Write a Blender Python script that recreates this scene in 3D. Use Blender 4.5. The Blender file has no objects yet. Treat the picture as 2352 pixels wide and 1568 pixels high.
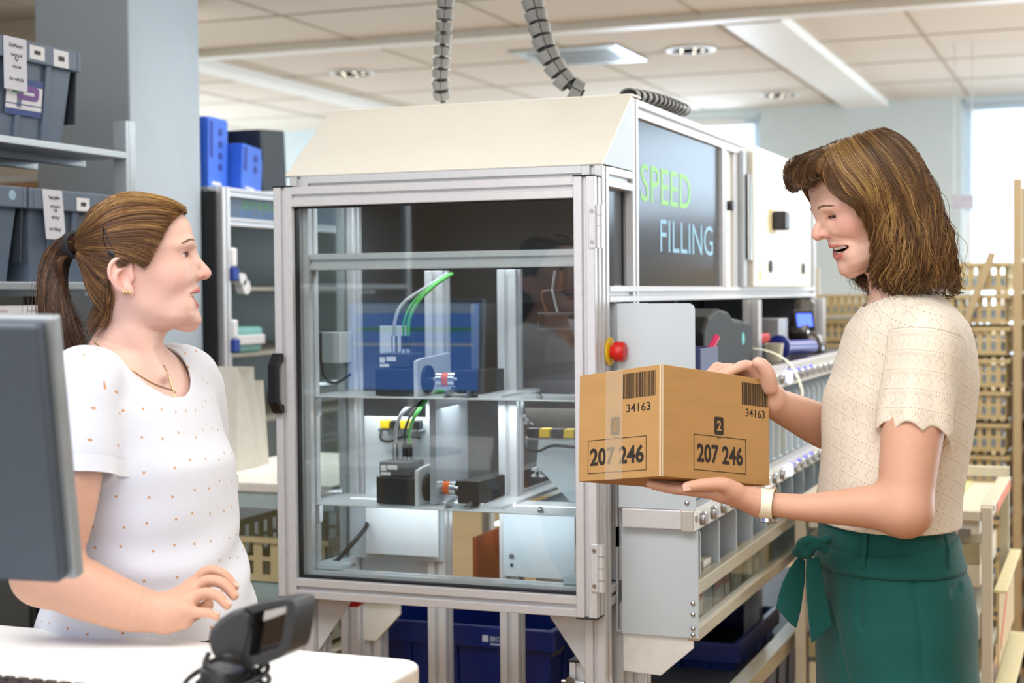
import bpy, bmesh, math, random
import numpy as np
from mathutils import Vector, Matrix, noise
# ------------------------------------------------------------------ camera model (2352 x 1568 frame)
F_PX = 3578.0; W_PX, H_PX = 2352.0, 1568.0
CAM = np.array((0.0, 0.0, 1.5))
_yaw = math.radians(21.1); _pit = math.atan(109.0 / F_PX); _rol = 0.0088
_F0 = np.array((-math.sin(_yaw), math.cos(_yaw), 0.0)); _R0 = np.array((math.cos(_yaw), math.sin(_yaw), 0.0)); _U0 = np.array((0, 0, 1.0))
CF = _F0 * math.cos(_pit) - _U0 * math.sin(_pit); _U1 = _U0 * math.cos(_pit) + _F0 * math.sin(_pit)
CR = _R0 * math.cos(_rol) - _U1 * math.sin(_rol); CU = _U1 * math.cos(_rol) + _R0 * math.sin(_rol)
def ray(px, py): return CF + CR * ((px - W_PX / 2) / F_PX) - CU * ((py - H_PX / 2) / F_PX)
def atD(px, py, d): return CAM + ray(px, py) * d
def atX(px, py, X): r = ray(px, py); return CAM + r * ((X - CAM[0]) / r[0])
def atY(px, py, Y): r = ray(px, py); return CAM + r * ((Y - CAM[1]) / r[1])
def atZ(px, py, Z): r = ray(px, py); return CAM + r * ((Z - CAM[2]) / r[2])
def proj(p):
    q = np.asarray(p, float) - CAM; d = q @ CF
    return (W_PX / 2 + F_PX * (q @ CR) / d, H_PX / 2 - F_PX * (q @ CU) / d, d)
# ------------------------------------------------------------------ materials
SC = bpy.context.scene; COL = SC.collection
def lin(h):
    if isinstance(h, str):
        c = [int(h[i:i + 2], 16) / 255 for i in (0, 2, 4)]
        return tuple((x / 12.92 if x <= .04045 else ((x + .055) / 1.055) ** 2.4) for x in c)
    return tuple(h)
_mats = {}
def mat(name, col, rough=.5, metal=0., var=.06, scale=30., bump=0., bscale=200., spec=.5, emit=None, estr=0., sss=0., trans=0., sheen=0., coat=0., stretch=None, detail=3.):
    """principled surface with a procedural noise in its colour (var) and its relief (bump)"""
    if name in _mats: return _mats[name]
    m = bpy.data.materials.new(name); m.use_nodes = True; nt = m.node_tree; N = nt.nodes; L = nt.links
    b = N['Principled BSDF']; c = lin(col)
    b.inputs['Roughness'].default_value = rough; b.inputs['Metallic'].default_value = metal
    b.inputs['Specular IOR Level'].default_value = spec
    if sss: b.inputs['Subsurface Weight'].default_value = sss; b.inputs['Subsurface Radius'].default_value = (.9, .35, .2); b.inputs['Subsurface Scale'].default_value = .008
    if sheen: b.inputs['Sheen Weight'].default_value = sheen
    if coat: b.inputs['Coat Weight'].default_value = coat
    if trans: b.inputs['Transmission Weight'].default_value = trans
    if emit: b.inputs['Emission Color'].default_value = (*lin(emit), 1); b.inputs['Emission Strength'].default_value = estr
    tc = N.new('ShaderNodeTexCoord'); mp = N.new('ShaderNodeMapping'); L.new(tc.outputs['Object'], mp.inputs['Vector'])
    if stretch: mp.inputs['Scale'].default_value = stretch
    n = N.new('ShaderNodeTexNoise'); n.inputs['Scale'].default_value = scale; n.inputs['Detail'].default_value = detail
    L.new(mp.outputs[0], n.inputs['Vector'])
    r = N.new('ShaderNodeValToRGB'); r.color_ramp.elements[0].position = .3; r.color_ramp.elements[1].position = .7
    r.color_ramp.elements[0].color = (*[max(0, x * (1 - var)) for x in c], 1); r.color_ramp.elements[1].color = (*[min(1, x * (1 + var)) for x in c], 1)
    L.new(n.outputs['Fac'], r.inputs['Fac']); L.new(r.outputs['Color'], b.inputs['Base Color'])
    if bump:
        n2 = N.new('ShaderNodeTexNoise'); n2.inputs['Scale'].default_value = bscale; n2.inputs['Detail'].default_value = 2
        L.new(mp.outputs[0], n2.inputs['Vector'])
        bp = N.new('ShaderNodeBump'); bp.inputs['Strength'].default_value = bump; bp.inputs['Distance'].default_value = .002
        L.new(n2.outputs['Fac'], bp.inputs['Height']); L.new(bp.outputs[0], b.inputs['Normal'])
    _mats[name] = m; return m
def glass(name, tint, ior=1.5, rough=0., base=0.0):
    """thin pane: light passes straight through, reflection by Fresnel"""
    if name in _mats: return _mats[name]
    m = bpy.data.materials.new(name); m.use_nodes = True; nt = m.node_tree; N = nt.nodes; L = nt.links
    N.remove(N['Principled BSDF']); out = N['Material Output']
    t = N.new('ShaderNodeBsdfTransparent'); t.inputs[0].default_value = (*lin(tint), 1)
    g = N.new('ShaderNodeBsdfGlossy'); g.inputs['Roughness'].default_value = rough
    f = N.new('ShaderNodeFresnel'); ge = N.new('ShaderNodeNewGeometry'); io = N.new('ShaderNodeMath'); io.operation = 'MULTIPLY_ADD'; L.new(ge.outputs['Backfacing'], io.inputs[0]); io.inputs[1].default_value = 1 / ior - ior; io.inputs[2].default_value = ior; L.new(io.outputs[0], f.inputs[0])
    a = N.new('ShaderNodeMath'); a.operation = 'ADD'; a.use_clamp = True; a.inputs[1].default_value = base
    n = N.new('ShaderNodeTexNoise'); n.inputs['Scale'].default_value = 3.0
    k = N.new('ShaderNodeMath'); k.operation = 'MULTIPLY_ADD'; k.inputs[1].default_value = .01; L.new(n.outputs['Fac'], k.inputs[0]); L.new(f.outputs[0], k.inputs[2])
    L.new(k.outputs[0], a.inputs[0])
    x = N.new('ShaderNodeMixShader'); L.new(a.outputs[0], x.inputs[0]); L.new(t.outputs[0], x.inputs[1]); L.new(g.outputs[0], x.inputs[2])
    L.new(x.outputs[0], out.inputs[0]); _mats[name] = m; return m
# ------------------------------------------------------------------ objects
def tag(o, label=None, cat=None, group=None, kind=None):
    for k, v in (('label', label), ('category', cat), ('group', group), ('kind', kind)):
        if v: o[k] = v
    return o
_wl = {}                                                     # world location of every root
def thing(name, loc, label, cat, group=None):
    o = bpy.data.objects.new(name, None); COL.objects.link(o); o.location = [float(x) for x in loc]; o.empty_display_size = .05
    _wl[o] = np.array(loc, float); return tag(o, label, cat, group)
def V(*a): return np.array(a, float)
def unit(a): a = np.asarray(a, float); n = np.linalg.norm(a); return a / n if n > 1e-12 else a
def frame(d, up=(0, 0, 1)):
    d = unit(d); s = np.cross(d, up)
    if np.linalg.norm(s) < 1e-4: s = np.cross(d, (0, 1, 0))
    s = unit(s); return d, s, np.cross(s, d)
class MB:
    def __init__(self): self.v = []; self.f = []; self.mi = []; self.cur = 0; self.n = 0
    def add(self, vs, fs):
        b = self.n; vs = [tuple(float(c) for c in p) for p in vs]; self.v += vs; self.n += len(vs)
        for q in fs: self.f.append(tuple(b + i for i in q)); self.mi.append(self.cur)
        return self
    def box(self, x0, x1, y0, y1, z0, z1):
        return self.add([(x, y, z) for x in (x0, x1) for y in (y0, y1) for z in (z0, z1)],
                        [(0, 1, 3, 2), (4, 6, 7, 5), (0, 4, 5, 1), (2, 3, 7, 6), (0, 2, 6, 4), (1, 5, 7, 3)])
    def obox(self, c, ax, ay, az):
        c = np.asarray(c, float); ax, ay, az = (np.asarray(a, float) for a in (ax, ay, az))
        return self.add([c + ax * i + ay * j + az * k for i in (-1, 1) for j in (-1, 1) for k in (-1, 1)],
                        [(0, 1, 3, 2), (4, 6, 7, 5), (0, 4, 5, 1), (2, 3, 7, 6), (0, 2, 6, 4), (1, 5, 7, 3)])
    def prism(self, poly, o, ux, uy, ext):
        """2-D polygon laid on origin o and axes ux, uy, pushed along ext"""
        o, ux, uy, ext = (np.asarray(a, float) for a in (o, ux, uy, ext)); n = len(poly)
        lo = [o + ux * a + uy * b for a, b in poly]
        if np.dot(np.cross(ux, uy), ext) * sum(poly[i][0] * poly[(i + 1) % n][1] - poly[(i + 1) % n][0] * poly[i][1] for i in range(n)) < 0: lo = lo[::-1]
        hi = [p + ext for p in lo]
        return self.add(lo + hi, [tuple(range(n - 1, -1, -1)), tuple(range(n, 2 * n))] + [(i, (i + 1) % n, n + (i + 1) % n, n + i) for i in range(n)])
    def bar(self, p, q, w, h, up=(0, 0, 1)):
        p, q = np.asarray(p, float), np.asarray(q, float); d, s, u = frame(q - p, up)
        return self.prism([(-w / 2, -h / 2), (w / 2, -h / 2), (w / 2, h / 2), (-w / 2, h / 2)], p, s, u, q - p)
    def extrusion(self, p, q, w=.045, h=.045, up=(0, 0, 1), g=.009, dep=.009):
        """slotted aluminium profile between p and q"""
        p, q = np.asarray(p, float), np.asarray(q, float); d, s, u = frame(q - p, up)
        def side(a, b, n, k):
            a, b, n = np.array(a), np.array(b), np.array(n); L = np.linalg.norm(b - a); e = (b - a) / L; out = [a]
            for i in range(k):
                c = a + e * L * (i + .5) / k
                out += [c - e * g / 2, c - e * g / 2 - n * .002 - e * 0, c - e * g / 2 - n * dep, c + e * g / 2 - n * dep, c + e * g / 2 - n * .002, c + e * g / 2]
            return out
        W, H = w / 2, h / 2; kw = max(1, round(w / .045)); kh = max(1, round(h / .045)); P = []
        P += side((-W, -H), (W, -H), (0, -1), kw); P += side((W, -H), (W, H), (1, 0), kh); P += side((W, H), (-W, H), (0, 1), kw); P += side((-W, H), (-W, -H), (-1, 0), kh)
        return self.prism([tuple(x) for x in P], p, s, u, q - p)
    def cyl(self, p, q, r, n=20, r2=None, cap=True):
        p, q = np.asarray(p, float), np.asarray(q, float); d, s, u = frame(q - p); r2 = r if r2 is None else r2
        A = [2 * math.pi * i / n for i in range(n)]
        lo = [p + (s * math.cos(a) + u * math.sin(a)) * r for a in A]; hi = [q + (s * math.cos(a) + u * math.sin(a)) * r2 for a in A]
        fs = [(i, (i + 1) % n, n + (i + 1) % n, n + i) for i in range(n)]
        if cap: fs += [tuple(range(n - 1, -1, -1)), tuple(range(n, 2 * n))]
        return self.add(lo + hi, fs)
    def tube(self, pts, r, n=10, closed=False, flat=1.0):
        P = [np.asarray(p, float) for p in pts]; m = len(P); R = r if hasattr(r, '__len__') else [r] * m; vs = []; u0 = None
        for i in range(m):
            a = P[(i - 1) % m] if closed or i else P[i]; b = P[(i + 1) % m] if closed or i < m - 1 else P[i]
            t = unit(b - a)
            if u0 is None: _, s, u0 = frame(t)
            u0 = unit(u0 - t * np.dot(u0, t)); s = np.cross(t, u0)
            vs += [P[i] + (s * math.cos(2 * math.pi * k / n) + u0 * math.sin(2 * math.pi * k / n) * flat) * R[i] for k in range(n)]
        fs = [(i * n + k, i * n + (k + 1) % n, ((i + 1) % m) * n + (k + 1) % n, ((i + 1) % m) * n + k) for i in range(m if closed else m - 1) for k in range(n)]
        if not closed: fs += [tuple(range(n - 1, -1, -1)), tuple(range((m - 1) * n, m * n))]
        return self.add(vs, fs)
    def lathe(self, prof, o, axis=(0, 0, 1), n=28):
        """profile of (radius, height) turned round an axis at o"""
        o = np.asarray(o, float); d, s, u = frame(axis); m = len(prof)
        vs = [o + d * h + (s * math.cos(2 * math.pi * k / n) + u * math.sin(2 * math.pi * k / n)) * r for r, h in prof for k in range(n)]
        fs = [(i * n + k, i * n + (k + 1) % n, (i + 1) * n + (k + 1) % n, (i + 1) * n + k) for i in range(m - 1) for k in range(n)]
        return self.add(vs, fs + [tuple(range(n - 1, -1, -1)), tuple(range((m - 1) * n, m * n))])
    def ball(self, c, r, n=16, sx=1, sy=1, sz=1):
        c = np.asarray(c, float); vs = []; h = n // 2
        for i in range(h + 1):
            t = math.pi * i / h
            for k in range(n): a = 2 * math.pi * k / n; vs.append(c + V(sx * math.sin(t) * math.cos(a), sy * math.sin(t) * math.sin(a), -sz * math.cos(t)) * r)
        return self.add(vs, [(i * n + k, i * n + (k + 1) % n, (i + 1) * n + (k + 1) % n, (i + 1) * n + k) for i in range(h) for k in range(n)])
    def plate(self, poly, o, ux, uy, th):
        o, ux, uy = (np.asarray(a, float) for a in (o, ux, uy)); nrm = unit(np.cross(ux, uy)); return self.prism(poly, o, ux, uy, nrm * th)
    def text(self, s, o, ux, uy, w=None, h=None, depth=.0004, align='L', bold=0.):
        """lettering on the plane (o, ux, uy); w and h are the finished width and height"""
        c = bpy.data.curves.new('t', 'FONT'); c.body = s; c.size = 1.0; c.extrude = 0; c.resolution_u = 3; c.offset = bold
        ob = bpy.data.objects.new('t', c); COL.objects.link(ob); dg = bpy.context.evaluated_depsgraph_get()
        me = bpy.data.meshes.new_from_object(ob.evaluated_get(dg)); P = np.array([v.co[:] for v in me.vertices]); F = [tuple(p.vertices) for p in me.polygons]
        bpy.data.objects.remove(ob); bpy.data.curves.remove(c); bpy.data.meshes.remove(me)
        lo, hi = P[:, :2].min(0), P[:, :2].max(0); sy = h / (hi[1] - lo[1]) if h else w / (hi[0] - lo[0]); sx = w / (hi[0] - lo[0]) if w else sy
        o, ux, uy = np.asarray(o, float), unit(ux), unit(uy); nz = np.cross(ux, uy); ox = {'L': 0, 'C': -.5, 'R': -1}[align] * (hi[0] - lo[0]) * sx
        Q = [o + ux * ((p[0] - lo[0]) * sx + ox) + uy * ((p[1] - lo[1]) * sy) + nz * depth for p in P]
        return self.add(Q, F)
    def xf(self, M, t=(0, 0, 0)):
        A = np.array(self.v) @ np.asarray(M, float).T + np.asarray(t, float); self.v = [tuple(p) for p in A]; return self
    def build(self, name, m, parent=None, bevel=0., smooth=None, seg=2, base=None):
        me = bpy.data.meshes.new(name); A = np.array(self.v, float)
        if parent is not None: off = _wl[parent]
        else: off = np.array(base if base is not None else ((A.min(0) + A.max(0)) / 2)[:2].tolist() + [A[:, 2].min()], float)
        me.from_pydata((A - off).tolist(), [], self.f); me.update()
        for k in (m if isinstance(m, (list, tuple)) else [m]): me.materials.append(k)
        if any(self.mi): me.polygons.foreach_set('material_index', self.mi)
        o = bpy.data.objects.new(name, me); COL.objects.link(o)
        if parent is None: o.location = off; _wl[o] = off
        else: o.parent = parent; _wl[o] = off
        if smooth is not None:
            me.polygons.foreach_set('use_smooth', [True] * len(me.polygons)); me.set_sharp_from_angle(angle=math.radians(smooth))
        if bevel:
            b = o.modifiers.new('bevel', 'BEVEL'); b.width = bevel; b.segments = seg; b.limit_method = 'ANGLE'; b.angle_limit = math.radians(40)
        return o
def np_mesh(name, verts, faces, m, parent=None, smooth=True, base=None, colors=None):
    A = np.asarray(verts, float); off = _wl[parent] if parent is not None else np.asarray(base if base is not None else A.mean(0), float)
    F = np.asarray(faces, np.int32); k = F.shape[1]; me = bpy.data.meshes.new(name)
    me.vertices.add(len(A)); me.vertices.foreach_set('co', (A - off).astype(np.float32).ravel())
    me.loops.add(F.size); me.loops.foreach_set('vertex_index', F.ravel()); me.polygons.add(len(F)); me.polygons.foreach_set('loop_start', np.arange(0, F.size, k, dtype=np.int32))
    if smooth: me.polygons.foreach_set('use_smooth', np.ones(len(F), bool))
    me.update(calc_edges=True); me.validate()
    if colors is not None:
        ca = me.color_attributes.new('tone', 'FLOAT_COLOR', 'POINT'); ca.data.foreach_set('color', np.asarray(colors, np.float32).ravel())
    for q in (m if isinstance(m, (list, tuple)) else [m]): me.materials.append(q)
    o = bpy.data.objects.new(name, me); COL.objects.link(o); _wl[o] = off
    if parent is None: o.location = off
    else: o.parent = parent
    return o
def copy_tree(o, parent=None, move=None, label=None):
    c = o.copy(); COL.objects.link(c); _wl[c] = _wl.get(o)
    if parent is not None: c.parent = parent
    for ch in list(o.children): copy_tree(ch, c)
    if move is not None: c.location = [a + b for a, b in zip(o.location, move)]
    if label: c['label'] = label
    return c
def rrect(w, h, r, n=5, corners=(1, 1, 1, 1)):
    """rounded rectangle from (0,0) to (w,h); corners bl, br, tr, tl"""
    P = []
    for (cx, cy, a0, on, px, py) in ((r, r, 180, corners[0], 0, 0), (w - r, r, 270, corners[1], w, 0), (w - r, h - r, 0, corners[2], w, h), (r, h - r, 90, corners[3], 0, h)):
        if on: P += [(cx + r * math.cos(math.radians(a0 + 90 * i / n)), cy + r * math.sin(math.radians(a0 + 90 * i / n))) for i in range(n + 1)]
        else: P.append((px, py))
    return P
def spline(pts, n):
    """smooth curve through pts (Catmull-Rom), n samples"""
    P = np.asarray(pts, float); m = len(P); Q = np.vstack([2 * P[0] - P[1], P, 2 * P[-1] - P[-2]]); out = []
    for t in np.linspace(0, m - 1, n):
        i = min(int(t), m - 2); u = t - i; a, b, c, d = Q[i:i + 4]
        out.append(.5 * (2 * b + (c - a) * u + (2 * a - 5 * b + 4 * c - d) * u * u + (3 * b - a - 3 * c + d) * u ** 3))
    return np.array(out)
# ------------------------------------------------------------------ camera, setting
cd = bpy.data.cameras.new('camera'); cam = bpy.data.objects.new('camera', cd); COL.objects.link(cam); SC.camera = cam
cd.sensor_width = 36.0; cd.lens = 36.0 * F_PX / W_PX; cd.clip_start = .05; cd.clip_end = 100
cam.matrix_world = Matrix(((CR[0], CU[0], -CF[0], CAM[0]), (CR[1], CU[1], -CF[1], CAM[1]), (CR[2], CU[2], -CF[2], CAM[2]), (0, 0, 0, 1)))
cd.dof.use_dof = True; cd.dof.focus_distance = 2.72; cd.dof.aperture_fstop = 4.0; cd.dof.aperture_blades = 8
ZC, YB, XL, XR, YN = 2.8, 10.9, -7.6, 4.2, -3.2
M_ceil = mat('ceiling tile', 'dad1c4', .9, var=.02, scale=40, bump=.15, bscale=400)
M_wall = mat('painted wall', 'd9e6ea', .85, var=.02, scale=6, bump=.05)
M_wallbeige = mat('beige wall', 'cfc3ae', .85, var=.03, scale=5, bump=.05)
M_trim = mat('white lacquered trim', 'eeeeea', .45, var=.02)
M_pil = mat('pillar paint', 'b6c4d0', .7, var=.02, scale=8, bump=.04)
def floor_mat():
    m = mat('wooden floor', 'b88a4e', .45, var=.2, scale=6, stretch=(1, 12, 1)); return m
def st(o): o['kind'] = 'structure'; return o
st(MB().box(XL, XR, YN, YB, -.1, 0).build('floor', floor_mat()))
st(MB().box(XL, XR, YN, YB, ZC, ZC + .1).build('ceiling', M_ceil))
# back wall with two window openings
WIN = [(-3.45, -2.32, 1.0, 2.752), (-.95, 3.3, .9, 2.775)]
b = MB(); xs = XL - .2
for (x0, x1, z0, z1) in WIN:
    b.box(xs, x0, YB, YB + .25, 0, ZC); b.box(x0, x1, YB, YB + .25, 0, z0); b.box(x0, x1, YB, YB + .25, z1, ZC); xs = x1
b.box(xs, XR, YB, YB + .25, 0, ZC); st(b.build('wall_back', M_wall))
st(MB().box(XL - .2, XL, YN, YB, 0, ZC).build('wall_left', mat('pale blue wall', 'bcd6e2', .85, var=.02)))
st(MB().box(XR, XR + .2, YN, YB, 0, ZC).build('wall_right', M_wall))
st(MB().box(XL, XR, YN - .2, YN, 0, ZC).build('wall_front', M_wallbeige))
M_pane = glass('window glass', 'f6fbff')
M_blind = mat('blind slat', 'cfe0ea', .5, var=.03)
for i, (x0, x1, z0, z1) in enumerate(WIN):
    root = thing('window_%d' % (i + 1), ((x0 + x1) / 2, YB + .1, z0), None, None); root['kind'] = 'structure'
    f = MB(); f.box(x0, x0 + .06, YB + .06, YB + .14, z0, z1); f.box(x1 - .06, x1, YB + .06, YB + .14, z0, z1); f.box(x0 + .06, x1 - .06, YB + .06, YB + .14, z0, z0 + .07); f.box(x0 + .06, x1 - .06, YB + .06, YB + .14, z1 - .07, z1)
    n = max(1, int((x1 - x0) / 1.2))
    for k in range(1, n): xx = x0 + (x1 - x0) * k / n; f.box(xx - .03, xx + .03, YB + .07, YB + .13, z0 + .07, z1 - .07)
    f.build('frame', M_trim, root, bevel=.004)
    MB().box(x0 + .06, x1 - .06, YB + .098, YB + .104, z0 + .07, z1 - .07).build('pane', M_pane, root)
    s = MB(); z = z1 - .03
    zend = (z1 - .75) if i else z1 - .9
    bx0, bx1 = (x0 + .02, x1 - .02) if i else (x1 - .12, x1 - .01)
    while z > zend: s.obox(((bx0 + bx1) / 2, YB + .02, z), ((bx1 - bx0) / 2, 0, 0), (0, .012, .007), (0, -.0003, .0006)); z -= .032
    s.box(bx0, bx1, YB - .005, YB + .045, z1 - .03, z1 + .01)
    s.build('blind', M_blind, root)
    MB().box(x0 - .04, x1 + .04, YB - .12, YB + .06, z0 - .04, z0).build('window_sill', M_trim, root, bevel=.004)
# ceiling grid: shadow joints, edge trims and the broad white ducts
M_joint = mat('ceiling joint', 'a79c88', .8, var=.05)
b = MB(); x = XL
for k in range(14):
    xx = -7.2 + k * .9; b.box(xx - .006, xx + .006, YN + .05, YB - .05, ZC - .004, ZC + .002)
yy = 0.0
for k in range(13):
    y0 = 1.35 + k * .9 - .35
    if y0 < YB - .1: b.box(XL + .05, XR - .05, y0 - .005, y0 + .005, ZC - .0035, ZC + .002)
st(b.build('ceiling_joint', M_joint))
st(MB().box(XL, XR, 7.12, 7.24, ZC - .04, ZC + .01).build('trim_1', M_trim, bevel=.004))
st(MB().box(-1.72, -1.44, 7.26, YB - .002, ZC - .045, ZC + .01).build('trim_2', M_trim, bevel=.004))
st(MB().box(-4.78, -4.62, 7.26, YB - .002, ZC - .045, ZC + .01).build('trim_3', M_trim, bevel=.004))
# square column behind the shelving
PX0, PX1, PY0, PY1 = -3.035, -2.70, 3.89, 4.27
st(MB().box(PX0, PX1, PY0, PY1, 0, ZC - .001).build('column', M_pil, bevel=.006))
# beige partition seen beside the column, top left, and the lighter one far behind the shelving
st(MB().box(-5.2, -3.9, 6.0, 6.12, 0, ZC - .001).build('partition', M_wallbeige))
# downlights in the ceiling and the square vent
M_emit = mat('lamp glow', 'fff6e6', .5, emit='fff3dd', estr=14); M_refl = mat('lamp reflector', 'f4f2ee', .15, metal=.8, var=.02)
DL = ((-4.133, 8.17, 'round recessed ceiling downlight left of the two cable chains'), (-2.106, 8.15, 'round recessed ceiling downlight to the right of the bent cable chain'), (-2.049, 10.23, 'round recessed ceiling downlight farthest back above the white cabinet'))
for (x, y, lb) in DL:
    t = thing('ceiling_downlight', (x, y, ZC), lb, 'ceiling light', 'ceiling downlights')
    MB().lathe([(.10, .0), (.135, -.004), (.135, -.010), (.105, -.012)], (x, y, ZC)).build('ring', M_trim, t, smooth=40)
    MB().lathe([(.105, -.012), (.09, .035), (.05, .06), (.01, .06)], (x, y, ZC - .0)).build('reflector', M_refl, t, smooth=40)
    for k in range(5):
        a = 2 * math.pi * k / 5 + .3; MB().ball((x + .062 * math.cos(a), y + .062 * math.sin(a), ZC + .002), .016, 10).build('lamp', M_emit, t, smooth=60)
t = thing('ceiling_vent', (-2.72, 8.1, ZC), 'square metal vent panel in the ceiling right of the bent cable chain', 'vent')
MB().box(-3.02, -2.42, 7.8, 8.4, ZC - .012, ZC).build('plate', mat('vent metal', 'cfd6da', .28, metal=.75, var=.03), t, bevel=.004)
b = MB()
for k in range(6): y = 7.9 + k * .08; b.box(-2.95, -2.49, y, y + .012, ZC - .016, ZC - .011)
b.build('slot', mat('vent slot', '9aa3a8', .5), t)
# ------------------------------------------------------------------ the filling machine
M_alu = mat('anodised aluminium', 'dcdee2', .34, metal=.25, var=.03, scale=60, bump=.03)
M_alud = mat('aluminium groove', 'b4b8bc', .4, metal=.6, var=.03)
M_cream = mat('cream enamel panel', 'faf8ee', .38, var=.012, scale=8)
M_white = mat('white powder coat', 'cddae3', .4, var=.012, scale=8)
M_plate = mat('pale grey sheet steel', 'd9dee3', .3, metal=.15, var=.02)
M_black = mat('black plastic', '16181b', .38, var=.1)
M_blackm = mat('matt black', '0d0e10', .6, var=.1)
M_dark = mat('dark grey plastic', '33383e', .5, var=.06)
M_smoke = mat('smoked panel', '2c3036', .17, var=.04, spec=.35)
M_steel = mat('steel', 'c9ccce', .2, metal=1., var=.03)
M_red = mat('red plastic', 'd41f1a', .35, var=.04); M_yel = mat('yellow plastic', 'f0c91c', .4, var=.04)
M_green = mat('green cable', '4aa64a', .45, var=.06); M_greyc = mat('grey cable', 'a9adb2', .5, var=.05)
M_orange = mat('orange plastic', 'e4671f', .4, var=.05); M_paper = mat('white paper', 'eef0f4', .7, var=.02)
M_glass = glass('door glass', 'f6fafa', 1.5, base=.035)
M_clear = glass('clear acrylic', 'eef4f4', 1.45)
X0, XS, YD, YF, YH = -1.715, -.975, 3.0, 3.047, 3.31          # left edge, right side, door front, frame front, back of the head
machine = thing('filling_machine', ((X0 + XS) / 2, 3.3, 0), 'tall aluminium framed filling machine with cream hood and glass door', 'machine')
T = machine
def ext(name, p, q, w=.045, h=.045, up=(0, 0, 1), par=T): return MB().extrusion(p, q, w, h, up).build(name, M_alu, par, bevel=.0012, seg=1)
c = .0225
# head: posts, rails
for (x, y, zt) in ((X0 + .015 + c, YF + c, 1.762), (XS - c, YF + c, 1.762), (X0 + .015 + c, YH - c, 1.762)):
    ext('post', (x, y, .02), (x, y, zt), up=(0, 1, 0))
ext('post', (XS - c, YH - c, .02), (XS - c, YH - c, 1.925), up=(0, 1, 0))
xa, xb = X0 + .06, XS - .045
ext('rail', (xa, YF + c, 1.742), (xb, YF + c, 1.742), .045, .042)
ext('rail', (xa, YF + c, .868), (xb, YF + c, .868))
ext('crossbar', (xa, YF + c, 1.574), (xb, YF + c, 1.574), .036, .036)
for z in (1.742, .868): ext('rail', (XS - c, YF + .045, z), (XS - c, YH - .045, z), .045, .042); ext('rail', (X0 + .015 + c, YF + .045, z), (X0 + .015 + c, YH - .045, z), .045, .042)
ext('rail', (xa, YH - c, 1.742), (xb, YH - c, 1.742)); 
# hood: sloped cream cover with folded ends
zb, zt = 1.765, 1.932; hx0, hx1 = X0 + .005, XS + .001; yb, yt = YF - .004, 3.262
b = MB(); b.add([(hx0, yb, zb), (hx1, yb, zb), (hx1, yt, zt), (hx0, yt, zt), (hx0, yb + .006, zb - .004), (hx1, yb + .006, zb - .004), (hx1, yt + .004, zt - .006), (hx0, yt + .004, zt - .006)],
                [(0, 1, 2, 3), (7, 6, 5, 4), (0, 4, 5, 1), (1, 5, 6, 2), (2, 6, 7, 3), (3, 7, 4, 0)])
b.build('hood', M_cream, T, bevel=.0015)
MB().add([(hx0, yt - .002, zt), (hx1, yt - .002, zt), (hx1, YH + .02, zt), (hx0, YH + .02, zt), (hx0, yt - .002, zt - .004), (hx1, yt - .002, zt - .004), (hx1, YH + .02, zt - .004), (hx0, YH + .02, zt - .004)],
         [(0, 1, 2, 3), (7, 6, 5, 4), (0, 4, 5, 1), (1, 5, 6, 2), (2, 6, 7, 3), (3, 7, 4, 0)]).build('hood_top', M_cream, T)
for xx, nm in ((hx1 - .004, 1), (hx0 + .001, 0)):
    MB().prism([(yb + .004, zb), (YH - .046, zb), (YH - .046, zt - .004), (yt, zt - .004)], (xx, 0, 0), (0, 1, 0), (0, 0, 1), (.003, 0, 0)).build('hood_end', M_white, T)
# side windows of the head
MB().box(XS - .028, XS - .022, YF + .045, YH - .045, 1.517, 1.719).build('side_panel', M_smoke, T)
MB().box(XS - .028, XS - .022, YF + .045, YH - .045, .89, 1.479).build('side_panel', M_smoke, T)
MB().box(XS - .028, XS - .022, YF + .045, YH - .045, .10, .845).build('side_panel', M_smoke, T)
ext('post', (XS - c, 3.165, .892), (XS - c, 3.165, 1.478), .06, .045, up=(0, 1, 0)); ext('post', (XS - c, 3.165, .06), (XS - c, 3.165, .845), .06, .045, up=(0, 1, 0))
MB().box(X0 + .035, X0 + .041, YF + .045, YH - .045, .89, 1.72).build('side_window', M_clear, T)
# middle posts that carry the conveyor
for x in (-1.452, -1.273): ext('post', (x, YH - c, .02), (x, YH - c, 1.555), .045, .045, up=(0, 1, 0))
# ---- door
d = MB(); z0, z1 = .838, 1.737; yc = (YD + YF - .003) / 2; th = YF - .003 - YD
d.extrusion((X0 + c, yc, z0), (X0 + c, yc, z1), .045, th, up=(0, 1, 0)); d.extrusion((XS - c - .002, yc, z0), (XS - c - .002, yc, z1), .045, th, up=(0, 1, 0))
d.extrusion((X0 + .045, yc, z1 - .0215), (XS - .047, yc, z1 - .0215), th, .043); d.extrusion((X0 + .045, yc, z0 + .0215), (XS - .047, yc, z0 + .0215), th, .043)
door = d.build('door', M_alu, T, bevel=.0012, seg=1); door['label'] = 'hinged door of slotted aluminium profile'
MB().box(X0 + .040, XS - .042, yc - .003, yc + .003, z0 + .038, z1 - .038).build('glass_pane', M_glass, door)
g = MB()
for (a0, a1, b0, b1) in ((X0 + .045, X0 + .049, z0 + .043, z1 - .043), (XS - .051, XS - .047, z0 + .043, z1 - .043), (X0 + .045, XS - .047, z0 + .043, z0 + .048), (X0 + .045, XS - .047, z1 - .047, z1 - .043)): g.box(a0, a1, yc - .008, yc + .008, b0, b1)
g.build('gasket', M_blackm, door)
for x in (X0 + c, XS - c - .002):
    for z in (z0 - .003, z1): MB().box(x - .0235, x + .0235, YD - .001, YF - .002, z, z + .003).build('end_cap', M_black, door, bevel=.001)
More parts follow.
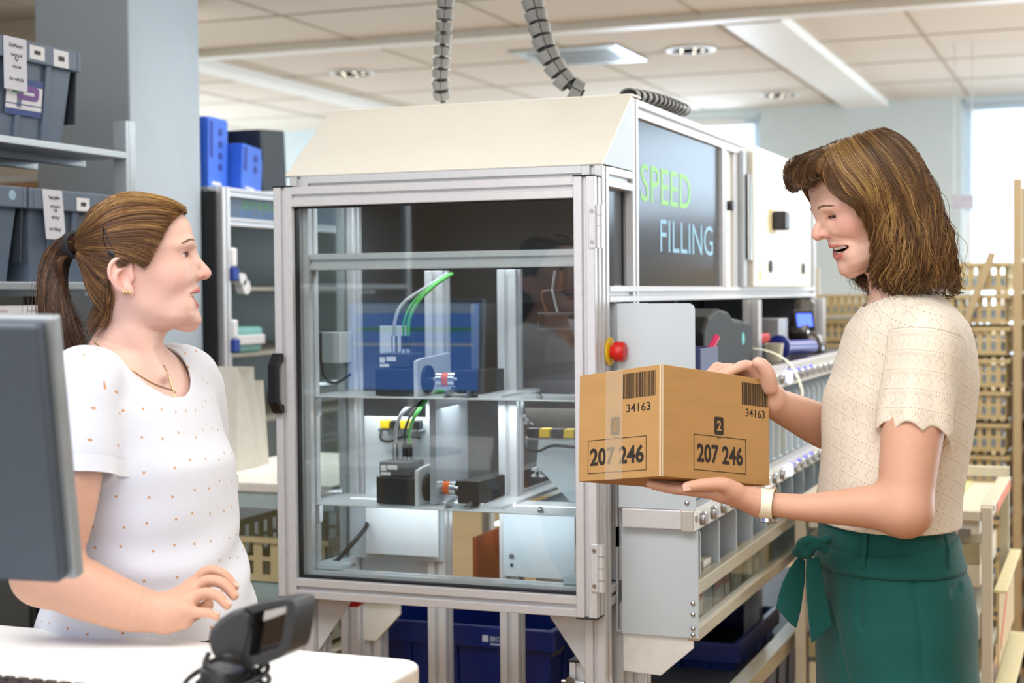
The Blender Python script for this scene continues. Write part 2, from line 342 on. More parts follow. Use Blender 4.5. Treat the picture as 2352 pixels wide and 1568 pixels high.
# bow handle at the left edge
h = MB(); hz0, hz1 = 1.255, 1.363; hx = X0 + .012
h.prism([(0, 0), (.0, -.004), (.020, -.018), (.026, -.018), (.026, .0)], (hx - .012, YD, hz1 - .018), (0, -1, 0), (0, 0, 1), (.026, 0, 0)) if False else None
prof = [(0, hz0 - .012), (-.014, hz0 - .012), (-.034, hz0 + .014), (-.034, hz1 - .014), (-.014, hz1 + .012), (0, hz1 + .012), (0, hz1 - .008), (-.012, hz1 - .008), (-.020, hz1 - .020), (-.020, hz0 + .020), (-.012, hz0 + .008), (0, hz0 + .008)]
h.prism(prof, (hx - .013, YD, 0), (0, 1, 0), (0, 0, 1), (.024, 0, 0))
hd = h.build('handle', M_black, door, bevel=.003)
for z in (hz0 - .002, hz1 + .002): MB().cyl((hx - .001, YD - .004, z), (hx - .001, YD - .016, z), .0045, 12).build('screw', M_steel, door)
# hinges
for (a, bz) in ((1.591, 1.679), (.893, .991)):
    b = MB(); b.box(XS - .014, XS + .001, YD - .004, YD, a, bz)
    hg = b.build('hinge', M_alu, door, bevel=.0015)
    b = MB(); n = 4; L = (bz - a) / n
    for k in range(n): b.cyl((XS + .008, YD - .001, a + k * L + .0006), (XS + .008, YD - .001, a + (k + 1) * L - .0006), .0075, 16)
    b.build('hinge_barrel', M_alu, door, smooth=40)
    for z in (a + .013, bz - .013): MB().cyl((XS - .006, YD - .004, z), (XS - .006, YD - .0065, z), .0042, 12).build('screw', M_steel, door)
# ---- shelf plates inside and their fittings
ZP = (1.277, 1.037)
for z in ZP:
    MB().box(X0 + .022, XS - .07, YF + .022, YH - .05, z - .003, z).build('shelf_plate', M_plate, T, bevel=.001)
    for x in (X0 + .05, -1.13):
        MB().lathe([(.0075, 0), (.0075, .007), (.004, .008), (.004, .012)], (x, YF + .04, z), n=6).build('bolt', M_steel, T)
        if x < -1.5: MB().box(x - .018, x + .012, YF + .03, YF + .05, z - .045, z - .0035).build('bracket', M_steel, T, bevel=.002)
    for x in (-1.345, -1.295): MB().obox((x, YF + .055, z + .008), (.0012, 0, .0), (0, .02, 0), (.004, 0, .009)).build('guide_lip', M_steel, T)
# drive: motor, flange, coupling; one on each plate
def drive(z):
    m = MB(); m.box(-1.525, -1.43, 3.105, 3.20, z + .001, z + .062).build('motor', M_black, T, bevel=.004)
    m = MB(); m.box(-1.52, -1.445, 3.112, 3.19, z + .0625, z + .094); mt = m.build('motor_head', M_dark, T, bevel=.003)
    MB().box(-1.515, -1.502, 3.1108, 3.1116, z + .074, z + .086).build('label', M_paper, T); MB().box(-1.499, -1.475, 3.1108, 3.1116, z + .077, z + .087).build('label', M_paper, T); MB().box(-1.515, -1.492, 3.1108, 3.1116, z + .064, z + .071).build('label', M_paper, T)
    MB().prism([(3.10, z), (3.285, z), (3.285, z + .09), (3.13, z + .083), (3.10, z + .078)], (-1.428, 0, 0), (0, 1, 0), (0, 0, 1), (.008, 0, 0)).build('flange', M_plate, T, bevel=.001)
    MB().cyl((-1.4195, 3.15, z + .036), (-1.412, 3.15, z + .036), .031, 28).build('flange_disc', M_blackm, T, smooth=40)
    MB().cyl((-1.412, 3.15, z + .036), (-1.33, 3.15, z + .036), .0045, 12).build('shaft', M_steel, T, smooth=40)
    MB().cyl((-1.392, 3.15, z + .036), (-1.378, 3.15, z + .036), .0165, 24).cyl((-1.362, 3.15, z + .036), (-1.348, 3.15, z + .036), .0165, 24).build('coupling', M_steel, T, smooth=40)
    MB().cyl((-1.378, 3.15, z + .036), (-1.362, 3.15, z + .036), .015, 24).build('coupling_insert', M_orange, T, smooth=40)
    MB().prism([(3.11, z + .008), (3.11, z + .058), (3.26, z + .056), (3.5, z + .05), (5.2, z + .05), (5.2, z + .008)], (-1.33, 0, 0), (0, 1, 0), (0, 0, 1), (.05, 0, 0)).build('belt_unit', M_blackm, T, bevel=.002)
    MB().prism([(3.11, z - .001), (3.11, z + .006), (5.2, z + .012), (5.2, z - .001)], (-1.28, 0, 0), (0, 1, 0), (0, 0, 1), (.055, 0, 0)).build('belt_guide', M_alu, T)
    # cables out of the motor head
    for k, (x, mt_, top) in enumerate(((-1.497, M_greyc, .0), (-1.463, M_green, .012), (-1.474, M_blackm, .006))):
        if k == 2 and z > 1.2: mt_ = M_green
        MB().cyl((x, 3.15, z + .094), (x, 3.15, z + .103), .007, 12).build('socket', M_steel, T, smooth=40)
        MB().cyl((x, 3.15, z + .103), (x, 3.15, z + .132), .0075 if k != 2 else .006, 12).build('plug', (M_steel if k == 0 else M_black), T, smooth=40)
        p = spline([(x, 3.15, z + .13), (x + .001, 3.152, z + .165), (x + .016, 3.165, z + .205), (-1.43 + top, 3.2, z + .245), (-1.405 + top, 3.24, z + (.27 if z > 1.2 else .236))], 14)
        MB().tube(p, .0042 if k != 2 else .003, 8).build('cable', mt_, T, smooth=60)
for z in ZP: drive(z)
# upright mount behind the upper motor
MB().box(-1.565, -1.50, 3.215, 3.221, 1.279, 1.43).build('mount_plate', M_plate, T, bevel=.001)
MB().box(-1.62, -1.435, 3.24, 3.246, .90, 1.22).build('back_plate', M_plate, T, bevel=.002)
MB().box(-1.40, -1.385, 3.12, 3.30, 1.04, 1.275).build('inner_plate', mat('inner grey steel', 'a3aab2', .35, metal=.3), T)
# white covers below the lower plate
for (pa, pb, y) in (((804, 1170), (1019, 1290), 3.262), ((1157, 1185), (1322, 1332), 3.262)):
    A, B = atY(*pa, y), atY(*pb, y); zt_ = 1.032; o = MB(); o.box(A[0], B[0], y - .003, y, atY(pb[0], pb[1], y)[2], zt_ ); o.build('cover', M_white, T, bevel=.001)
    for (dx, dz) in ((.0, .025), (.0, .045)) if True else ():
        x = B[0] - .02 if pa[0] < 1000 else A[0] + .02
        MB().cyl((x, y - .003, B[2] + .012 + dz - .01), (x, y - .007, B[2] + .012 + dz - .01), .005 if dz > .03 else .003, 12).build('screw', M_steel if dz > .03 else M_black, T)
A, B = atY(830, 1285, 3.29), atY(985, 1336, 3.29); MB().box(A[0], B[0], 3.287, 3.29, B[2] - .05, A[2] + .02).build('cover', M_white, T)
A, B = atY(1212, 1330, 3.30), atY(1322, 1365, 3.30); MB().box(A[0] + .02, B[0], 3.298, 3.30, B[2] - .04, A[2] + .02).build('cover', M_white, T)
MB().box(X0 + .04, XS - .05, 3.80, 3.81, 1.30, 1.90).build('bulkhead', mat('charcoal bulkhead', '3c434b', .6), T); MB().box(X0 + .04, XS - .05, YE - .06 if False else 5.44, 5.45, .95, 1.88).build('bulkhead', _mats['charcoal bulkhead'], T)  # dark sheets added so the enclosed inside reads as shaded
# triangle plates at the right, black sheet above the sensors
A = [atY(p, q, 3.18) for p, q in ((1238, 1005), (1325, 1005), (1325, 1152), (1310, 1152), (1232, 1068))]
MB().prism([(p[0], p[2]) for p in A], (0, 3.18, 0), (1, 0, 0), (0, 0, 1), (0, .003, 0)).build('chute_plate', M_white, T)
A = [atY(p, q, 3.20) for p, q in ((1207, 922), (1322, 922), (1322, 984), (1236, 984), (1207, 955))]
MB().prism([(p[0], p[2]) for p in A], (0, 3.20, 0), (1, 0, 0), (0, 0, 1), (0, .003, 0)).build('cover_sheet', mat('dark bronze sheet', '3a3632', .4, metal=.3), T)
for (px0, px1, py, y) in ((1210, 1322, 1004, 3.13), (873, 966, 984, 3.21)):
    A, B = atY(px0, py, y), atY(px1, py, y); zz = A[2]; w_ = (B[0] - A[0])
    MB().box(A[0], B[0], y - .01, y + .03, zz - .004, zz).build('sensor_bracket', M_steel, T)
    for k in range(4):
        MB().box(A[0] + w_ * (k / 4) + .002, A[0] + w_ * ((k + 1) / 4) - .002, y - .006, y + .02, zz + .0005, zz + .020).build('sensor', M_black if (k % 2 == 0) == (px0 > 1000) else M_yel, T, bevel=.002)
    p = spline([(A[0] - .012, y + .03, zz - .002), (A[0] + .004, y - .004, zz - .024), (A[0] + .03, y - .006, zz - .028), (A[0] + .06, y - .006, zz - .016), (B[0] + .0, y - .004, zz - .018)], 16)
    MB().tube(p, .0032, 8).build('cable', M_blackm, T, smooth=60)
# controller box on the left, camera bracket on the right, cable loops
A, B = atY(757, 762, 3.24), atY(800, 832, 3.24); MB().box(A[0] - .035, A[0] - .001, 3.20, 3.26, B[2], A[2]).build('controller', M_dark, T, bevel=.002); MB().box(A[0], B[0], 3.20, 3.26, B[2], A[2]).build('controller', M_plate, T, bevel=.002)
p = spline([(A[0], 3.2, B[2]), (A[0] + .01, 3.19, B[2] - .03), (A[0] + .04, 3.19, B[2] - .045), (A[0] + .075, 3.2, B[2] - .025)], 12); MB().tube(p, .003, 8).build('cable', M_blackm, T, smooth=60)
A, B = atY(1236, 720, 3.12), atY(1320, 756, 3.12)
b = MB(); b.tube([(A[0], 3.12, A[2]), (B[0], 3.12, A[2]), (B[0], 3.12, B[2]), (A[0], 3.12, B[2])], .003, 6, closed=True); b.build('camera_bracket', M_dark, T)
A, B = atY(1262, 722, 3.14), atY(1322, 792, 3.14); MB().box(A[0], B[0], 3.13, 3.19, B[2], A[2]).build('camera_housing', M_blackm, T, bevel=.003)
for k, (m_, dx) in enumerate(((M_greyc, .012), (M_blackm, .0), (mat('brown cable', '6b3d24', .5), -.012), (M_blackm, -.006), (M_blackm, .006))):
    a = atY(1275 + k * 7, 622, 3.16); e = atY(1270, 725, 3.15); p = spline([a, a + V(-.006, 0, -.04), e + V(-.012 + dx, 0, .05), e + V(dx, 0, 0)], 12); MB().tube(p, .003, 8).build('cable', m_, T, smooth=60)
MB().box(X0 + .05, X0 + .12, 3.07, 3.12, .89, .902).build('cable_clamp', M_white, T, bevel=.002)
MB().box(XS - .10, XS - .055, 3.07, 3.12, .89, .908).build('cable_clamp', M_white, T, bevel=.002)
p = spline([(-1.62, 3.25, .97), (-1.60, 3.2, .965), (-1.615, 3.15, .93), (-1.64, 3.12, .895)], 10); MB().tube(p, .005, 8).build('cable', M_blackm, T, smooth=60)
# conveyor bed running back through the machine, lit from inside
for z in ZP:
    MB().add([(-1.275, 3.36, z - .03), (-1.04, 3.36, z - .06), (-1.04, 5.2, z - .06), (-1.275, 5.2, z - .03), (-1.275, 3.36, z - .033), (-1.04, 3.36, z - .063), (-1.04, 5.2, z - .063), (-1.275, 5.2, z - .033)],
             [(0, 1, 2, 3), (7, 6, 5, 4), (0, 4, 5, 1), (1, 5, 6, 2), (2, 6, 7, 3), (3, 7, 4, 0)]).build('slide_bed', M_plate, T)
for k, (x, z, w_) in enumerate(((-1.25, 1.21, .04), (-1.21, 1.17, .03), (-1.17, 1.125, .035), (-1.23, 1.09, .03))):
    ext('side_rail', (x, 3.34, z), (x, 5.2, z), w_, .02)
for k in range(5): MB().box(-1.20, -1.02, 3.45 + k * .34, 3.455 + k * .34 + .17, 1.05 + .02, 1.055 + .15).build('divider', M_white, T)
MB().box(-1.36, -1.345, 3.4, 5.1, .955, .962).build('led_strip', mat('led strip glow', 'eaf6ff', .5, emit='eef8ff', estr=9), T)
MB().box(-1.16, -1.15, 3.4, 5.1, 1.235, 1.242).build('led_strip', _mats['led strip glow'], T)
MB().box(-1.40, -1.39, 3.36, 4.6, .80, .93).build('skirt_plate', mat('orange brown sheet', '9a4a24', .35, metal=.2), T)
# undercarriage: gussets, levelling feet, red bracket, pale guard
for s, x in ((1, X0 + .06), (-1, XS - .045)):
    MB().prism([(0, 0), (s * .10, 0), (0, -.14)], (x, YF + .02, .845), (1, 0, 0), (0, 0, 1), (0, .004, 0)).build('gusset', M_plate, T)
for px in (738, 1332):
    A = atY(px, 1470 if px < 1000 else 1530, 3.10); b = MB().extrusion((A[0], 3.10, A[2] - .16), (A[0], 3.10, A[2] + .012), .035, .035, up=(0, 1, 0)); b.build('clamp_post', M_alu, T, bevel=.001)
    MB().box(A[0] - .0185, A[0] + .0185, 3.08, 3.12, A[2] + .012, A[2] + .017).build('end_cap', M_black, T, bevel=.001)
    MB().cyl((A[0] - .01, 3.078, A[2] - .025), (A[0] - .01, 3.064, A[2] - .025), .011, 12).cyl((A[0] - .03, 3.07, A[2] - .027), (A[0] + .02, 3.07, A[2] - .027), .004, 10).build('clamp_bolt', M_steel, T, smooth=40)
A, B = atY(755, 1378, 3.10), atY(838, 1396, 3.10); MB().prism([(A[0], A[2] + .01), (B[0], A[2] + .008), (B[0] - .02, B[2]), (A[0] + .015, B[2])], (0, 3.10, 0), (1, 0, 0), (0, 0, 1), (0, .03, 0)).build('stop_bracket', M_red, T, bevel=.002)
A = [atY(p, q, 3.30) for p, q in ((832, 1380), (918, 1390), (918, 1412), (864, 1472), (832, 1470))]; MB().prism([(p[0], p[2]) for p in A], (0, 3.30, 0), (1, 0, 0), (0, 0, 1), (0, .012, 0)).build('guard', M_cream, T, bevel=.002)
ext('post', (-1.64, YH + .02, .02), (-1.64, YH + .02, .9), .045, .045, up=(0, 1, 0))
# emergency stop on the side
zE, yE = 1.379, 3.085
MB().lathe([(.030, 0), (.030, .003), (.028, .004)], (XS + .001, yE, zE), (1, 0, 0)).build('stop_plate', M_yel, T, smooth=40)
MB().lathe([(.013, .003), (.013, .018), (.0195, .018), (.021, .022), (.021, .036), (.017, .041), (.006, .0425)], (XS - .006, yE, zE), (1, 0, 0)).build('stop_button', M_red, T, smooth=40)
# ---- long body behind the head: rails, lettered panel, cabinet, end
YE = 5.50; zt, zb_ = 1.925, 1.481
ext('rail', (XS - c, YH, zt - .02), (XS - c, YE, zt - .02), .045, .04); ext('beam', (XS - c + .0012, YF + .045, 1.498), (XS - c + .0012, YE, 1.498), .045, .034)
ext('post', (XS - c, 4.115, 1.515), (XS - c, 4.115, 1.885), .05, .045, up=(0, 1, 0)); ext('post', (XS - c, 4.27, 1.515), (XS - c, 4.27, 1.885), .04, .045, up=(0, 1, 0)); ext('post', (XS - c, YE - .02, 0.03), (XS - c, YE - .02, 1.885), .045, .045, up=(0, 1, 0))
ext('rail', (X0 + .015 + c, YH, zt - .02), (X0 + .015 + c, YE, zt - .02), .045, .04); ext('rail', (X0 + .06, YE - .02, zt - .02), (XS - .045, YE - .02, zt - .02), .045, .04)
MB().box(X0 + .03, XS - .02, YH + .021, YE, zt - .003, zt + .001).build('top_panel', M_cream, T)
MB().box(X0 + .02, X0 + .03, YH, YE, .95, zt - .04).build('rear_panel', mat('grey rear panel', '5b6066', .5), T)
pn = MB().box(XS - .014, XS - .008, 3.312, 4.092, 1.515, 1.886).build('sign_panel', M_smoke, T); pn['label'] = 'smoked panel lettered SPEED FILLING'
M_lime = mat('lime lettering', '8fe06a', .5, var=.02); M_sky = mat('pale blue lettering', '8cc4e4', .5, var=.02)
for (s, ya, yb_, za, zb2, m_) in (('SPEED', 3.352, 3.79, 1.705, 1.79, M_lime), ('FILLING', 3.51, 4.02, 1.595, 1.672, M_sky)):
    MB().text(s, (XS - .0079, ya, za), (0, 1, 0), (0, 0, 1), yb_ - ya, zb2 - za).build('lettering', m_, pn)
# narrow column with a lock between the panel and the cabinet
MB().box(XS - .02, XS - .012, 4.14, 4.25, 1.515, 1.886).build('lock_panel', M_cream, T)
MB().box(XS - .012, XS - .006, 4.17, 4.185, 1.66, 1.81).build('latch', M_steel, T, bevel=.002); MB().cyl((XS - .012, 4.178, 1.735), (XS + .012, 4.178, 1.735), .014, 14).build('latch_knob', M_black, T, smooth=40)
cb = MB().box(XS - .02, XS + .028, 4.36, 5.25, 1.514, 1.90); cabn = cb.build('switch_cabinet', M_cream, T, bevel=.004); cabn['label'] = 'cream switch cabinet with a black rotary switch'
MB().box(XS - .01, XS + .012, 4.30, 4.355, 1.515, 1.895).build('cabinet_edge', M_alud, cabn); 
MB().cyl((XS + .02, 4.335, 1.59), (XS + .02, 4.335, 1.83), .008, 12).build('cabinet_hinge', M_steel, cabn, smooth=40)
MB().box(XS + .028, XS + .034, 4.57, 4.66, 1.675, 1.745).build('switch_plate', M_yel if False else mat('pale yellow plate', 'e9dfae', .5), cabn)
MB().box(XS + .034, XS + .075, 4.585, 4.65, 1.682, 1.738).build('rotary_switch', M_black, cabn, bevel=.006)
for y in (4.58, 5.10): MB().cyl((XS + .028, y, 1.575), (XS + .034, y, 1.575), .018, 16).build('cabinet_lock', M_black, cabn, smooth=40)
MB().prism([(0, 0), (.035, 0), (.0175, .035)], (XS + .0283, 4.42, 1.535), (0, 1, 0), (0, 0, 1), (.0006, 0, 0)).build('warning_sticker', M_yel, cabn)
MB().box(XS - .02, XS - .012, 5.26, YE - .045, 1.515, 1.886).build('end_panel', M_smoke, T)
# ------------------------------------------------------------------ cable chains
M_chain = mat('grey chain plastic', '8b8d8c', .5, var=.05); M_chaind = mat('dark chain joint', '3e4142', .6)
def chain_link():
    b = MB(); n = 12
    for s in (-1, 1):                                        # two curved shells per link
        prof = [(s * .0012 + s * .023 * math.sin(math.pi / 2 * i / 5), .017 * math.cos(math.pi / 2 * i / 5)) for i in range(6)]
        b.prism([(x, y) for x, y in prof] + [(x * .86, y - .003 if i < 3 else y - .0) for i, (x, y) in reversed(list(enumerate(prof)))], (0, 0, -.0135), (1, 0, 0), (0, 1, 0), (0, 0, .027))
        prof = [(x, -y) for x, y in prof]; b.prism(prof + [(x * .86, y + .003 if i < 3 else y) for i, (x, y) in reversed(list(enumerate(prof)))], (0, 0, -.0135), (1, 0, 0), (0, 1, 0), (0, 0, .027))
    return b
def make_chain(path, label, scale):
    P = np.array(path); L = np.r_[0, np.cumsum(np.linalg.norm(np.diff(P, axis=0), axis=1))]; step = .0305 * scale; n = int(L[-1] / step)
    root = thing('cable_chain', P[-1], label, 'cable chain', 'grey cable chains on the machine')
    MB().tube(P[::3], .008 * scale, 8).build('spine', M_chaind, root, smooth=60)
    proto = None; org = V(*P[-1])
    for k in range(n):
        s = (k + .5) * step; q = V(*[np.interp(s, L, P[:, i]) for i in range(3)]); q2 = V(*[np.interp(min(s + .01, L[-1]), L, P[:, i]) for i in range(3)]); t = unit(q2 - q)
        side = unit(CR - t * np.dot(CR, t)); nn = np.cross(t, side)
        M = Matrix(((side[0], nn[0], t[0]), (side[1], nn[1], t[1]), (side[2], nn[2], t[2]))).to_4x4()
        if proto is None:
            b = chain_link(); b.v = [(x * (1 - 5.5 * (z + .0135)), y * (1 - 5.5 * (z + .0135)), z * .84) for x, y, z in b.v]; me_o = b.build('link', M_chain, root); me_o.data.transform(Matrix.Translation([float(x) for x in _wl[root]])); o = me_o; proto = o
        else: o = proto.copy(); COL.objects.link(o); o.parent = root
        o.matrix_basis = Matrix.Translation([float(x) for x in q - org]) @ M @ Matrix.Diagonal((scale, scale, scale, 1))
    return root
top = lambda p: [p[0], p[1], ZC - .005]
d1 = [atD(1018, 238, 3.98), atD(1012, 195, 3.95), atD(1015, 130, 3.92), atD(1020, 60, 3.9), atD(1026, -20, 3.9)]; d1.append(d1[-1] + V(.02, 0, .12)); d1.append(V(d1[-1][0] + .01, d1[-1][1], ZC - .01))
make_chain(spline(d1[::-1], 120), 'straight grey cable chain hanging from the ceiling behind the hood', .95)
d2 = [atD(1342, 216, 3.62), atD(1310, 197, 3.62), atD(1281, 163, 3.63), atD(1256, 118, 3.64), atD(1238, 60, 3.66), atD(1222, -6, 3.68)]; d2.append(d2[-1] + V(-.03, 0, .15)); d2.append(V(d2[-1][0] - .02, d2[-1][1], ZC - .01))
make_chain(spline(d2[::-1], 140), 'curved grey cable chain bending down onto the machine roof', 1.15)
d3 = [V(-1.02, 3.38, 1.945), V(-1.0, 3.5, 1.948), V(-.995, 3.65, 1.95), V(-.995, 3.80, 1.95)]
make_chain(spline(d3, 60), 'short grey cable chain lying along the top edge of the machine', 1.0)
# ------------------------------------------------------------------ picking shelf along the machine's side
XF = -.80; YE0, YE1 = 3.10, 5.45
shelf = thing('picking_shelf', (-.9, 4.2, 0), 'long picking shelf with lit rails and white dividers along the side of the machine', 'shelf'); T2 = shelf
def ext2(name, p, q, w=.045, h=.045, up=(0, 0, 1), m=None): return MB().extrusion(p, q, w, h, up).build(name, m or M_alu, T2, bevel=.0012, seg=1)
pl = MB(); pl.prism(rrect(.165, .425, .014, corners=(0, 0, 1, 0)), (-.962, YE0 + .003, 1.053), (1, 0, 0), (0, 0, 1), (0, .004, 0)); pl.build('end_plate', M_white, T2, bevel=.0008)
pl = MB(); pl.prism(rrect(.165, .232, .014, corners=(0, 0, 1, 0)), (-.962, YE0 + .02, .785), (1, 0, 0), (0, 0, 1), (0, .004, 0)); pl.build('end_plate', M_white, T2, bevel=.0008)
pl = MB(); pl.prism([(0, .084), (.152, .084), (.152, .062), (.082, 0), (0, .004)], (-.962, YE0 + .028, .70), (1, 0, 0), (0, 0, 1), (0, .006, 0)); pl.build('end_plate', mat('white polymer', 'f0f2f0', .45), T2, bevel=.001)
for (x, z) in ((-.815, 1.068), (-.808, .858), (-.808, .835), (-.808, .806), (-.808, .793)):
    MB().ball((x, YE0 + .018 if z < 1 else YE0 + .001, z), .005, 12, sy=.5).build('screw', M_steel, T2, smooth=60)
# posts behind
for y in (3.2, 4.35, 5.40): ext2('post', (XS + .024, y, .05), (XS + .024, y, 1.478), up=(0, 1, 0))
# light rails (upper along the worktop, lower in the middle)
M_rail = mat('warm aluminium rail', 'cbc8c0', .35, metal=.45, var=.03)
M_lit = mat('lit blue button', '5a5cff', .4, emit='5458ff', estr=5); M_btn = mat('button steel', 'b7bbc2', .25, metal=.8); M_pur = mat('dim blue led', '4a4cff', .4, emit='4b4cff', estr=2)
M_litw = mat('lit white button', 'e8eaff', .4, emit='b9beff', estr=5)
for (z0_, z1_, zz) in ((1.251, 1.303, 0), (1.008, 1.052, 1)):
    b = MB(); b.box(-.955, XF - .012, YE0 + .001 if zz else YE0 + .01, YE0 + .046, z0_ + .004, z1_); b.build('rail_end', M_alu, T2, bevel=.002)
    ra = MB().box(XF - .028, XF, YE0, YE1, z0_, z1_).build('light_rail', M_rail, T2, bevel=.002)
    MB().cyl((XF, YE0 + .02, z0_ + .026), (XF + .002, YE0 + .02, z0_ + .026), .008, 14).build('screw', M_steel, T2)
    y = 3.17; k = 0
    while y < 5.4:
        zc = (z0_ + z1_) / 2 - .002; lit = (abs(y - 4.10) < .06) if zz == 0 else abs(y - 4.10) < .06
        b_ = MB().lathe([(.013, 0), (.013, .002), (.0150, .0025), (.0150, .008), (.0135, .010), (.004, .0103)], (XF, y, zc), (1, 0, 0), 20)
        b_.build('button', (M_litw if y > 4.09 else M_lit) if lit else M_btn, T2, smooth=40)
        if lit or 4.1 < y < 4.4: MB().ball((XF + .002, y + .045, zc + .014), .0045, 10).build('indicator', M_lit if lit else M_pur, T2, smooth=60)
        y += .0925 + (.085 if False else 0); k += 1
    MB().box(XF - .03, XF + .001, YE0, YE1, z1_, z1_ + .004).build('rail_cap', M_alu, T2)
# worktop above the upper rail and the backing behind
M_top = mat('dark worktop', '3a3a42', .3, var=.05)
MB().box(XS + .004, XF - .03, YE0 + .05, YE1, 1.275, 1.302).build('worktop', M_top, T2, bevel=.002)
MB().box(XS - .40, XS + .003, YE0 + .25, YE1, 1.275, 1.302).build('worktop', M_top, T2, bevel=.002)
MB().box(XS - .42, XS - .40, YE0 + .25, YE1, 1.303, 1.478).build('backboard', mat('grey backboard', '5f666e', .6), T2)
MB().box(XS - .39, XS + .02, YE1 - .012, YE1, 1.303, 1.478).build('backboard', mat('blue grey board', '8e98a3', .6), T2)
# dividers of the three tiers: white tongues with a round front corner
dv = None
for (za, zb3, x0_) in ((1.065, 1.235, -.965), (.885, 1.008, -.965)):
    y = 3.203; k = 0
    while y < 5.3:
        b = MB().prism(rrect(.152, zb3 - za, .022, corners=(0, 0, 1, 0)), (x0_, y, za), (1, 0, 0), (0, 0, 1), (0, .006, 0)); b.build('divider', M_white, T2, bevel=.001)
        y += .0845 if za > 1 else .169; k += 1
    MB().box(x0_ - .012, x0_ - .008, YE0 + .03, YE1, za - .1, zb3).build('back_panel', mat('grey shelf back', 'c3c9cc', .5), T2)
    MB().add([(XS + .004, YE0 + .03, za - .012), (XF - .03, YE0 + .03, za - .002), (XF - .03, YE1, za - .002), (XS + .004, YE1, za - .012), (XS + .004, YE0 + .03, za - .016), (XF - .03, YE0 + .03, za - .006), (XF - .03, YE1, za - .006), (XS + .004, YE1, za - .016)],
             [(0, 1, 2, 3), (7, 6, 5, 4), (0, 4, 5, 1), (1, 5, 6, 2), (2, 6, 7, 3), (3, 7, 4, 0)]).build('tier_floor', M_plate, T2) if za > 1 else None
# lower trough: two bars with a clear front, the packs of medicine stand inside
M_bar = mat('champagne aluminium', 'c9c2ae', .3, metal=.5, var=.03)
MB().box(XF - .022, XF + .002, YE0 + .026, YE1, .873, .903).build('trough_bar', M_bar, T2, bevel=.002); MB().box(XF - .022, XF + .002, YE0 + .026, YE1, .778, .806).build('trough_bar', M_bar, T2, bevel=.002)
MB().box(XF - .012, XF - .009, YE0 + .03, YE1, .806, .873).build('trough_front', M_clear, T2)
MB().box(XS + .002, XF - .023, YE0 + .03, YE1, .786, .790).build('trough_floor', M_plate, T2)
y = 3.372
while y < 5.3: MB().box(-.955, XF - .024, y, y + .005, .7905, .884).build('divider', M_white, T2); y += .169
MB().box(XF - .03, XF + .01, 3.3, YE1, .55, .592).build('bottom_bar', M_bar, T2, bevel=.002)
MB().box(XS - .5, XF - .04, 3.75, YE1, .50, .53).build('bottom_shelf', M_dark, T2)
for k, (z, y0_) in enumerate(((.70, 3.55), (.64, 3.45))): MB().box(XS - .30, XS - .26, y0_, YE1, z, z + .035).build('cross_rail', mat('dark grey rail', '4d4c48', .5), T2)
# packs in the trough
packs = [(3.14, .07, .095, 'c65f52', 'd8cfc0'), (3.225, .06, .10, 'd06a5c', 'e7e3d8'), (3.29, .07, .125, 'd8d2c2', '6a7184'), (3.40, .08, .10, 'c9776a', 'b7b3aa'), (3.485, .05, .09, 'c58277', 'ddd8cc'), (3.57, .09, .085, 'b7a58a', 'c7c0ae'), (3.70, .08, .10, 'd9c58c', 'e5dfc8'), (3.80, .06, .095, '60688f', 'd9d3c0'), (3.92, .09, .10, 'e0d3b0', 'c6a765')]
names = ['red and grey carton standing first in the clear fronted trough', 'red and white carton, second in the clear fronted trough', 'tall white carton with a dark label, third in the trough', 'pink carton in the second bay of the clear trough', 'small pale red carton beside the pink carton in the trough', 'tan carton in the third bay of the clear trough', 'cream yellow carton in the trough beyond the tan carton', 'blue carton in the clear trough beside the cream yellow one', 'sand coloured carton farthest along the clear trough']
for (y, w_, h_, c1, c2), nm in zip(packs, names):
    t = thing('medicine_carton', (-.86, y, .791), nm, 'carton', 'cartons in the clear trough')
    MB().box(-.895, XF - .016 - .012, y, y + w_, .791, .791 + h_).build('carton_body', mat('carton ' + c1, c1, .5, var=.03), t, bevel=.001)
    MB().box(XF - .0279, XF - .0275, y + .006, y + w_ - .006, .791 + h_ * .15, .791 + h_ * .45).build('printed_band', mat('carton ' + c2, c2, .5), t)
    MB().box(XF - .0279, XF - .0275, y + .006, y + w_ * .5, .791 + h_ * .62, .791 + h_ * .72).build('printed_line', M_blackm if h_ > .1 else mat('print red', 'b2322b', .5), t)
for (y, h_, lb) in ((4.02, .08, 'yellow box in the middle tier behind the held carton'), (4.13, .07, 'white box in the middle tier beside the yellow box')):
    tag(MB().box(-.93, XF - .04, y, y + .06, 1.068, 1.068 + h_).build('small_box', M_yel if y < 4.1 else M_paper, None, bevel=.002), lb, 'box')
# ---- things on the worktop
t = thing('label_printer', (-1.05, 3.85, 1.302), 'black label printer with a turquoise sticker on the worktop', 'printer'); zW = 1.3025
prof = [(3.53, zW), (4.06, zW), (4.06, zW + .112), (3.98, zW + .122), (3.84, zW + .128), (3.78, zW + .15), (3.68, zW + .158), (3.58, zW + .14), (3.53, zW + .10)]
pr = MB().prism(prof, (-1.13, 0, 0), (0, 1, 0), (0, 0, 1), (.245, 0, 0)).build('housing', mat('printer black', '101114', .55, var=.1, spec=.2), t, bevel=.008)
MB().prism([(3.84, zW + .1285), (4.055, zW + .1135), (4.055, zW + .118), (3.85, zW + .133)], (-1.12, 0, 0), (0, 1, 0), (0, 0, 1), (.22, 0, 0)).build('lid', mat('grey printer lid', '6e7377', .35), t, bevel=.001)
MB().box(-1.10, -.90, 4.06, 4.075, zW + .012, zW + .105).build('front_panel', mat('taupe panel', '5d564c', .45), t, bevel=.003)
MB().box(-1.08, -.92, 4.075, 4.079, zW + .046, zW + .054).build('label_slot', M_blackm, t)
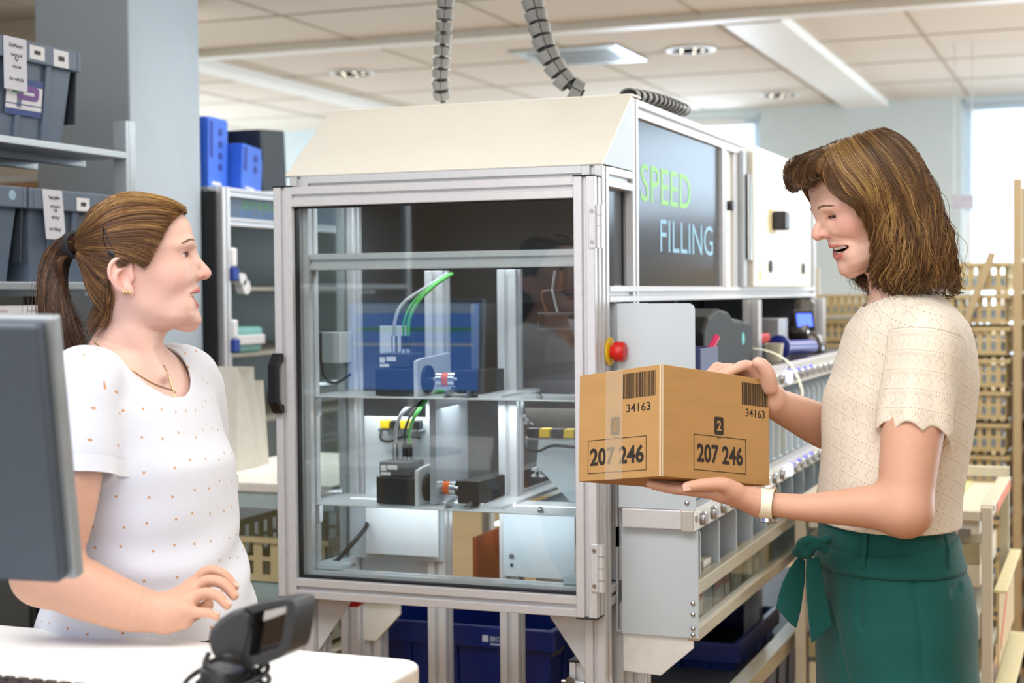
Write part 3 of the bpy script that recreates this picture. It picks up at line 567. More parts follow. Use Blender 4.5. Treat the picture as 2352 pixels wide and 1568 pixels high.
MB().lathe([(.016, 0), (.016, .0008), (.003, .001)], (-.885, 3.94, zW + .078), (1, 0, 0), 22).build('sticker', mat('turquoise sticker', '4fc7c4', .5), t, smooth=40)
MB().box(-1.02, -.99, 3.90, 3.925, zW + .1265, zW + .1305).build('sticker', M_yel, t)
p = spline([(-.93, 4.078, zW + .05), (-.86, 4.12, zW + .04), (-.80, 4.12, zW + .005), (-.765, 4.10, zW - .06), (-.77, 4.09, zW - .10)], 24); b = MB()
for i in range(len(p) - 1): b.add([p[i] + V(0, -.018, 0), p[i] + V(0, .018, 0), p[i + 1] + V(0, .018, 0), p[i + 1] + V(0, -.018, 0)], [(0, 1, 2, 3)])
o = b.build('label_strip', mat('label strip', 'eae6d0', .5), t, smooth=60); sol = o.modifiers.new('s', 'SOLIDIFY'); sol.thickness = .0006
t = thing('pen_bin', (-.90, 3.35, zW), 'dark blue open bin beside the white end plate holding a pink marker', 'bin')
b = MB(); b.box(-.955, -.835, 3.30, 3.305, zW, zW + .075); b.box(-.955, -.835, 3.46, 3.465, zW, zW + .075); b.box(-.955, -.950, 3.305, 3.46, zW, zW + .075); b.box(-.840, -.835, 3.305, 3.46, zW, zW + .075); b.box(-.95, -.84, 3.305, 3.46, zW, zW + .004)
b.build('bin_wall', mat('navy bin', '3b4474', .5), t, bevel=.0015)
tag(MB().cyl((-.86, 3.40, zW + .03), (-.835, 3.452, zW + .098), .0075, 14).build('marker_pen', mat('pink marker', 'f0407a', .4), None, smooth=40), 'pink marker pen sticking out of the dark blue bin', 'pen')
t = thing('film_roller', (-.87, 4.62, zW), 'dark blue film roll handle lying on the worktop by the paper cup', 'roller')
MB().cyl((-.90, 4.50, zW + .035), (-.85, 4.72, zW + .032), .021, 20).build('grip', mat('deep blue plastic', '1c2f8c', .35), t, smooth=40)
MB().lathe([(.022, 0), (.036, .004), (.036, .012), (.022, .016)], (-.905, 4.485, zW + .036), (.05, .22, -.003)).build('flange', _mats['deep blue plastic'], t, smooth=40)
t = thing('paper_cup', (-.89, 4.36, zW), 'cream paper cup on the worktop in front of the blue handle', 'cup')
MB().lathe([(.020, 0), (.026, .05), (.027, .052), (.0255, .052), (.019, .006), (.004, .004)], (-.89, 4.36, zW)).build('cup_wall', mat('cream card', 'e4dcc4', .6), t, smooth=40)
t = thing('red_tray', (-.95, 4.56, zW), 'small red box on the worktop behind the paper cup', 'box'); MB().box(-1.04, -.945, 4.45, 4.60, zW, zW + .045).build('tray_body', M_dark, t, bevel=.003); MB().box(-1.035, -.95, 4.455, 4.595, zW + .0455, zW + .075).build('contents', M_red, t, bevel=.006)
t = thing('handheld_scanner', (-.93, 4.98, zW), 'bronze black handheld scanner with a lit blue display in its cradle', 'scanner')
M_sc = mat('bronze black plastic', '2f2a24', .25, var=.08, coat=.3)
MB().lathe([(.06, 0), (.062, .02), (.05, .05), (.03, .065), (.004, .066)], (-.93, 5.08, zW)).build('cradle', M_sc, t, smooth=50)
p0, p1 = V(-.93, 4.92, zW + .05), V(-.93, 5.06, zW + .165); dd, ss, uu = frame(p1 - p0)
b = MB().obox((p0 + p1) / 2, ss * .034, dd * .085, uu * .024); b.build('scanner_body', M_sc, t, bevel=.018, seg=3)
MB().cyl(V(-.93, 5.02, zW + .09), V(-.93, 5.06, zW + .03), .018, 14).build('scanner_grip', M_sc, t, smooth=40)
nrm = unit(V(.55, -.8, .25)); cx = V(-.915, 4.945, zW + .105); sx = unit(np.cross((0, 0, 1), nrm)); sy = np.cross(nrm, sx)
MB().obox(cx, sx * .036, sy * .034, nrm * .006).build('display_bezel', M_black, t, bevel=.004); MB().obox(cx + nrm * .0065, sx * .026, sy * .021, nrm * .0006).build('display', mat('blue display', '4b63ff', .4, emit='4a66ff', estr=2.2), t)
tag(MB().box(-1.03, -.95, 4.72, 4.86, zW, zW + .115).build('grey_box', mat('pale grey box', 'aab0b4', .5), None, bevel=.003), 'pale grey ribbed box on the worktop left of the handheld scanner', 'box')
p = spline([(-.98, 3.6, 1.478), (-.99, 3.62, 1.45), (-1.0, 3.66, 1.43), (-1.02, 3.68, 1.40)], 10); tag(MB().tube(p, .004, 8).build('cable', mat('rust cable', '7a3c26', .5), None, smooth=60), 'rust brown cable hanging under the beam above the printer', 'cable')
# ---- blue crates under the machine and under the shelf
M_blue = mat('navy crate plastic', '0c2470', .35, var=.06); M_bluein = M_blue
def crate(name, x0, x1, y0, y1, z0, z1, m, label, cat='crate', group=None, taper=.02, rim=.012, lip=.05):
    t = thing(name, ((x0 + x1) / 2, (y0 + y1) / 2, z0), label, cat, group); k = taper; w = .004; b = MB()
    def shell(a0, a1, b0, b1, za, zb_, tp):
        lo = [(a0 + tp, b0 + tp, za), (a1 - tp, b0 + tp, za), (a1 - tp, b1 - tp, za), (a0 + tp, b1 - tp, za)]; hi = [(a0, b0, zb_), (a1, b0, zb_), (a1, b1, zb_), (a0, b1, zb_)]
        li = [(p[0] + (w if i in (0, 3) else -w), p[1] + (w if i < 2 else -w), p[2] + w) for i, p in enumerate(lo)]; hh = [(p[0] + (w if i in (0, 3) else -w), p[1] + (w if i < 2 else -w), p[2]) for i, p in enumerate(hi)]
        F = [(3, 2, 1, 0), (8, 9, 10, 11)]
        for i in range(4): j = (i + 1) % 4; F += [(i, j, 4 + j, 4 + i), (8 + j, 8 + i, 12 + i, 12 + j), (4 + i, 4 + j, 12 + j, 12 + i)]
        b.add(lo + hi + li + hh, F)
    shell(x0, x1, y0, y1, z0, z1, k); b.build('crate_body', m, t)
    r = MB(); e = rim
    for (a0, a1, c0, c1) in ((x0 - e, x1 + e, y0 - e, y0 - .0005), (x0 - e, x1 + e, y1 + .0005, y1 + e), (x0 - e, x0 - .0005, y0, y1), (x1 + .0005, x1 + e, y0, y1)): r.box(a0, a1, c0, c1, z1 - lip, z1 + .001)
    r.build('rim', m, t, bevel=.003)
    n = MB()
    for i in range(1, 4): xx = x0 + (x1 - x0) * i / 4; MB().prism([(-.008, 0), (.008, 0), (.008, 1), (-.008, 1)], (xx, y0 + k - .006, z0), (1, 0, 0), (0, -k, z1 - lip - z0), (0, .006, 0)).build('rib', m, t)
    for i in range(1, 4): yy = y0 + (y1 - y0) * i / 4; MB().prism([(-.008, 0), (.008, 0), (.008, 1), (-.008, 1)], (x1 - k + .006, yy, z0), (0, 1, 0), (k, 0, z1 - lip - z0), (-.006, 0, 0)).build('rib', m, t)
    return t
t = crate('storage_crate', -1.73, -1.235, 3.44, 3.84, .36, .705, M_blue, 'dark blue storage crate with white lettering under the glass door', group='blue crates under the machine')
MB().text('BROCACEF', (-1.385, 3.4275, .672), (1, 0, 0), (0, 0, 1), .068, .012).build('lettering', mat('white print', 'd5dbe8', .5), t); MB().box(-1.405, -1.390, 3.4272, 3.4276, .670, .686).build('emblem', _mats['white print'], t); MB().box(-1.385, -1.335, 3.4272, 3.4276, .664, .667).build('lettering', _mats['white print'], t)
crate('storage_crate', -1.72, -1.245, 3.45, 3.83, .02, .34, M_blue, 'dark blue storage crate beneath the lettered one under the machine', group='blue crates under the machine')
t = crate('storage_crate', -1.2, -.90, 3.9, 4.4, .30, .60, M_blue, 'dark blue crate with a pale label under the picking shelf', group='blue crates under the machine'); MB().box(-1.07, -1.0, 3.8865, 3.8872, .38, .45).build('label', mat('dim grey label', '8d8f90', .6), t)
crate('tote', -1.35, -.98, 4.02, 4.5, .604, .70, M_dark, 'black shallow tote behind the blue crate under the picking shelf', 'tote')
crate('storage_crate', -1.55, -1.0, 4.62, 5.3, .005, .42, M_dark, 'black floor crate farther back under the picking shelf', group='blue crates under the machine')
crate('storage_crate', -.98, -.60 if False else -.86, 3.45, 3.86, .005, .29, M_blue, 'dark blue crate on the floor nearest the end plates under the picking shelf', group='blue crates under the machine')
A = atY(1730, 1445, 4.35); tag(MB().prism([(-.03, 0), (.075, 0), (.075, .05), (.005, .05)], (A[0], 4.35, .705), (1, 0, 0), (0, 0, 1), (0, .06, 0)).build('yellow_pack', mat('mustard pack', 'd9a92c', .5), None, bevel=.002), 'mustard yellow pack in the dark tote under the trough', 'box')
# ------------------------------------------------------------------ implicit modelling: bodies and clothes as one smooth surface each
def smin(a, b, k):
    if k <= 0: return np.minimum(a, b)
    h = np.maximum(k - np.abs(a - b), 0) / k; return np.minimum(a, b) - h * h * k * .25
def smax(a, b, k): return -smin(-a, -b, k)
class Prim:
    def __init__(s, fn, lo, hi, op='u', k=.01): s.fn, s.lo, s.hi, s.op, s.k = fn, np.asarray(lo, float), np.asarray(hi, float), op, k
def p_cone(a, b, r1, r2=None, k=.01, op='u'):
    a, b = np.asarray(a, float), np.asarray(b, float); r2 = r1 if r2 is None else r2; ab = b - a; L2 = max(ab @ ab, 1e-12); R = max(r1, r2)
    def fn(P): t = np.clip((P - a) @ ab / L2, 0, 1); return np.linalg.norm(P - a - t[:, None] * ab, axis=1) - (r1 + (r2 - r1) * t)
    return Prim(fn, np.minimum(a, b) - R, np.maximum(a, b) + R, op, k)
def p_chain(pts, rad, k=.01, op='u', n=None, flat=None):
    """smooth tapering limb through pts; flat=(axis, factor) squeezes it along an axis"""
    P0 = np.asarray(pts, float); n = n or 4 * (len(P0) - 1) + 1; C = spline(P0, n); R = np.interp(np.linspace(0, len(P0) - 1, n), range(len(P0)), rad); m = R.max()
    if flat is not None: ax = unit(flat[0]); fc = flat[1]
    def fn(P):
        D = np.full(len(P), 9., P.dtype)
        for i in range(n - 1):
            a, ab = C[i], C[i + 1] - C[i]; q = P - a; t = np.clip(q @ ab / max(ab @ ab, 1e-12), 0, 1); q = q - t[:, None] * ab
            if flat is not None: h = q @ ax; q = q + np.outer(h * (1 / fc - 1), ax)
            D = np.minimum(D, np.linalg.norm(q, axis=1) - (R[i] + (R[i + 1] - R[i]) * t))
        return D
    return Prim(fn, C.min(0) - m, C.max(0) + m, op, k)
def p_ell(c, r, M=None, k=.01, op='u'):
    c, r = np.asarray(c, float), np.asarray(r, float); M = np.eye(3) if M is None else np.asarray(M, float); R = r.max()   # rows of M: local axes
    def fn(P):
        q = (P - c) @ M.T; k0 = np.linalg.norm(q / r, axis=1); k1 = np.linalg.norm(q / (r * r), axis=1); return k0 * (k0 - 1) / np.maximum(k1, 1e-9)
    return Prim(fn, c - R, c + R, op, k)
def p_loft(o, M, rows, k=.01, op='u', n=2.0, smooth=True, off=0.):
    """stack of half-ellipse slices along local z: rows (z, x-centre, y-centre, half-width, front, back[, front exponent])"""
    o, M = np.asarray(o, float), np.asarray(M, float); A = np.array([list(r) + [n] * (7 - len(r)) for r in rows], float); A = A[np.argsort(A[:, 0])]
    zz = np.linspace(A[0, 0], A[-1, 0], 160)
    if smooth:
        T = np.empty((160, 6))
        for j in range(6): T[:, j] = _pchip(A[:, 0], A[:, j + 1], zz)
    else: T = np.stack([np.interp(zz, A[:, 0], A[:, j + 1]) for j in range(6)], 1)
    T[:, 2:5] = np.maximum(T[:, 2:5] + off, .002); R = T[:, 2:5].max() + np.abs(T[:, :2]).max(); c0 = o + M.T @ V(0, 0, (A[0, 0] + A[-1, 0]) / 2); R = math.hypot(R, (A[-1, 0] - A[0, 0]) / 2 + off) + .01
    z0, z1 = A[0, 0] - off, A[-1, 0] + off
    def fn(P):
        q = (P - o) @ M.T; z = q[:, 2]; u = [np.interp(z, zz, T[:, j]) for j in range(6)]
        x = np.abs(q[:, 0] - u[0]); y = q[:, 1] - u[1]; b = np.where(y > 0, u[3], u[4]); e = np.where(y > 0, u[5], 2.0); y = np.abs(y)
        g = ((x / u[2]) ** e + (y / b) ** e) ** (1 / e); gr = np.sqrt((x / u[2] ** 2) ** 2 + (y / b ** 2) ** 2) / np.maximum(g, .05)
        d = (g - 1) / np.maximum(gr, 1e-6); d = np.where(g < .3, -np.minimum(u[2], b) * .6, d)
        return np.maximum(d, np.maximum(z0 - z, z - z1)) if k < 0 else smax(d, np.maximum(z0 - z, z - z1), .006)
    return Prim(fn, c0 - R, c0 + R, op, abs(k))
def _pchip(x, y, q):
    h = np.diff(x); d = np.diff(y) / h; m = np.zeros(len(x)); m[1:-1] = np.where(d[:-1] * d[1:] > 0, 2 * d[:-1] * d[1:] / np.where(np.abs(d[:-1] + d[1:]) < 1e-12, 1, d[:-1] + d[1:]), 0); m[0], m[-1] = d[0], d[-1]
    i = np.clip(np.searchsorted(x, q) - 1, 0, len(h) - 1); t = (q - x[i]) / h[i]; t2, t3 = t * t, t ** 3
    return (2 * t3 - 3 * t2 + 1) * y[i] + (t3 - 2 * t2 + t) * h[i] * m[i] + (-2 * t3 + 3 * t2) * y[i + 1] + (t3 - t2) * h[i] * m[i + 1]
def p_groove(pts, amp, w):
    """soft crease of depth amp and width w along pts"""
    q = p_chain(pts, [.0002] * len(pts), w, 'g'); q.amp = amp; return q
class Field:
    def __init__(s, prims, post=None): s.p = prims; s.post = post
    def __call__(s, P, sel=None):
        P = np.asarray(P); D = np.full(len(P), 1.0); lo, hi = P.min(0), P.max(0)
        for q in (s.p if sel is None else sel):
            mg = q.k + .012
            if np.any(q.lo - mg > hi) or np.any(q.hi + mg < lo): continue
            d = q.fn(P)
            if q.op == 'u': D = smin(D, d, q.k)
            elif q.op == 's': D = smax(D, -d, q.k)
            elif q.op == 'g': D = D + q.amp * np.exp(-(np.maximum(d, 0) / q.k) ** 2)
            else: D = smax(D, d, q.k)
        return s.post(P, D) if s.post else D
    def grad(s, P, e=.0015):
        G = np.stack([s(P + V(*(e if i == j else 0 for j in range(3)))) - s(P - V(*(e if i == j else 0 for j in range(3)))) for i in range(3)], 1)
        return G / np.maximum(np.linalg.norm(G, axis=1, keepdims=True), 1e-9)
def polygonize(F, h, lo=None, hi=None, B=24, hfun=None):
    """naive surface nets over sparse blocks"""
    us = [q for q in F.p if q.op == 'u']; lo = np.min([q.lo for q in us], 0) - .02 if lo is None else np.asarray(lo, float); hi = np.max([q.hi for q in us], 0) + .02 if hi is None else np.asarray(hi, float)
    N = np.ceil((hi - lo) / h).astype(int) + 1; nb = (N + B - 1) // B; NX, NY, NZ = (int(a) for a in nb * B + 2); VI, VP, FC = [], [], []
    lin_ = np.arange(0, B + 2); cs = np.linspace(0, B, 5)
    gid = lambda i, j, k: (i.astype(np.int64) * NY + j) * NZ + k
    for bi in range(nb[0]):
        for bj in range(nb[1]):
            for bk in range(nb[2]):
                o = np.array((bi, bj, bk)) * B; p0 = lo + o * h; p1 = p0 + (B + 1) * h
                if not any(np.all(q.lo - .01 < p1) and np.all(q.hi + .01 > p0) for q in us): continue
                X = np.stack(np.meshgrid(*([cs] * 3), indexing='ij'), -1).reshape(-1, 3) * h + p0; d = F(X)
                if np.abs(d).min() > B / 4 * h * 1.8 and (d.min() > 0) == (d.max() > 0): continue
                X = np.stack(np.meshgrid(lin_, lin_, lin_, indexing='ij'), -1).reshape(-1, 3) * h + p0; D = F(X).reshape(B + 2, B + 2, B + 2); S = D < 0
                if S.all() or not S.any(): continue
                C = S[:-1, :-1, :-1].astype(np.int8) * 0; acc = np.zeros(C.shape + (3,)); cnt = np.zeros(C.shape)
                n = B + 1
                for ax in range(3):
                    for a in (0, 1):
                        for b in (0, 1):
                            s0 = [None] * 3; s1 = [None] * 3; oth = [x for x in range(3) if x != ax]; off = np.zeros(3); off[oth[0]] = a; off[oth[1]] = b
                            for x in range(3): s0[x] = slice(int(off[x]), int(off[x]) + n); s1[x] = s0[x]
                            s1[ax] = slice(1, 1 + n); A0, A1 = D[tuple(s0)], D[tuple(s1)]; m = (A0 < 0) != (A1 < 0); t = np.where(m, A0 / np.where(m, A0 - A1, 1), 0)
                            e = np.zeros(C.shape + (3,)); e += off; e[..., ax] = t; acc += np.where(m[..., None], e, 0); cnt += m
                I = np.argwhere(cnt > 0); I = I[(I < B + 1).all(1)]
                VI.append(gid(*(I + o).T)); VP.append(lo + (o + I + acc[tuple(I.T)] / cnt[tuple(I.T)][:, None]) * h)
                for ax in range(3):
                    s0 = [slice(0, B + 1)] * 3; s1 = [slice(0, B + 1)] * 3; s1[ax] = slice(1, B + 2); A0, A1 = S[tuple(s0)], S[tuple(s1)]
                    E = np.argwhere(A0 != A1); u, w = [x for x in range(3) if x != ax]; mn = (E < B) if True else E
                    E = E[mn.all(1)]; E = E[((E + o)[:, u] > 0) & ((E + o)[:, w] > 0)]
                    if not len(E): continue
                    fl = A0[tuple(E.T)]; du = np.zeros(3, int); du[u] = 1; dw = np.zeros(3, int); dw[w] = 1; G = E + o
                    q = [gid(*(G - du - dw).T), gid(*(G - dw).T), gid(*G.T), gid(*(G - du).T)]
                    if ax == 1: fl = ~fl
                    Q = np.stack(q, 1); Q[~fl] = Q[~fl][:, ::-1]; FC.append(Q)
    ids = np.concatenate(VI); P = np.concatenate(VP); ids, ix = np.unique(ids, return_index=True); P = P[ix]; Fc = np.concatenate(FC); J = np.searchsorted(ids, Fc); J = np.minimum(J, len(ids) - 1)
    ok = (ids[J] == Fc).all(1); return P, J[ok]
def relax(P, Fq, n=1, lam=.5):
    """gentle smoothing along the mesh"""
    for _ in range(n):
        S = np.zeros_like(P); c = np.zeros(len(P))
        for a, b in ((0, 1), (1, 2), (2, 3), (3, 0)):
            for i, j in ((a, b), (b, a)): np.add.at(S, Fq[:, i], P[Fq[:, j]]); np.add.at(c, Fq[:, i], 1)
        P = P + lam * (S / np.maximum(c, 1)[:, None] - P)
    return P
def march(F, px, py, d0, d1, off=0., n=48):
    """where the sight line of each pixel first meets the field (or passes closest to it)"""
    px, py = np.atleast_1d(np.asarray(px, float)), np.atleast_1d(np.asarray(py, float))
    D = CF[None] + CR[None] * ((px - W_PX / 2) / F_PX)[:, None] - CU[None] * ((py - H_PX / 2) / F_PX)[:, None]
    t = np.full(len(px), float(d0)); best = np.full(len(px), 9.); tb = t.copy(); done = np.zeros(len(px), bool)
    for _ in range(n):
        f = F(CAM + D * t[:, None]) - off; b = (f < best) & ~done; best = np.where(b, f, best); tb = np.where(b, t, tb); done |= f < .0006
        t = np.where(done, t, t + np.clip(f * .8, .0006, .04)); 
        if done.all() or (t > d1).all(): break
    return CAM + D * tb[:, None]
def tubes(paths, r, sides=3, rtip=.3):
    """many thin strands (n, m, 3) as one vertex and quad list"""
    P = np.asarray(paths, float); n, m, _ = P.shape; T = np.gradient(P, axis=1); T /= np.maximum(np.linalg.norm(T, axis=2, keepdims=True), 1e-9)
    up = np.broadcast_to(V(.31, .52, .8), T.shape); S = np.cross(T, up); S /= np.maximum(np.linalg.norm(S, axis=2, keepdims=True), 1e-9); U = np.cross(S, T)
    pr = np.interp(np.linspace(0, 1, m), [0, .1, .75, 1], [.7, 1, 1, rtip]); R = (np.asarray(r).reshape(-1, 1) * pr[None] if np.ndim(r) else r * pr[None] * np.ones((n, 1)))[..., None]
    A = [2 * math.pi * k / sides for k in range(sides)]; W = np.stack([P + (S * math.cos(a) + U * math.sin(a)) * R for a in A], 2)
    idx = np.arange(n * m * sides).reshape(n, m, sides); a, b = idx[:, :-1], idx[:, 1:]; Fq = np.stack([a, np.roll(a, -1, 2), np.roll(b, -1, 2), b], -1).reshape(-1, 4)
    return W.reshape(-1, 3), Fq
# ------------------------------------------------------------------ people: shared pieces
def attr_mat(name, rough=.5, sss=.0, spec=.4, bump=.0, bscale=300., var=.05, vscale=60., sheen=0.):
    m = mat(name, 'ffffff', rough, var=var, scale=vscale, bump=bump, bscale=bscale, spec=spec, sss=sss, sheen=sheen); nt = m.node_tree; b = nt.nodes['Principled BSDF']
    a = nt.nodes.new('ShaderNodeAttribute'); a.attribute_name = 'tone'; src = b.inputs['Base Color'].links[0].from_socket
    x = nt.nodes.new('ShaderNodeMix'); x.data_type = 'RGBA'; x.blend_type = 'MULTIPLY'; x.inputs['Factor'].default_value = 1
    nt.links.new(src, x.inputs['A']); nt.links.new(a.outputs['Color'], x.inputs['B']); nt.links.new(x.outputs['Result'], b.inputs['Base Color']); return m
M_skin = attr_mat('skin', .48, .12, .35, .06, 900., .03, 90.)
M_hair = attr_mat('hair', .38, 0, .5, 0, 300., .10, 25.)
M_tooth = mat('tooth enamel', 'f3efe4', .25, var=.02); M_eyew = mat('eye white', 'efece8', .15, var=.02, coat=.5); M_iris = mat('iris', '3a2c20', .4, var=.3, scale=400, spec=.3); M_pup = mat('pupil', '060606', .1)
M_gold = mat('gold', 'd9b877', .2, metal=1.); M_silver = mat('silver', 'd8d8da', .15, metal=1.)
def axes(yaw_deg, pitch_deg, roll_deg=0.):
    """rows x (to the person's left), y (forward), z (up) for a heading given in the floor plane"""
    a = math.radians(yaw_deg); f = V(math.cos(a), math.sin(a), 0); l = V(-f[1], f[0], 0); u = V(0, 0, 1); p = math.radians(pitch_deg)
    f2 = f * math.cos(p) + u * math.sin(p); u2 = u * math.cos(p) - f * math.sin(p); r = math.radians(roll_deg)
    return np.stack([l * math.cos(r) + u2 * math.sin(r), f2, u2 * math.cos(r) - l * math.sin(r)])
SKULL = [(.124, 0, .012, .014, .02, .02, 2.0), (.117, 0, .006, .042, .052, .040, 2.1), (.104, 0, 0, .058, .078, .045, 2.2), (.088, 0, 0, .067, .0985, .051, 2.3), (.072, 0, 0, .0715, .1065, .057, 2.35), (.058, 0, 0, .0735, .1085, .060, 2.35),
         (.044, 0, 0, .0735, .1100, .061, 2.4), (.031, 0, 0, .0722, .1062, .060, 2.3), (.015, 0, 0, .0712, .1015, .058, 2.2), (0, 0, 0, .0695, .1025, .055, 2.05), (-.014, 0, .0, .0665, .1058, .053, 1.85), (-.028, 0, .005, .0640, .1010, .052, 1.75),
         (-.045, 0, .020, .0595, .0810, .055, 1.75), (-.060, 0, .035, .0525, .0650, .056, 1.9), (-.070, 0, .046, .0455, .0562, .050, 2.2), (-.079, 0, .054, .036, .0455, .036, 2.1), (-.0855, 0, .060, .019, .028, .014, 2.0)]
def skull(dz): return [(r[0] + dz * max(0., 1 - abs(r[0] - .040) / .055) ** .5 * (1 if .02 < r[0] < .08 else 0), *r[1:]) for r in SKULL]
def head_prims(O, M, smile=1.0, open_=1.0, ears=True, dz=0., mw=.028, cz=.0015):
    O = np.asarray(O, float); H = lambda *p: O + M.T @ V(*p); head_prims.dz = dz
    P = [p_loft(O, M, skull(dz), k=.01)]
    for s in (-1, 1):
        P += [p_ell(H(s * .0365, .0720, -.012 + .005 * smile), (.0215, .0200, .022), M, .026), p_ell(H(s * .030, .080, -.052), (.015, .015, .016), M, .02)]
        P += [p_ell(H(s * .0345, .1085, .0262 + dz), (.0160, .0130, .0100), M, .010, 's')]
        P += [p_chain([H(s * .014, .103, .0415 + dz), H(s * .031, .0985, .0455 + dz), H(s * .048, .084, .0415 + dz)], (.0042, .0052, .004), .010)]
    P += [p_chain([H(0, .1005, .037 + dz), H(0, .1058, .0185 + dz * .6), H(0, .1145, .0057), H(0, .1196, -.0044)], (.0088, .0082, .0080, .0096), .009)]
    for s in (-1, 1): P += [p_ell(H(s * .0120, .1065, -.0072), (.0062, .0092, .0060), M, .006), p_cone(H(s * .015, .098, .012), H(s * .021, .092, -.006), .010, .008, .016)]
    P += [p_cone(H(0, .1185, -.0085), H(0, .1065, -.0122), .0042, .004, .005)]
    for s in (-1, 1): P += [p_ell(H(s * .0066, .1140, -.0140), (.0032, .0058, .0042), M, .0025, 's')]
    # lips, the mouth and its opening
    FB = Field(list(P)); fw = M[1]
    def ysurf(x, z):
        y = .125
        for _ in range(60): y -= max(FB(H(x, y, z)[None])[0], .0) * .75
        return y
    head_prims.ysurf = ysurf
    n_lip = len(P)
    lt = .70 if smile > 1.2 else .95; head_prims.mw, head_prims.cz = mw, cz
    def arc(pts): q = [(x, ysurf(x, z) + d, z) for x, z, d in pts]; return [H(-x, y, z) for x, y, z in q] + [H(x, y, z) for x, y, z in q[::-1]]
    P += [p_chain(arc(((mw, -.0360 + cz, -.0012), (mw * .58, -.0318 + cz * .5, -.0024), (.004, -.0290, -.0026))), [r * lt for r in (.0024, .0042, .0052, .0052, .0042, .0024)], .005, n=25)]
    P += [p_chain(arc(((mw * .98, -.0380 + cz, -.0014), (mw * .58, -.0458 - .003 * open_, -.0022), (.004, -.0482 - .0035 * open_, -.0018))), [r * (.45 + lt / 2) for r in (.0024, .0050, .0060, .0060, .0050, .0024)], .006, n=25)]
    P += [p_ell(H(0, .0855, -.0790), (.0175, .0165, .0130), M, .016)]
    P += [p_chain(arc(((mw * .99, -.0368 + cz, .0008), (mw * .62, -.0385 - .001 * open_, .0005), (.004, -.0392 - .0018 * open_, .001))), [r * open_ for r in (.0020, .0056, .0066, .0066, .0056, .0020)], .0012, 's', n=25)]
    P += [p_ell(H(0, .080, -.0392), (mw * .80, .020, .0062 * open_), M, .003, 's')]
    for s in (-1, 1): P += [p_groove([*[H(s * a, ysurf(s * a, b) + .0005, b) for a, b in ((.0170, -.005), (.0235, -.015), (mw + .0055, -.028), (mw + .0080, -.042))]], .0008 * smile, .0046)]
    # lids round the eyes
    for s in (-1, 1):
        E = H(s * .0318, .0815, .0268 + dz); P += [p_ell(E, (.0142, .0137, .0134), M, .0045)]
        P += [p_chain([H(s * .0195, .0950, .0252 + dz), H(s * .026, .0985, .0280 + dz), H(s * .034, .0975, .0286 + dz), H(s * .0445, .0880, .0262 + dz)], (.0006, .0024 * (1 if smile < 1.2 else .75), .0026 * (1 if smile < 1.2 else .7), .0006), .001, 's', n=17)]
        P += [p_ell(H(s * .032, .092, .0262 + dz), (.0116, .010, .0034 * (1 if smile < 1.2 else .6)), M, .0012, 's')]
    head_prims.lips, head_prims.mouth = P[n_lip:n_lip + 2], P[n_lip + 3:n_lip + 5]
    if ears:
        for s in (-1, 1):
            a = math.radians(24) * s; Mx = np.stack([math.cos(a) * M[0] + math.sin(a) * M[1] * 1, math.cos(a) * M[1] - math.sin(a) * M[0], M[2]])
            X = lambda y, z, o=0.: H(s * (.0735 + o - y * .32), y + .0045, z)
            P += [p_ell(X(-.007, .004), (.0052, .0165, .0285), Mx, .006), p_ell(X(.001, -.021), (.0045, .0075, .0085), M, .006)]
            P += [p_ell(X(-.003, .001, .0065), (.0062, .0088, .0125), Mx, .003, 's'), p_ell(X(-.007, .0165, .0065), (.0038, .0070, .0070), Mx, .003, 's')]
            P += [p_chain([X(.007, .005, .003), X(.0085, .019, .003), X(.002, .0295, .004), X(-.011, .0300, .0045), X(-.0215, .020, .004), X(-.0235, .005, .004), X(-.0165, -.010, .003), X(-.007, -.020, .0025)], (.0022, .003, .0034, .0034, .0032, .003, .003, .003), .0025, n=29)]
            P += [p_chain([X(-.003, .0145, .0035), X(-.0125, .0095, .005), X(-.0145, -.001, .005), X(-.009, -.0105, .0035)], (.002, .0026, .0026, .002), .003), p_ell(X(.0085, .0, .0022), (.003, .003, .006), M, .004)]
    return P, H
def skin_tone(P, base, H, M, O, lip='c4655f', blush='dd8f85', smile=1.0):
    """natural colour differences of skin: lips, cheeks, the inside of the mouth"""
    q = (P - O) @ M.T; C = np.tile(np.array(lin(base)), (len(P), 1)); x, y, z = np.abs(q[:, 0]), q[:, 1], q[:, 2]
    def blend(w, h): w = np.clip(w, 0, 1)[:, None]; C[:] = C * (1 - w) + np.array(lin(h)) * w
    g = lambda cx, cy, cz, r: np.exp(-(((x - cx) / r) ** 2 + ((y - cy) / (r * 1.2)) ** 2 + ((z - cz) / r) ** 2))
    blend(.30 * smile * g(.047, .070, .0, .026), blush); blend(.45 * g(0, .122, -.004, .013), blush); blend(.35 * g(.012, .108, -.008, .008), blush); blend(.30 * g(0, .095, -.076, .018), blush); blend(.45 * g(.078, -.010, .004, .024), blush)
    near = np.linalg.norm(q - V(0, .095, -.038), axis=1) < .05; I = np.where(near)[0]; pn = P[I]
    dl = np.minimum(*[l.fn(pn) for l in head_prims.lips]); w = np.zeros(len(P)); w[I] = np.clip(1 - (dl - .0006) / .0012, 0, 1) * .9; blend(w, lip)
    dm = np.abs(np.minimum(*[l.fn(pn) for l in head_prims.mouth])); w = np.zeros(len(P)); w[I] = np.clip(1 - (dm - .0006) / .0012, 0, 1) * np.clip((.0955 - y[I]) / .003, 0, 1); blend(w, '5a1f1d')
    blend(.5 * np.exp(-((np.abs(x - .032) / .013) ** 4 + (np.abs(z - .0268 - head_prims.dz) / .0065) ** 4)) * (y > .084), 'b57f72')
    return np.c_[C, np.ones(len(P))]
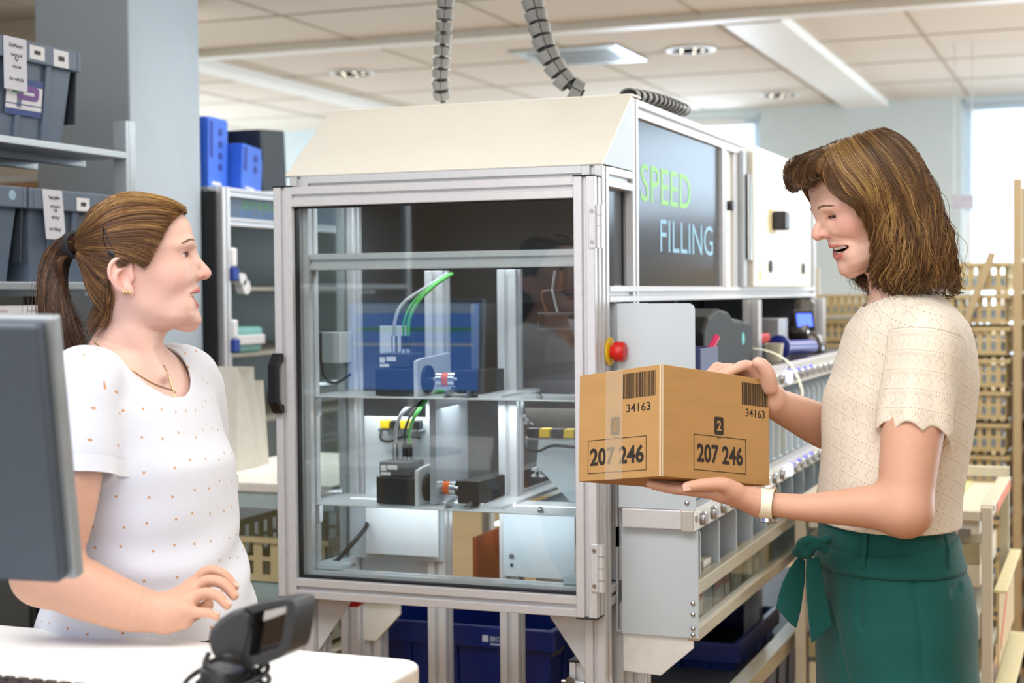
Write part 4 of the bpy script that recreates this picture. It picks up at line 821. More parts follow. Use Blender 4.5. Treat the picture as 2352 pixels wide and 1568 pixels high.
def teeth(H, root, smile=1., lower=True, open_=1.0):
    b = MB(); W = (.0044, .0037, .0041, .0037, .0037, .004)
    for up in ((True, False) if lower else (True,)):
        for s in (-1, 1):
            x = 0.
            for k, w in enumerate(W):
                xc = x + w
                if xc > head_prims.mw * .80: break
                zc = (-.0338 if up else -.0452 - .002 * open_) + head_prims.cz * (xc / .03) ** 2; ya = lambda t: head_prims.ysurf(t, -.037) - (.0036 if up else .0068)
                t_ = unit(H(s * (x + 2 * w), ya(x + 2 * w), 0) - H(s * x, ya(x), 0)); up_ = unit(H(0, 0, 1) - H(0, 0, 0)); n_ = np.cross(t_, up_); hh = (.0054 if up else .0036) - k * .0003
                b.obox(H(s * xc, ya(xc) - .0012, zc), t_ * w * .95, n_ * .0014, up_ * hh); x += 2 * w
    return b.build('teeth', M_tooth, root, bevel=.0010, seg=2)
def eyes(H, M, root, look, dz=0.):
    for s in (-1, 1):
        E = H(s * .0318, .0815, .0268 + dz); l = unit(look - E); ws, su, uu = frame(l)
        ey = MB().ball(E, .0125, 24).build('eye', M_eyew, root, smooth=60)
        MB().lathe([(.0058, .0110), (.0050, .0120), (.0030, .0127), (.0004, .0130)], E, l, 20).build('iris', M_iris, ey, smooth=60)
        MB().lathe([(.0026, .01290), (.0012, .01315), (.0003, .0132)], E, l, 14).build('pupil', M_pup, ey, smooth=60)
def lash(H, root, F, s, tone, drop=0., dz=0.):
    """dark lashes along the upper lid and the brow above it"""
    rng = np.random.default_rng(5 + s); fw = H(0, 1, 0) - H(0, 0, 0)
    def drape(S, off):
        for _ in range(24): S = S - np.outer(np.clip(F(S) - off, -.003, .006), fw) * .8
        return S
    t = np.linspace(0, 1, 44); R0 = drape(np.stack([H(s * (.0262 + .0185 * a), .112, .0272 + dz + .0030 * math.sin(math.pi * (.10 + .80 * a)) - drop) for a in t]), .0002); P = []
    for a, r in zip(t, R0):
        d = V(s * (.15 + .7 * a), 1.0 - .3 * a, -.05 - drop * 100); e = lambda k, u=0: r + H(*(d * k + V(0, 0, u))) - H(0, 0, 0); P.append([r, e(.0014), e(.0030, .0008)])
    W, Q = tubes(np.array(P), .00020); np_mesh('eyelash', W, Q, M_hair, root, colors=np.tile((*lin('1a1412'), 1), (len(W), 1)))
    P = []
    for i in range(120):
        t = rng.random(); x = .0175 + .0305 * t; z = .0440 + dz + .0048 * math.sin(math.pi * (.08 + .87 * t)) + rng.normal(0, .0009) * (1 - .5 * t); d = V(s * (.6 + .4 * t), -.1 - .3 * t, .55 - .85 * t); d = d / np.linalg.norm(d)
        P.append([V(s * x, .118, z) + d * u for u in (0, .0025, .0052)])
    P = np.array(P); S = drape(np.stack([H(*p) for p in P.reshape(-1, 3)]), .0004)
    W, Q = tubes(S.reshape(P.shape), .00021); np_mesh('eyebrow', W, Q, M_hair, root, colors=np.tile((*lin(tone), 1), (len(W), 1)))
def poly2(poly, O, M, k=.003, op='i'):
    """keep what lies inside a polygon drawn on the (y, z) side view of the head"""
    Q = np.asarray(poly, float)
    def fn(P):
        q = (P - O) @ M.T; y, z = q[:, 1], q[:, 2]; d = np.full(len(P), 9.); ins = np.zeros(len(P), bool)
        for a, b in zip(Q, np.roll(Q, -1, 0)):
            e = b - a; w = np.stack([y - a[0], z - a[1]], 1); t = np.clip(w @ e / (e @ e), 0, 1); d = np.minimum(d, np.hypot(w[:, 0] - t * e[0], w[:, 1] - t * e[1]))
            c = (a[1] > z) != (b[1] > z); ins ^= c & (y < (b[0] - a[0]) * (z - a[1]) / (b[1] - a[1] + 1e-12) + a[0])
        return np.where(ins, -d, d)
    return Prim(fn, (-9, -9, -9), (9, 9, 9), op, k)
def locks(F, guides, n, per, rng, off=(.0, .006), spread=.004, wave=.0, wl=.06, m=22, d0=2.0, d1=3.0, tone=(('5a4026', 1.),), mirror=None, tip=.45, curl=0., jit=.5, fly=0.0, endjit=.06, root=.05):
    """strand bundles between neighbouring guide lines (given as pixels of the photograph) laid on the field F"""
    G = np.array([spline(g, m) for g in guides]); K = len(G); paths, cols = [], []
    tt = (np.arange(n) + rng.random(n)) / n * (K - 1); TH = [np.array(lin(c)) for c, _ in tone]; PR = np.array([p for _, p in tone]); PR = PR / PR.sum()
    for t in tt:
        i = min(int(t), K - 2); u = t - i; g = G[i] * (1 - u) + G[i + 1] * u; e = 1 - rng.random() * endjit; s0 = 0
        g = np.stack([np.interp(np.linspace(s0, e, m), np.linspace(0, 1, m), g[:, j]) for j in (0, 1)], 1) + rng.normal(0, jit, 2)
        o = off[0] + (off[1] - off[0]) * rng.random(); S = march(F, g[:, 0], g[:, 1], d0, d1, o)
        
        for _ in range(5): S[1:-1] = (S[:-2] + 2 * S[1:-1] + S[2:]) / 4
       
        T = unit(S[-1] - S[0]); Nn = unit(CAM - S[m // 2]); B = unit(np.cross(T, Nn)); L = np.r_[0, np.cumsum(np.linalg.norm(np.diff(S, axis=0), axis=1))]; w = np.linspace(0, 1, m)
        if wave: ph = rng.random() * 6.28; A = wave * (.5 + rng.random()) * np.clip(w * 1.6 - .25, 0, 1); S = S + np.outer(A * np.sin(L / wl * 6.28 + ph), B) + np.outer(A * .7 * np.cos(L / wl * 6.28 + ph), Nn)
        base = TH[rng.choice(len(TH), p=PR)] * (.85 + .3 * rng.random())
        for _ in range(per):
            r = spread * math.sqrt(rng.random()); a = rng.random() * 6.28; k = r * (1 - (1 - tip) * w ** 1.5); wob = rng.normal(0, .0006, 2)
            Q = S + np.outer(k * math.cos(a) + wob[0] * np.sin(w * 9 + a), B) + np.outer(k * math.sin(a) * .6 + wob[1] * np.cos(w * 8), Nn)
            if fly and rng.random() < .08: Q = Q + np.outer(w ** 2 * fly * rng.normal(0, 1), B) + np.outer(w ** 2 * fly * abs(rng.normal(0, 1)), Nn)
            if root: k0 = rng.random() ** 1.5 * root; Q = np.stack([np.interp(np.linspace(k0, 1, m), w, Q[:, j]) for j in range(3)], 1)
            paths.append(Q); cols.append(base * (.85 + .3 * rng.random()))
    return np.array(paths), np.array(cols)
def hair_mesh(name, sets, r, root, mirror=None):
    Ws, Qs, Cs, n = [], [], [], 0
    for P, C in sets:
        for k in ((0, 1) if mirror is not None else (0,)):
            p = P if not k else P - 2 * ((P - mirror[0]) @ mirror[1])[..., None] * mirror[1]
            W, Q = tubes(p, r); Ws.append(W); Qs.append(Q + n); n += len(W); Cs.append(np.repeat(np.c_[C, np.ones(len(C))], len(W) // len(C), axis=0))
    return np_mesh(name, np.concatenate(Ws), np.concatenate(Qs), M_hair, root, colors=np.clip(np.concatenate(Cs), 0, 1))
def finger(pts, r0=.0092, r1=.0068, k=.006, n=None):
    m = len(pts); return p_chain(pts, [r0 + (r1 - r0) * i / (m - 1) for i in range(m)], k, n=n)
# ------------------------------------------------------------------ the woman on the left: white dotted T-shirt, ponytail, side view
rngL = np.random.default_rng(11)
ML = axes(31.0, 6.0); OL = atD(292, 640, 2.425)
personL = thing('person', (OL[0] - .04, OL[1], 0), 'person with a brown ponytail in a white dotted T-shirt standing at the desk', 'person')
PH, HL = head_prims(OL, ML, smile=1.0, open_=1.15, mw=.034)
D_ = lambda px, py, d: atD(px, py, d)
body = PH + [p_chain([HL(0, .002, -.03), D_(305, 745, 2.43), D_(290, 800, 2.435), D_(276, 858, 2.44)], (.046, .0475, .0525, .066), .02),
             p_chain([HL(-.03, -.012, -.03), D_(330, 800, 2.40), D_(372, 862, 2.40)], (.010, .010, .008), .02)]
bl = V(1, 0, 0); SPX = lambda y: D_(306, y, 2.43)
def torso_rows(off=0.):
    c = SPX(1000) + CF * .03; rows = []
    for (z, a, bf, bb) in ((1.428, .050, .045, .055), (1.400, .105, .060, .070), (1.370, .148, .078, .082), (1.33, .170, .098, .092), (1.28, .168, .118, .096), (1.235, .165, .142, .098), (1.19, .160, .146, .096), (1.12, .160, .152, .102), (1.06, .168, .168, .120), (1.00, .178, .182, .145), (.95, .184, .188, .160), (.90, .186, .186, .165)):
        rows.append((z - c[2], 0, 0, a + off, bf + off, bb + off, 2.15))
    return c, rows
cT, rowsT = torso_rows(-.010); MT = axes(2.0, 0)
body += [p_loft(cT, MT, [r for r in rowsT if r[0] + cT[2] > 1.25], k=.02)]
# right arm (near the camera): sleeve, elbow behind the monitor, forearm over the desk, hand in the air
sh, el, wr = D_(186, 888, 2.30), D_(98, 1318, 2.26), D_(372, 1409, 2.24)
body += [p_chain([sh, D_(172, 1000, 2.27), D_(146, 1180, 2.25), el], (.050, .047, .044, .043), .02), p_chain([el, D_(190, 1352, 2.245), D_(290, 1392, 2.24), wr], (.043, .0435, .036, .0265), .02, flat=(CF, .85))]
KN = [D_(440, 1346, 2.285), D_(440, 1356, 2.262), D_(438, 1375, 2.242), D_(428, 1402, 2.225)]          # knuckles index .. little
for kn, r in zip(KN, (.0125, .0125, .0120, .0112)): body.append(p_cone(wr + (kn - wr) * .05, kn, .0200, r, .014))
body += [p_cone(D_(385, 1420, 2.235), D_(424, 1425, 2.235), .017, .012, .014)]
FL = [[KN[0], D_(476, 1312, 2.285), D_(512, 1318, 2.28), D_(538, 1347, 2.275)], [KN[1], D_(478, 1334, 2.262), D_(512, 1340, 2.258), D_(537, 1367, 2.256)],
      [KN[2], D_(472, 1362, 2.24), D_(500, 1369, 2.238), D_(521, 1389, 2.236)], [KN[3], D_(456, 1406, 2.222), D_(478, 1407, 2.22), D_(496, 1415, 2.22)]]
for f, r in zip(FL, (.0096, .0100, .0094, .0082)): body.append(finger(f, r, r * .74))
body += [finger([D_(400, 1415, 2.26), D_(436, 1412, 2.275), D_(462, 1400, 2.275), D_(478, 1388, 2.272)], .0130, .0085, .008)]
# left arm hangs at her far side
shl = cT + MT.T @ V(.158, 0, 1.345 - cT[2]); ell = shl + V(-.02, .06, -.29); wrl = ell + V(.10, .05, -.22)
body += [p_chain([shl, (shl + ell) / 2 + V(0, .008, 0), ell], (.052, .046, .041), .02), p_chain([ell, (ell + wrl) / 2, wrl], (.041, .038, .026), .02)]
for k in range(4): kn = wrl + V(.035 - .004 * k, .01 - .0, -.075) + V(.016 * (1.5 - k), 0, 0) * .9; body += [p_cone(wrl, kn, .018, .011, .012), finger([kn, kn + V(.008, 0, -.032), kn + V(.004, -.008, -.058), kn + V(-.004, -.016, -.074)], .0090, .0066)]
body += [finger([wrl + V(.02, -.012, -.02), wrl + V(.045, -.02, -.055), wrl + V(.05, -.02, -.085)], .0125, .008)]
FBL = Field(body)
P, Q = polygonize(FBL, .0017); P = relax(P, Q, 1, .3); C = skin_tone(P, 'e4bbab', HL, ML, OL)
arm = np.clip((1.33 - P[:, 2]) / .1, 0, 1)[:, None] * .8; C[:, :3] = C[:, :3] * (1 - arm) + np.array(lin('cb9a7c')) * arm
np_mesh('body', P, Q, M_skin, personL, colors=C)
teeth(HL, personL); eyes(HL, ML, personL, D_(1900, 520, 2.6))
for s in (-1, 1): lash(HL, personL, FBL, s, '7d5a3c')
for f in FL:                                                  # finger nails
    t = unit(f[-1] - f[-2]); n_ = unit(np.cross(np.cross(t, V(0, 0, 1)), t)); s_ = np.cross(t, n_); MB().obox(f[-1] - t * .0008 + n_ * .0060, t * .0044, s_ * .0040, n_ * .0008).build('nail', mat('finger nail', 'e9c0b0', .25, var=.02, coat=.4), personL, bevel=.0018, seg=3)
# T-shirt
def cloth_mat(name, col, kind):
    m = mat(name, col, .85, var=.01, scale=120, bump=.25, bscale=900, spec=.2, sheen=.15); nt = m.node_tree; N, L = nt.nodes, nt.links; b = N['Principled BSDF']
    at = N.new('ShaderNodeAttribute'); at.attribute_name = 'weave'; src = b.inputs['Base Color'].links[0].from_socket
    def math_(op, a, bb=None, c=None):
        x = N.new('ShaderNodeMath'); x.operation = op
        for i, q in enumerate((a, bb, c)):
            if q is None: continue
            if isinstance(q, (int, float)): x.inputs[i].default_value = q
            else: L.new(q, x.inputs[i])
        return x.outputs[0]
    if kind == 'dots':
        v = N.new('ShaderNodeTexVoronoi'); v.voronoi_dimensions = '2D'; v.inputs['Scale'].default_value = 25; v.inputs['Randomness'].default_value = .38; L.new(at.outputs['Vector'], v.inputs['Vector'])
        f = math_('LESS_THAN', v.outputs['Distance'], .055); tint = (*lin('cf9f74'), 1)
    else:
        s = N.new('ShaderNodeSeparateXYZ'); L.new(at.outputs['Vector'], s.inputs[0]); u, w = s.outputs[0], s.outputs[1]
        bz = math_('MULTIPLY', w, 1 / .0305); fr = math_('FRACT', bz)
        row = math_('LESS_THAN', math_('ABSOLUTE', math_('SUBTRACT', fr, .12)), .028); du = math_('LESS_THAN', math_('ABSOLUTE', math_('SUBTRACT', math_('FRACT', math_('MULTIPLY', u, 1 / .0060)), .5)), .20)
        dots = math_('MULTIPLY', row, du)
        tri = math_('ABSOLUTE', math_('SUBTRACT', math_('FRACT', math_('MULTIPLY', u, 1 / .026)), .5)); zz = math_('ABSOLUTE', math_('SUBTRACT', fr, .58))
        dia = math_('ABSOLUTE', math_('SUBTRACT', math_('ADD', tri, zz), .30)); ring = math_('LESS_THAN', dia, .045); seg = math_('LESS_THAN', math_('FRACT', math_('MULTIPLY', math_('ADD', u, math_('MULTIPLY', w, .5)), 1 / .0052)), .55); zone = math_('LESS_THAN', zz, .29)
        di = math_('MULTIPLY', math_('MULTIPLY', ring, zone), seg); f = math_('MAXIMUM', dots, math_('MULTIPLY', di, .55)); tint = (*lin('bfa690'), 1)
        rib = math_('MULTIPLY', math_('SINE', math_('MULTIPLY', u, 6.283 / .0042)), math_('LESS_THAN', math_('ABSOLUTE', math_('SUBTRACT', fr, .92)), .09))
        hgt = math_('ADD', math_('MULTIPLY', rib, .25), math_('ADD', math_('MULTIPLY', f, -1.2), math_('MULTIPLY', math_('MULTIPLY', math_('LESS_THAN', dia, .10), zone), .6)))
        bp = N.new('ShaderNodeBump'); bp.inputs['Strength'].default_value = .7; bp.inputs['Distance'].default_value = .0022; L.new(hgt, bp.inputs['Height'])
        old = b.inputs['Normal'].links[0].from_node; L.new(bp.outputs[0], old.inputs['Normal'])
    x = N.new('ShaderNodeMix'); x.data_type = 'RGBA'; L.new(f, x.inputs['Factor']); L.new(src, x.inputs['A']); x.inputs['B'].default_value = tint; L.new(x.outputs['Result'], b.inputs['Base Color']); return m
def weave_attr(o, P, U): a = o.data.attributes.new('weave', 'FLOAT_VECTOR', 'POINT'); a.data.foreach_set('vector', np.asarray(U, np.float32).ravel())
def shell(prims_outer, cuts, th=.005):
    """cloth of thickness th around a body of prims, trimmed by cuts"""
    outer = Field(prims_outer)
    def post(P, D): return D
    F = Field(prims_outer + [Prim(lambda P: outer(P) + th, (-9, -9, -9), (9, 9, 9), 's', .0015)] + cuts); return F, outer
cT, rS = torso_rows(0.); fold = lambda P: .0035 * np.sin(P[:, 2] * 42 + 26 * (P[:, 0] - P[:, 1]) + 2.5 * np.sin(P[:, 2] * 23)) * np.clip((1.26 - P[:, 2]) / .2, 0, 1)
lo = p_loft(cT, MT, rS, k=.02, op='u'); base_fn = lo.fn; lo.fn = lambda P: base_fn(P) + fold(P)
cuff = D_(175, 1092, 2.268)
slv = [p_chain([cT + MT.T @ V(-.105, .0, 1.375 - cT[2]), sh + V(0, 0, .002), D_(178, 960, 2.285), D_(176, 1040, 2.272), D_(174, 1120, 2.264)], (.050, .057, .058, .057, .0565), .03), p_chain([cT + MT.T @ V(.105, 0, 1.375 - cT[2]), shl, (shl * .45 + ell * .55)], (.050, .058, .060), .03)]
ax_s = unit(D_(174, 1135, 2.262) - D_(178, 960, 2.285)); ax_l = unit(ell - shl); cutl = shl * .42 + ell * .58
# neck opening: an oval tipped forward
nc, nM = D_(300, 852, 2.432), axes(18.0, -27.0)
def neck_cut(P): q = (P - nc) @ nM.T; return np.maximum((np.hypot(q[:, 0] / .080, q[:, 1] / .094) - 1) * .08, -(q[:, 2] + .07))
half = lambda c, ax: Prim(lambda P: -((P - c) @ ax), (-9, -9, -9), (9, 9, 9), 's', .001)
cuts = [Prim(neck_cut, nc - .13, nc + .13, 's', .0012), Prim(lambda P: P[:, 2] - .925, (-9, -9, -9), (9, 9, 9), 's', .001)]
FSo = Field(slv + [lo]); lo.k = .02
slvF = Field(slv); FS = Field(slv + [Prim(lambda P: slvF(P) + .005, (-9,) * 3, (9,) * 3, 's', .001), half(cuff, ax_s), half(cutl, ax_l), Prim(lambda P: smax(lo.fn(P), -(lo.fn(P) + .005), .001), lo.lo, lo.hi, 'u', .02)] + cuts)
P, Q = polygonize(FS, .0026, lo=cT + V(-.30, -.32, -.30), hi=cT + V(.30, .32, .30)); P = relax(P, Q, 2, .4)
M_tee = cloth_mat('white dotted jersey', 'dfe2ea', 'dots'); o = np_mesh('t_shirt', P, Q, M_tee, personL); o['label'] = 'white T-shirt with small tan dots'
q = (P - cT) @ MT.T; ang = np.arctan2(q[:, 0], q[:, 1]); isl = np.array([s.fn(P) for s in slv]).min(0) < lo.fn(P) - .004; U = np.stack([np.where(isl, (P - sh) @ unit(np.cross(ax_s, V(0, 1, 0))) * 1.0, ang * .165), np.where(isl, (P - sh) @ ax_s, P[:, 2]), 0 * ang], 1); tp_ = (P[:, 2] > 1.365) & ~(isl & ((P - sh) @ ax_s > .02)); U[tp_] = np.stack([q[:, 0], q[:, 1] + .7, 0 * ang], 1)[tp_]; weave_attr(o, P, U)
M_teeb = mat('white jersey rib', 'e3e6ec', .85, var=.01, bump=.3, bscale=1200, spec=.2)
ring = []
for a in np.linspace(0, 2 * math.pi, 60, endpoint=False):
    p0 = nc + nM.T @ V(.0815 * math.cos(a), .0955 * math.sin(a), .07); d_ = -nM[2]; t = 0
    for _ in range(60): t += max(FSo(np.array([p0 + d_ * t]))[0], .0004) * .8
    if t < .22: ring.append(p0 + d_ * t)
print('RING', len(ring))
MB().tube(ring, .0055, 10, closed=True).build('neckband', M_teeb, personL, smooth=60)
def cuff_ring(c0, ax, r, wdt):
    dd, s_, u_ = frame(ax); b = MB(); pts = []
    for a in np.linspace(0, 2 * math.pi, 40, endpoint=False):
        p = c0 + (s_ * math.cos(a) + u_ * math.sin(a)) * r
        for _ in range(8): p = p - (p - c0) / np.linalg.norm(p - c0) * (FSo(np.array([p]))[0] - .0028)
        pts.append(p)
    n = len(pts); vs = [p + ax * t for t in (-wdt, .0005) for p in pts] + [p + unit(c0 - p) * .004 + ax * .0005 for p in pts]; b.add(vs, [(i, (i + 1) % n, n + (i + 1) % n, n + i) for i in range(n)] + [(n + i, n + (i + 1) % n, 2 * n + (i + 1) % n, 2 * n + i) for i in range(n)]); return b
cuff_ring(cuff, ax_s, .062, .024).build('sleeve_cuff', M_teeb, personL, smooth=60)
# dark trousers below the shirt
z0 = cT.copy(); z0[2] = 0
tr = [p_loft(z0, MT, [(.98, 0, -.01, .165, .15, .13), (.90, 0, -.01, .172, .15, .135), (.82, 0, -.01, .168, .13, .12)], k=.02)]
for s in (-1, 1): tr.append(p_chain([z0 + MT.T @ V(s * .085, -.005, .86), z0 + MT.T @ V(s * .09, 0, .48), z0 + MT.T @ V(s * .095, -.02, .07)], (.092, .066, .052), .03))
P, Q = polygonize(Field(tr), .010); np_mesh('trousers', P, Q, mat('black trousers', '17181c', .8, var=.08), personL)
for s in (-1, 1):
    sh_ = Field([p_ell(z0 + MT.T @ V(s * .097, .045, .035), (.045, .125, .045), MT, .01), Prim(lambda P: -P[:, 2], (-9, -9, -9), (9, 9, 9), 'i', .004)]); P, Q = polygonize(sh_, .008); np_mesh('shoe', P, Q, mat('dark shoe', '24262b', .5), personL)
# ---- hair
def loc(px, py, O, M, d):                                     # pixel -> side view of the head
    q = M @ (atD(px, py, d) - O); return (q[1], q[2])
line = [(436, 466), (420, 484), (388, 503), (371, 535), (356, 563), (335, 594), (312, 598), (297, 592), (276, 584), (254, 598), (243, 630), (243, 662), (247, 690), (236, 722), (220, 744), (150, 700), (120, 560), (160, 440), (300, 380), (440, 420)]
cap = Field([p_loft(OL, ML, SKULL, k=.01, off=.0055), poly2([loc(*p, OL, ML, 2.37) for p in line], OL, ML, .004)])
P, Q = polygonize(cap, .003); np_mesh('hair', P, Q, M_hair, personL, colors=np.tile((*lin('4a3322'), 1), (len(P), 1)))
hullL = Field([p_loft(OL, ML, SKULL, k=.01, off=.006), p_cone(HL(0, -.050, .060), HL(0, -.080, .062), .030, .016, .03), p_ell(HL(0, .035, .108), (.05, .055, .022), ML, .02), p_cone(D_(268, 742, 2.435), D_(262, 790, 2.44), .050, .052, .02)])
gd = [[(427, 480), (392, 459), (340, 447), (292, 443), (246, 456), (206, 494), (172, 546)], [(424, 484), (380, 468), (330, 462), (280, 464), (230, 490), (174, 546)], [(404, 497), (365, 492), (312, 492), (258, 504), (216, 526), (174, 552)], [(384, 526), (342, 518), (292, 521), (242, 532), (206, 546), (173, 557)],
      [(367, 560), (327, 547), (286, 546), (241, 551), (206, 557), (173, 561)], [(345, 602), (312, 585), (276, 574), (241, 567), (206, 565), (173, 565)], [(320, 596), (276, 580), (241, 575), (206, 573), (173, 569)], [(256, 622), (240, 612), (216, 598), (196, 585), (181, 574)], [(249, 668), (230, 652), (209, 626), (192, 600), (179, 578)], [(243, 726), (216, 694), (198, 652), (187, 612), (176, 582)]]
TL = (('6b4a2c', 3), ('7d5731', 3), ('5a3d26', 2), ('916a3c', 1.6), ('a9844f', .7))
sets = [locks(hullL, gd, 300, 16, rngL, (-.001, .004), .0036, 0, tone=TL, d0=2.2, tip=.6, jit=.8, fly=.0025, root=.13)]
sets.append(locks(hullL, gd[:2], 70, 14, rngL, (.002, .007), .004, .0008, .05, tone=(('a9844f', 2), ('8a6537', 2), ('6b4a2c', 1)), d0=2.2, tip=.7, jit=1.5, fly=.005))  # paler crown locks: the light on top is painted into their colour
sets.append(locks(hullL, [[(244, 650), (228, 690), (208, 724), (192, 768)], [(250, 655), (244, 700), (228, 740), (206, 776)], [(254, 668), (254, 706), (244, 742), (234, 770)]], 26, 5, rngL, (-.001, .004), .006, .002, .06, tone=TL, d0=2.2, jit=2, fly=.008, root=.2, endjit=.35, tip=1.2))
sets.append(locks(hullL, [[(349, 596), (318, 588), (280, 578), (245, 572)], [(338, 612), (316, 598), (284, 584), (250, 576)], [(326, 603), (300, 590), (274, 580), (246, 575)]], 26, 9, rngL, (-.001, .002), .0045, 0, tone=TL, d0=2.2, tip=.9, jit=2.5, root=.30))
hair_mesh('hair', sets, .00042, personL, mirror=(OL, ML[0]))
pt = [HL(0, -.072, .061), D_(150, 563, 2.43), D_(122, 592, 2.43), D_(112, 640, 2.42), D_(116, 700, 2.41), D_(132, 760, 2.40), D_(150, 820, 2.40), D_(160, 870, 2.40)]
pony = Field([p_chain(pt, (.0125, .0145, .0165, .0175, .0185, .0185, .016, .006), .004, n=40)])
P, Q = polygonize(pony, .003); np_mesh('ponytail', P, Q, M_hair, personL, colors=np.tile((*lin('3c281b'), 1), (len(P), 1)))
pg = [[(171, 544), (138, 549), (106, 582), (90, 640), (91, 700), (102, 762), (118, 838)], [(170, 546), (140, 553), (112, 587), (97, 640), (98, 700), (109, 760), (126, 838)], [(168, 556), (142, 566), (118, 600), (106, 650), (108, 710), (120, 770), (138, 848)], [(166, 566), (146, 580), (130, 612), (122, 660), (126, 720), (140, 785), (156, 855)], [(168, 574), (152, 592), (143, 625), (142, 675), (150, 735), (166, 790), (178, 838)], [(170, 578), (158, 598), (150, 628), (152, 678), (166, 738), (184, 788), (196, 812)]]
PT = (('4a3020', 3), ('5d3f28', 2), ('3a261a', 2), ('7a5230', .8))
hair_mesh('ponytail', [locks(pony, pg, 120, 16, rngL, (.0, .005), .0048, .0012, .09, tone=PT, d0=2.2, tip=.5, jit=1.0, fly=.01, endjit=.15, root=.12)], .00042, personL, mirror=(D_(130, 650, 2.415), CF))
dd, s_, u_ = frame(unit(pt[1] - pt[0])); tc = (pt[0] + (pt[1] - pt[0]) * .10)
for k in range(5):
    ring = [tc + dd * (-.008 + .004 * k) + (s_ * math.cos(a) + u_ * math.sin(a)) * (.0178 + .0010 * math.sin(3 * a + k)) for a in np.linspace(0, 6.283, 28, endpoint=False)]
    if k == 0: b = MB()
    b.tube(ring, .0036, 8, closed=True)
b.build('hair_tie', mat('black elastic', '15161a', .7, bump=.4, bscale=1500), personL, smooth=60)
cp = march(hullL, [238, 236, 240, 250, 262, 256, 246, 240], [522, 540, 562, 578, 584, 566, 546, 528], 2.2, 2.8, .004)
b = MB().tube(list(cp), .0016, 6, closed=True, flat=.6); b.tube(list(cp[[3, 4]]), .0042, 8); b.build('hair_clip', mat('black metal clip', '121317', .25, metal=.4), personL, smooth=60)
for k, px in enumerate((284, 290.5, 297)):
    c = march(FBL, [px], [672], 2.2, 2.7, .001)[0]; MB().tube([c + CU * .0038 * math.sin(a) + unit(CR * .35 - CF) * .0030 * math.cos(a) for a in np.linspace(0, 6.283, 16, endpoint=False)], .0009, 6, closed=True).build('earring', M_gold, personL, smooth=60)
nk = spline([(216, 786), (262, 818), (304, 850), (350, 879), (398, 896)], 40); p1 = march(FBL, nk[:, 0], nk[:, 1], 2.2, 2.8, .0008); nk = spline([(398, 896), (390, 872), (384, 854), (376, 838)], 16); p2 = march(FBL, nk[:, 0], nk[:, 1], 2.2, 2.8, .0008)
MB().tube(list(p1), .0007, 5).tube(list(p2), .0007, 5).build('necklace', M_gold, personL, smooth=60)
b = MB(); c = p1[-1]; b.tube([c + CU * (.0035 * math.sin(a) - .002) + CR * .0035 * math.cos(a) - CF * .002 for a in np.linspace(0, 6.283, 14, endpoint=False)], .0006, 5, closed=True); b.tube([c - CU * .005 - CF * .002, c - CU * .014 - CF * .002 + CR * .006], .001, 5); b.build('pendant', M_gold, personL, smooth=60)
# ------------------------------------------------------------------ the carton and the woman who holds it
BX = np.array([[-.869, .478, -.129], [.493, .858, -.141], [.043, -.186, -.982]]); BX = np.stack([unit(BX[0]), unit(BX[1]), unit(BX[2])]); BC = V(-.662, 2.368, 1.388); BL, BR_, BH = .192, .253, .1765
carton = thing('cardboard_box', BC + BX[2] * BH, 'brown cardboard box printed 207 246 held in two hands', 'box')
M_card = mat('corrugated card', 'b78e58', .75, var=.05, scale=14, bump=.12, bscale=500, stretch=(1, 1, 4)); M_ink = mat('dark brown ink', '2c241f', .6, var=.05); M_cardl = mat('card edge', 'dcc3a2', .7); M_tape = mat('clear tape', 'e6d3b4', .18, var=.03); M_tape.node_tree.nodes['Principled BSDF'].inputs['Alpha'].default_value = .20
mid = BC + BX[0] * BL / 2 + BX[1] * BR_ / 2 + BX[2] * BH / 2
MB().obox(mid, BX[0] * BL / 2, BX[1] * BR_ / 2, BX[2] * BH / 2).build('carton', M_card, carton, bevel=.0012)
up = -BX[2]
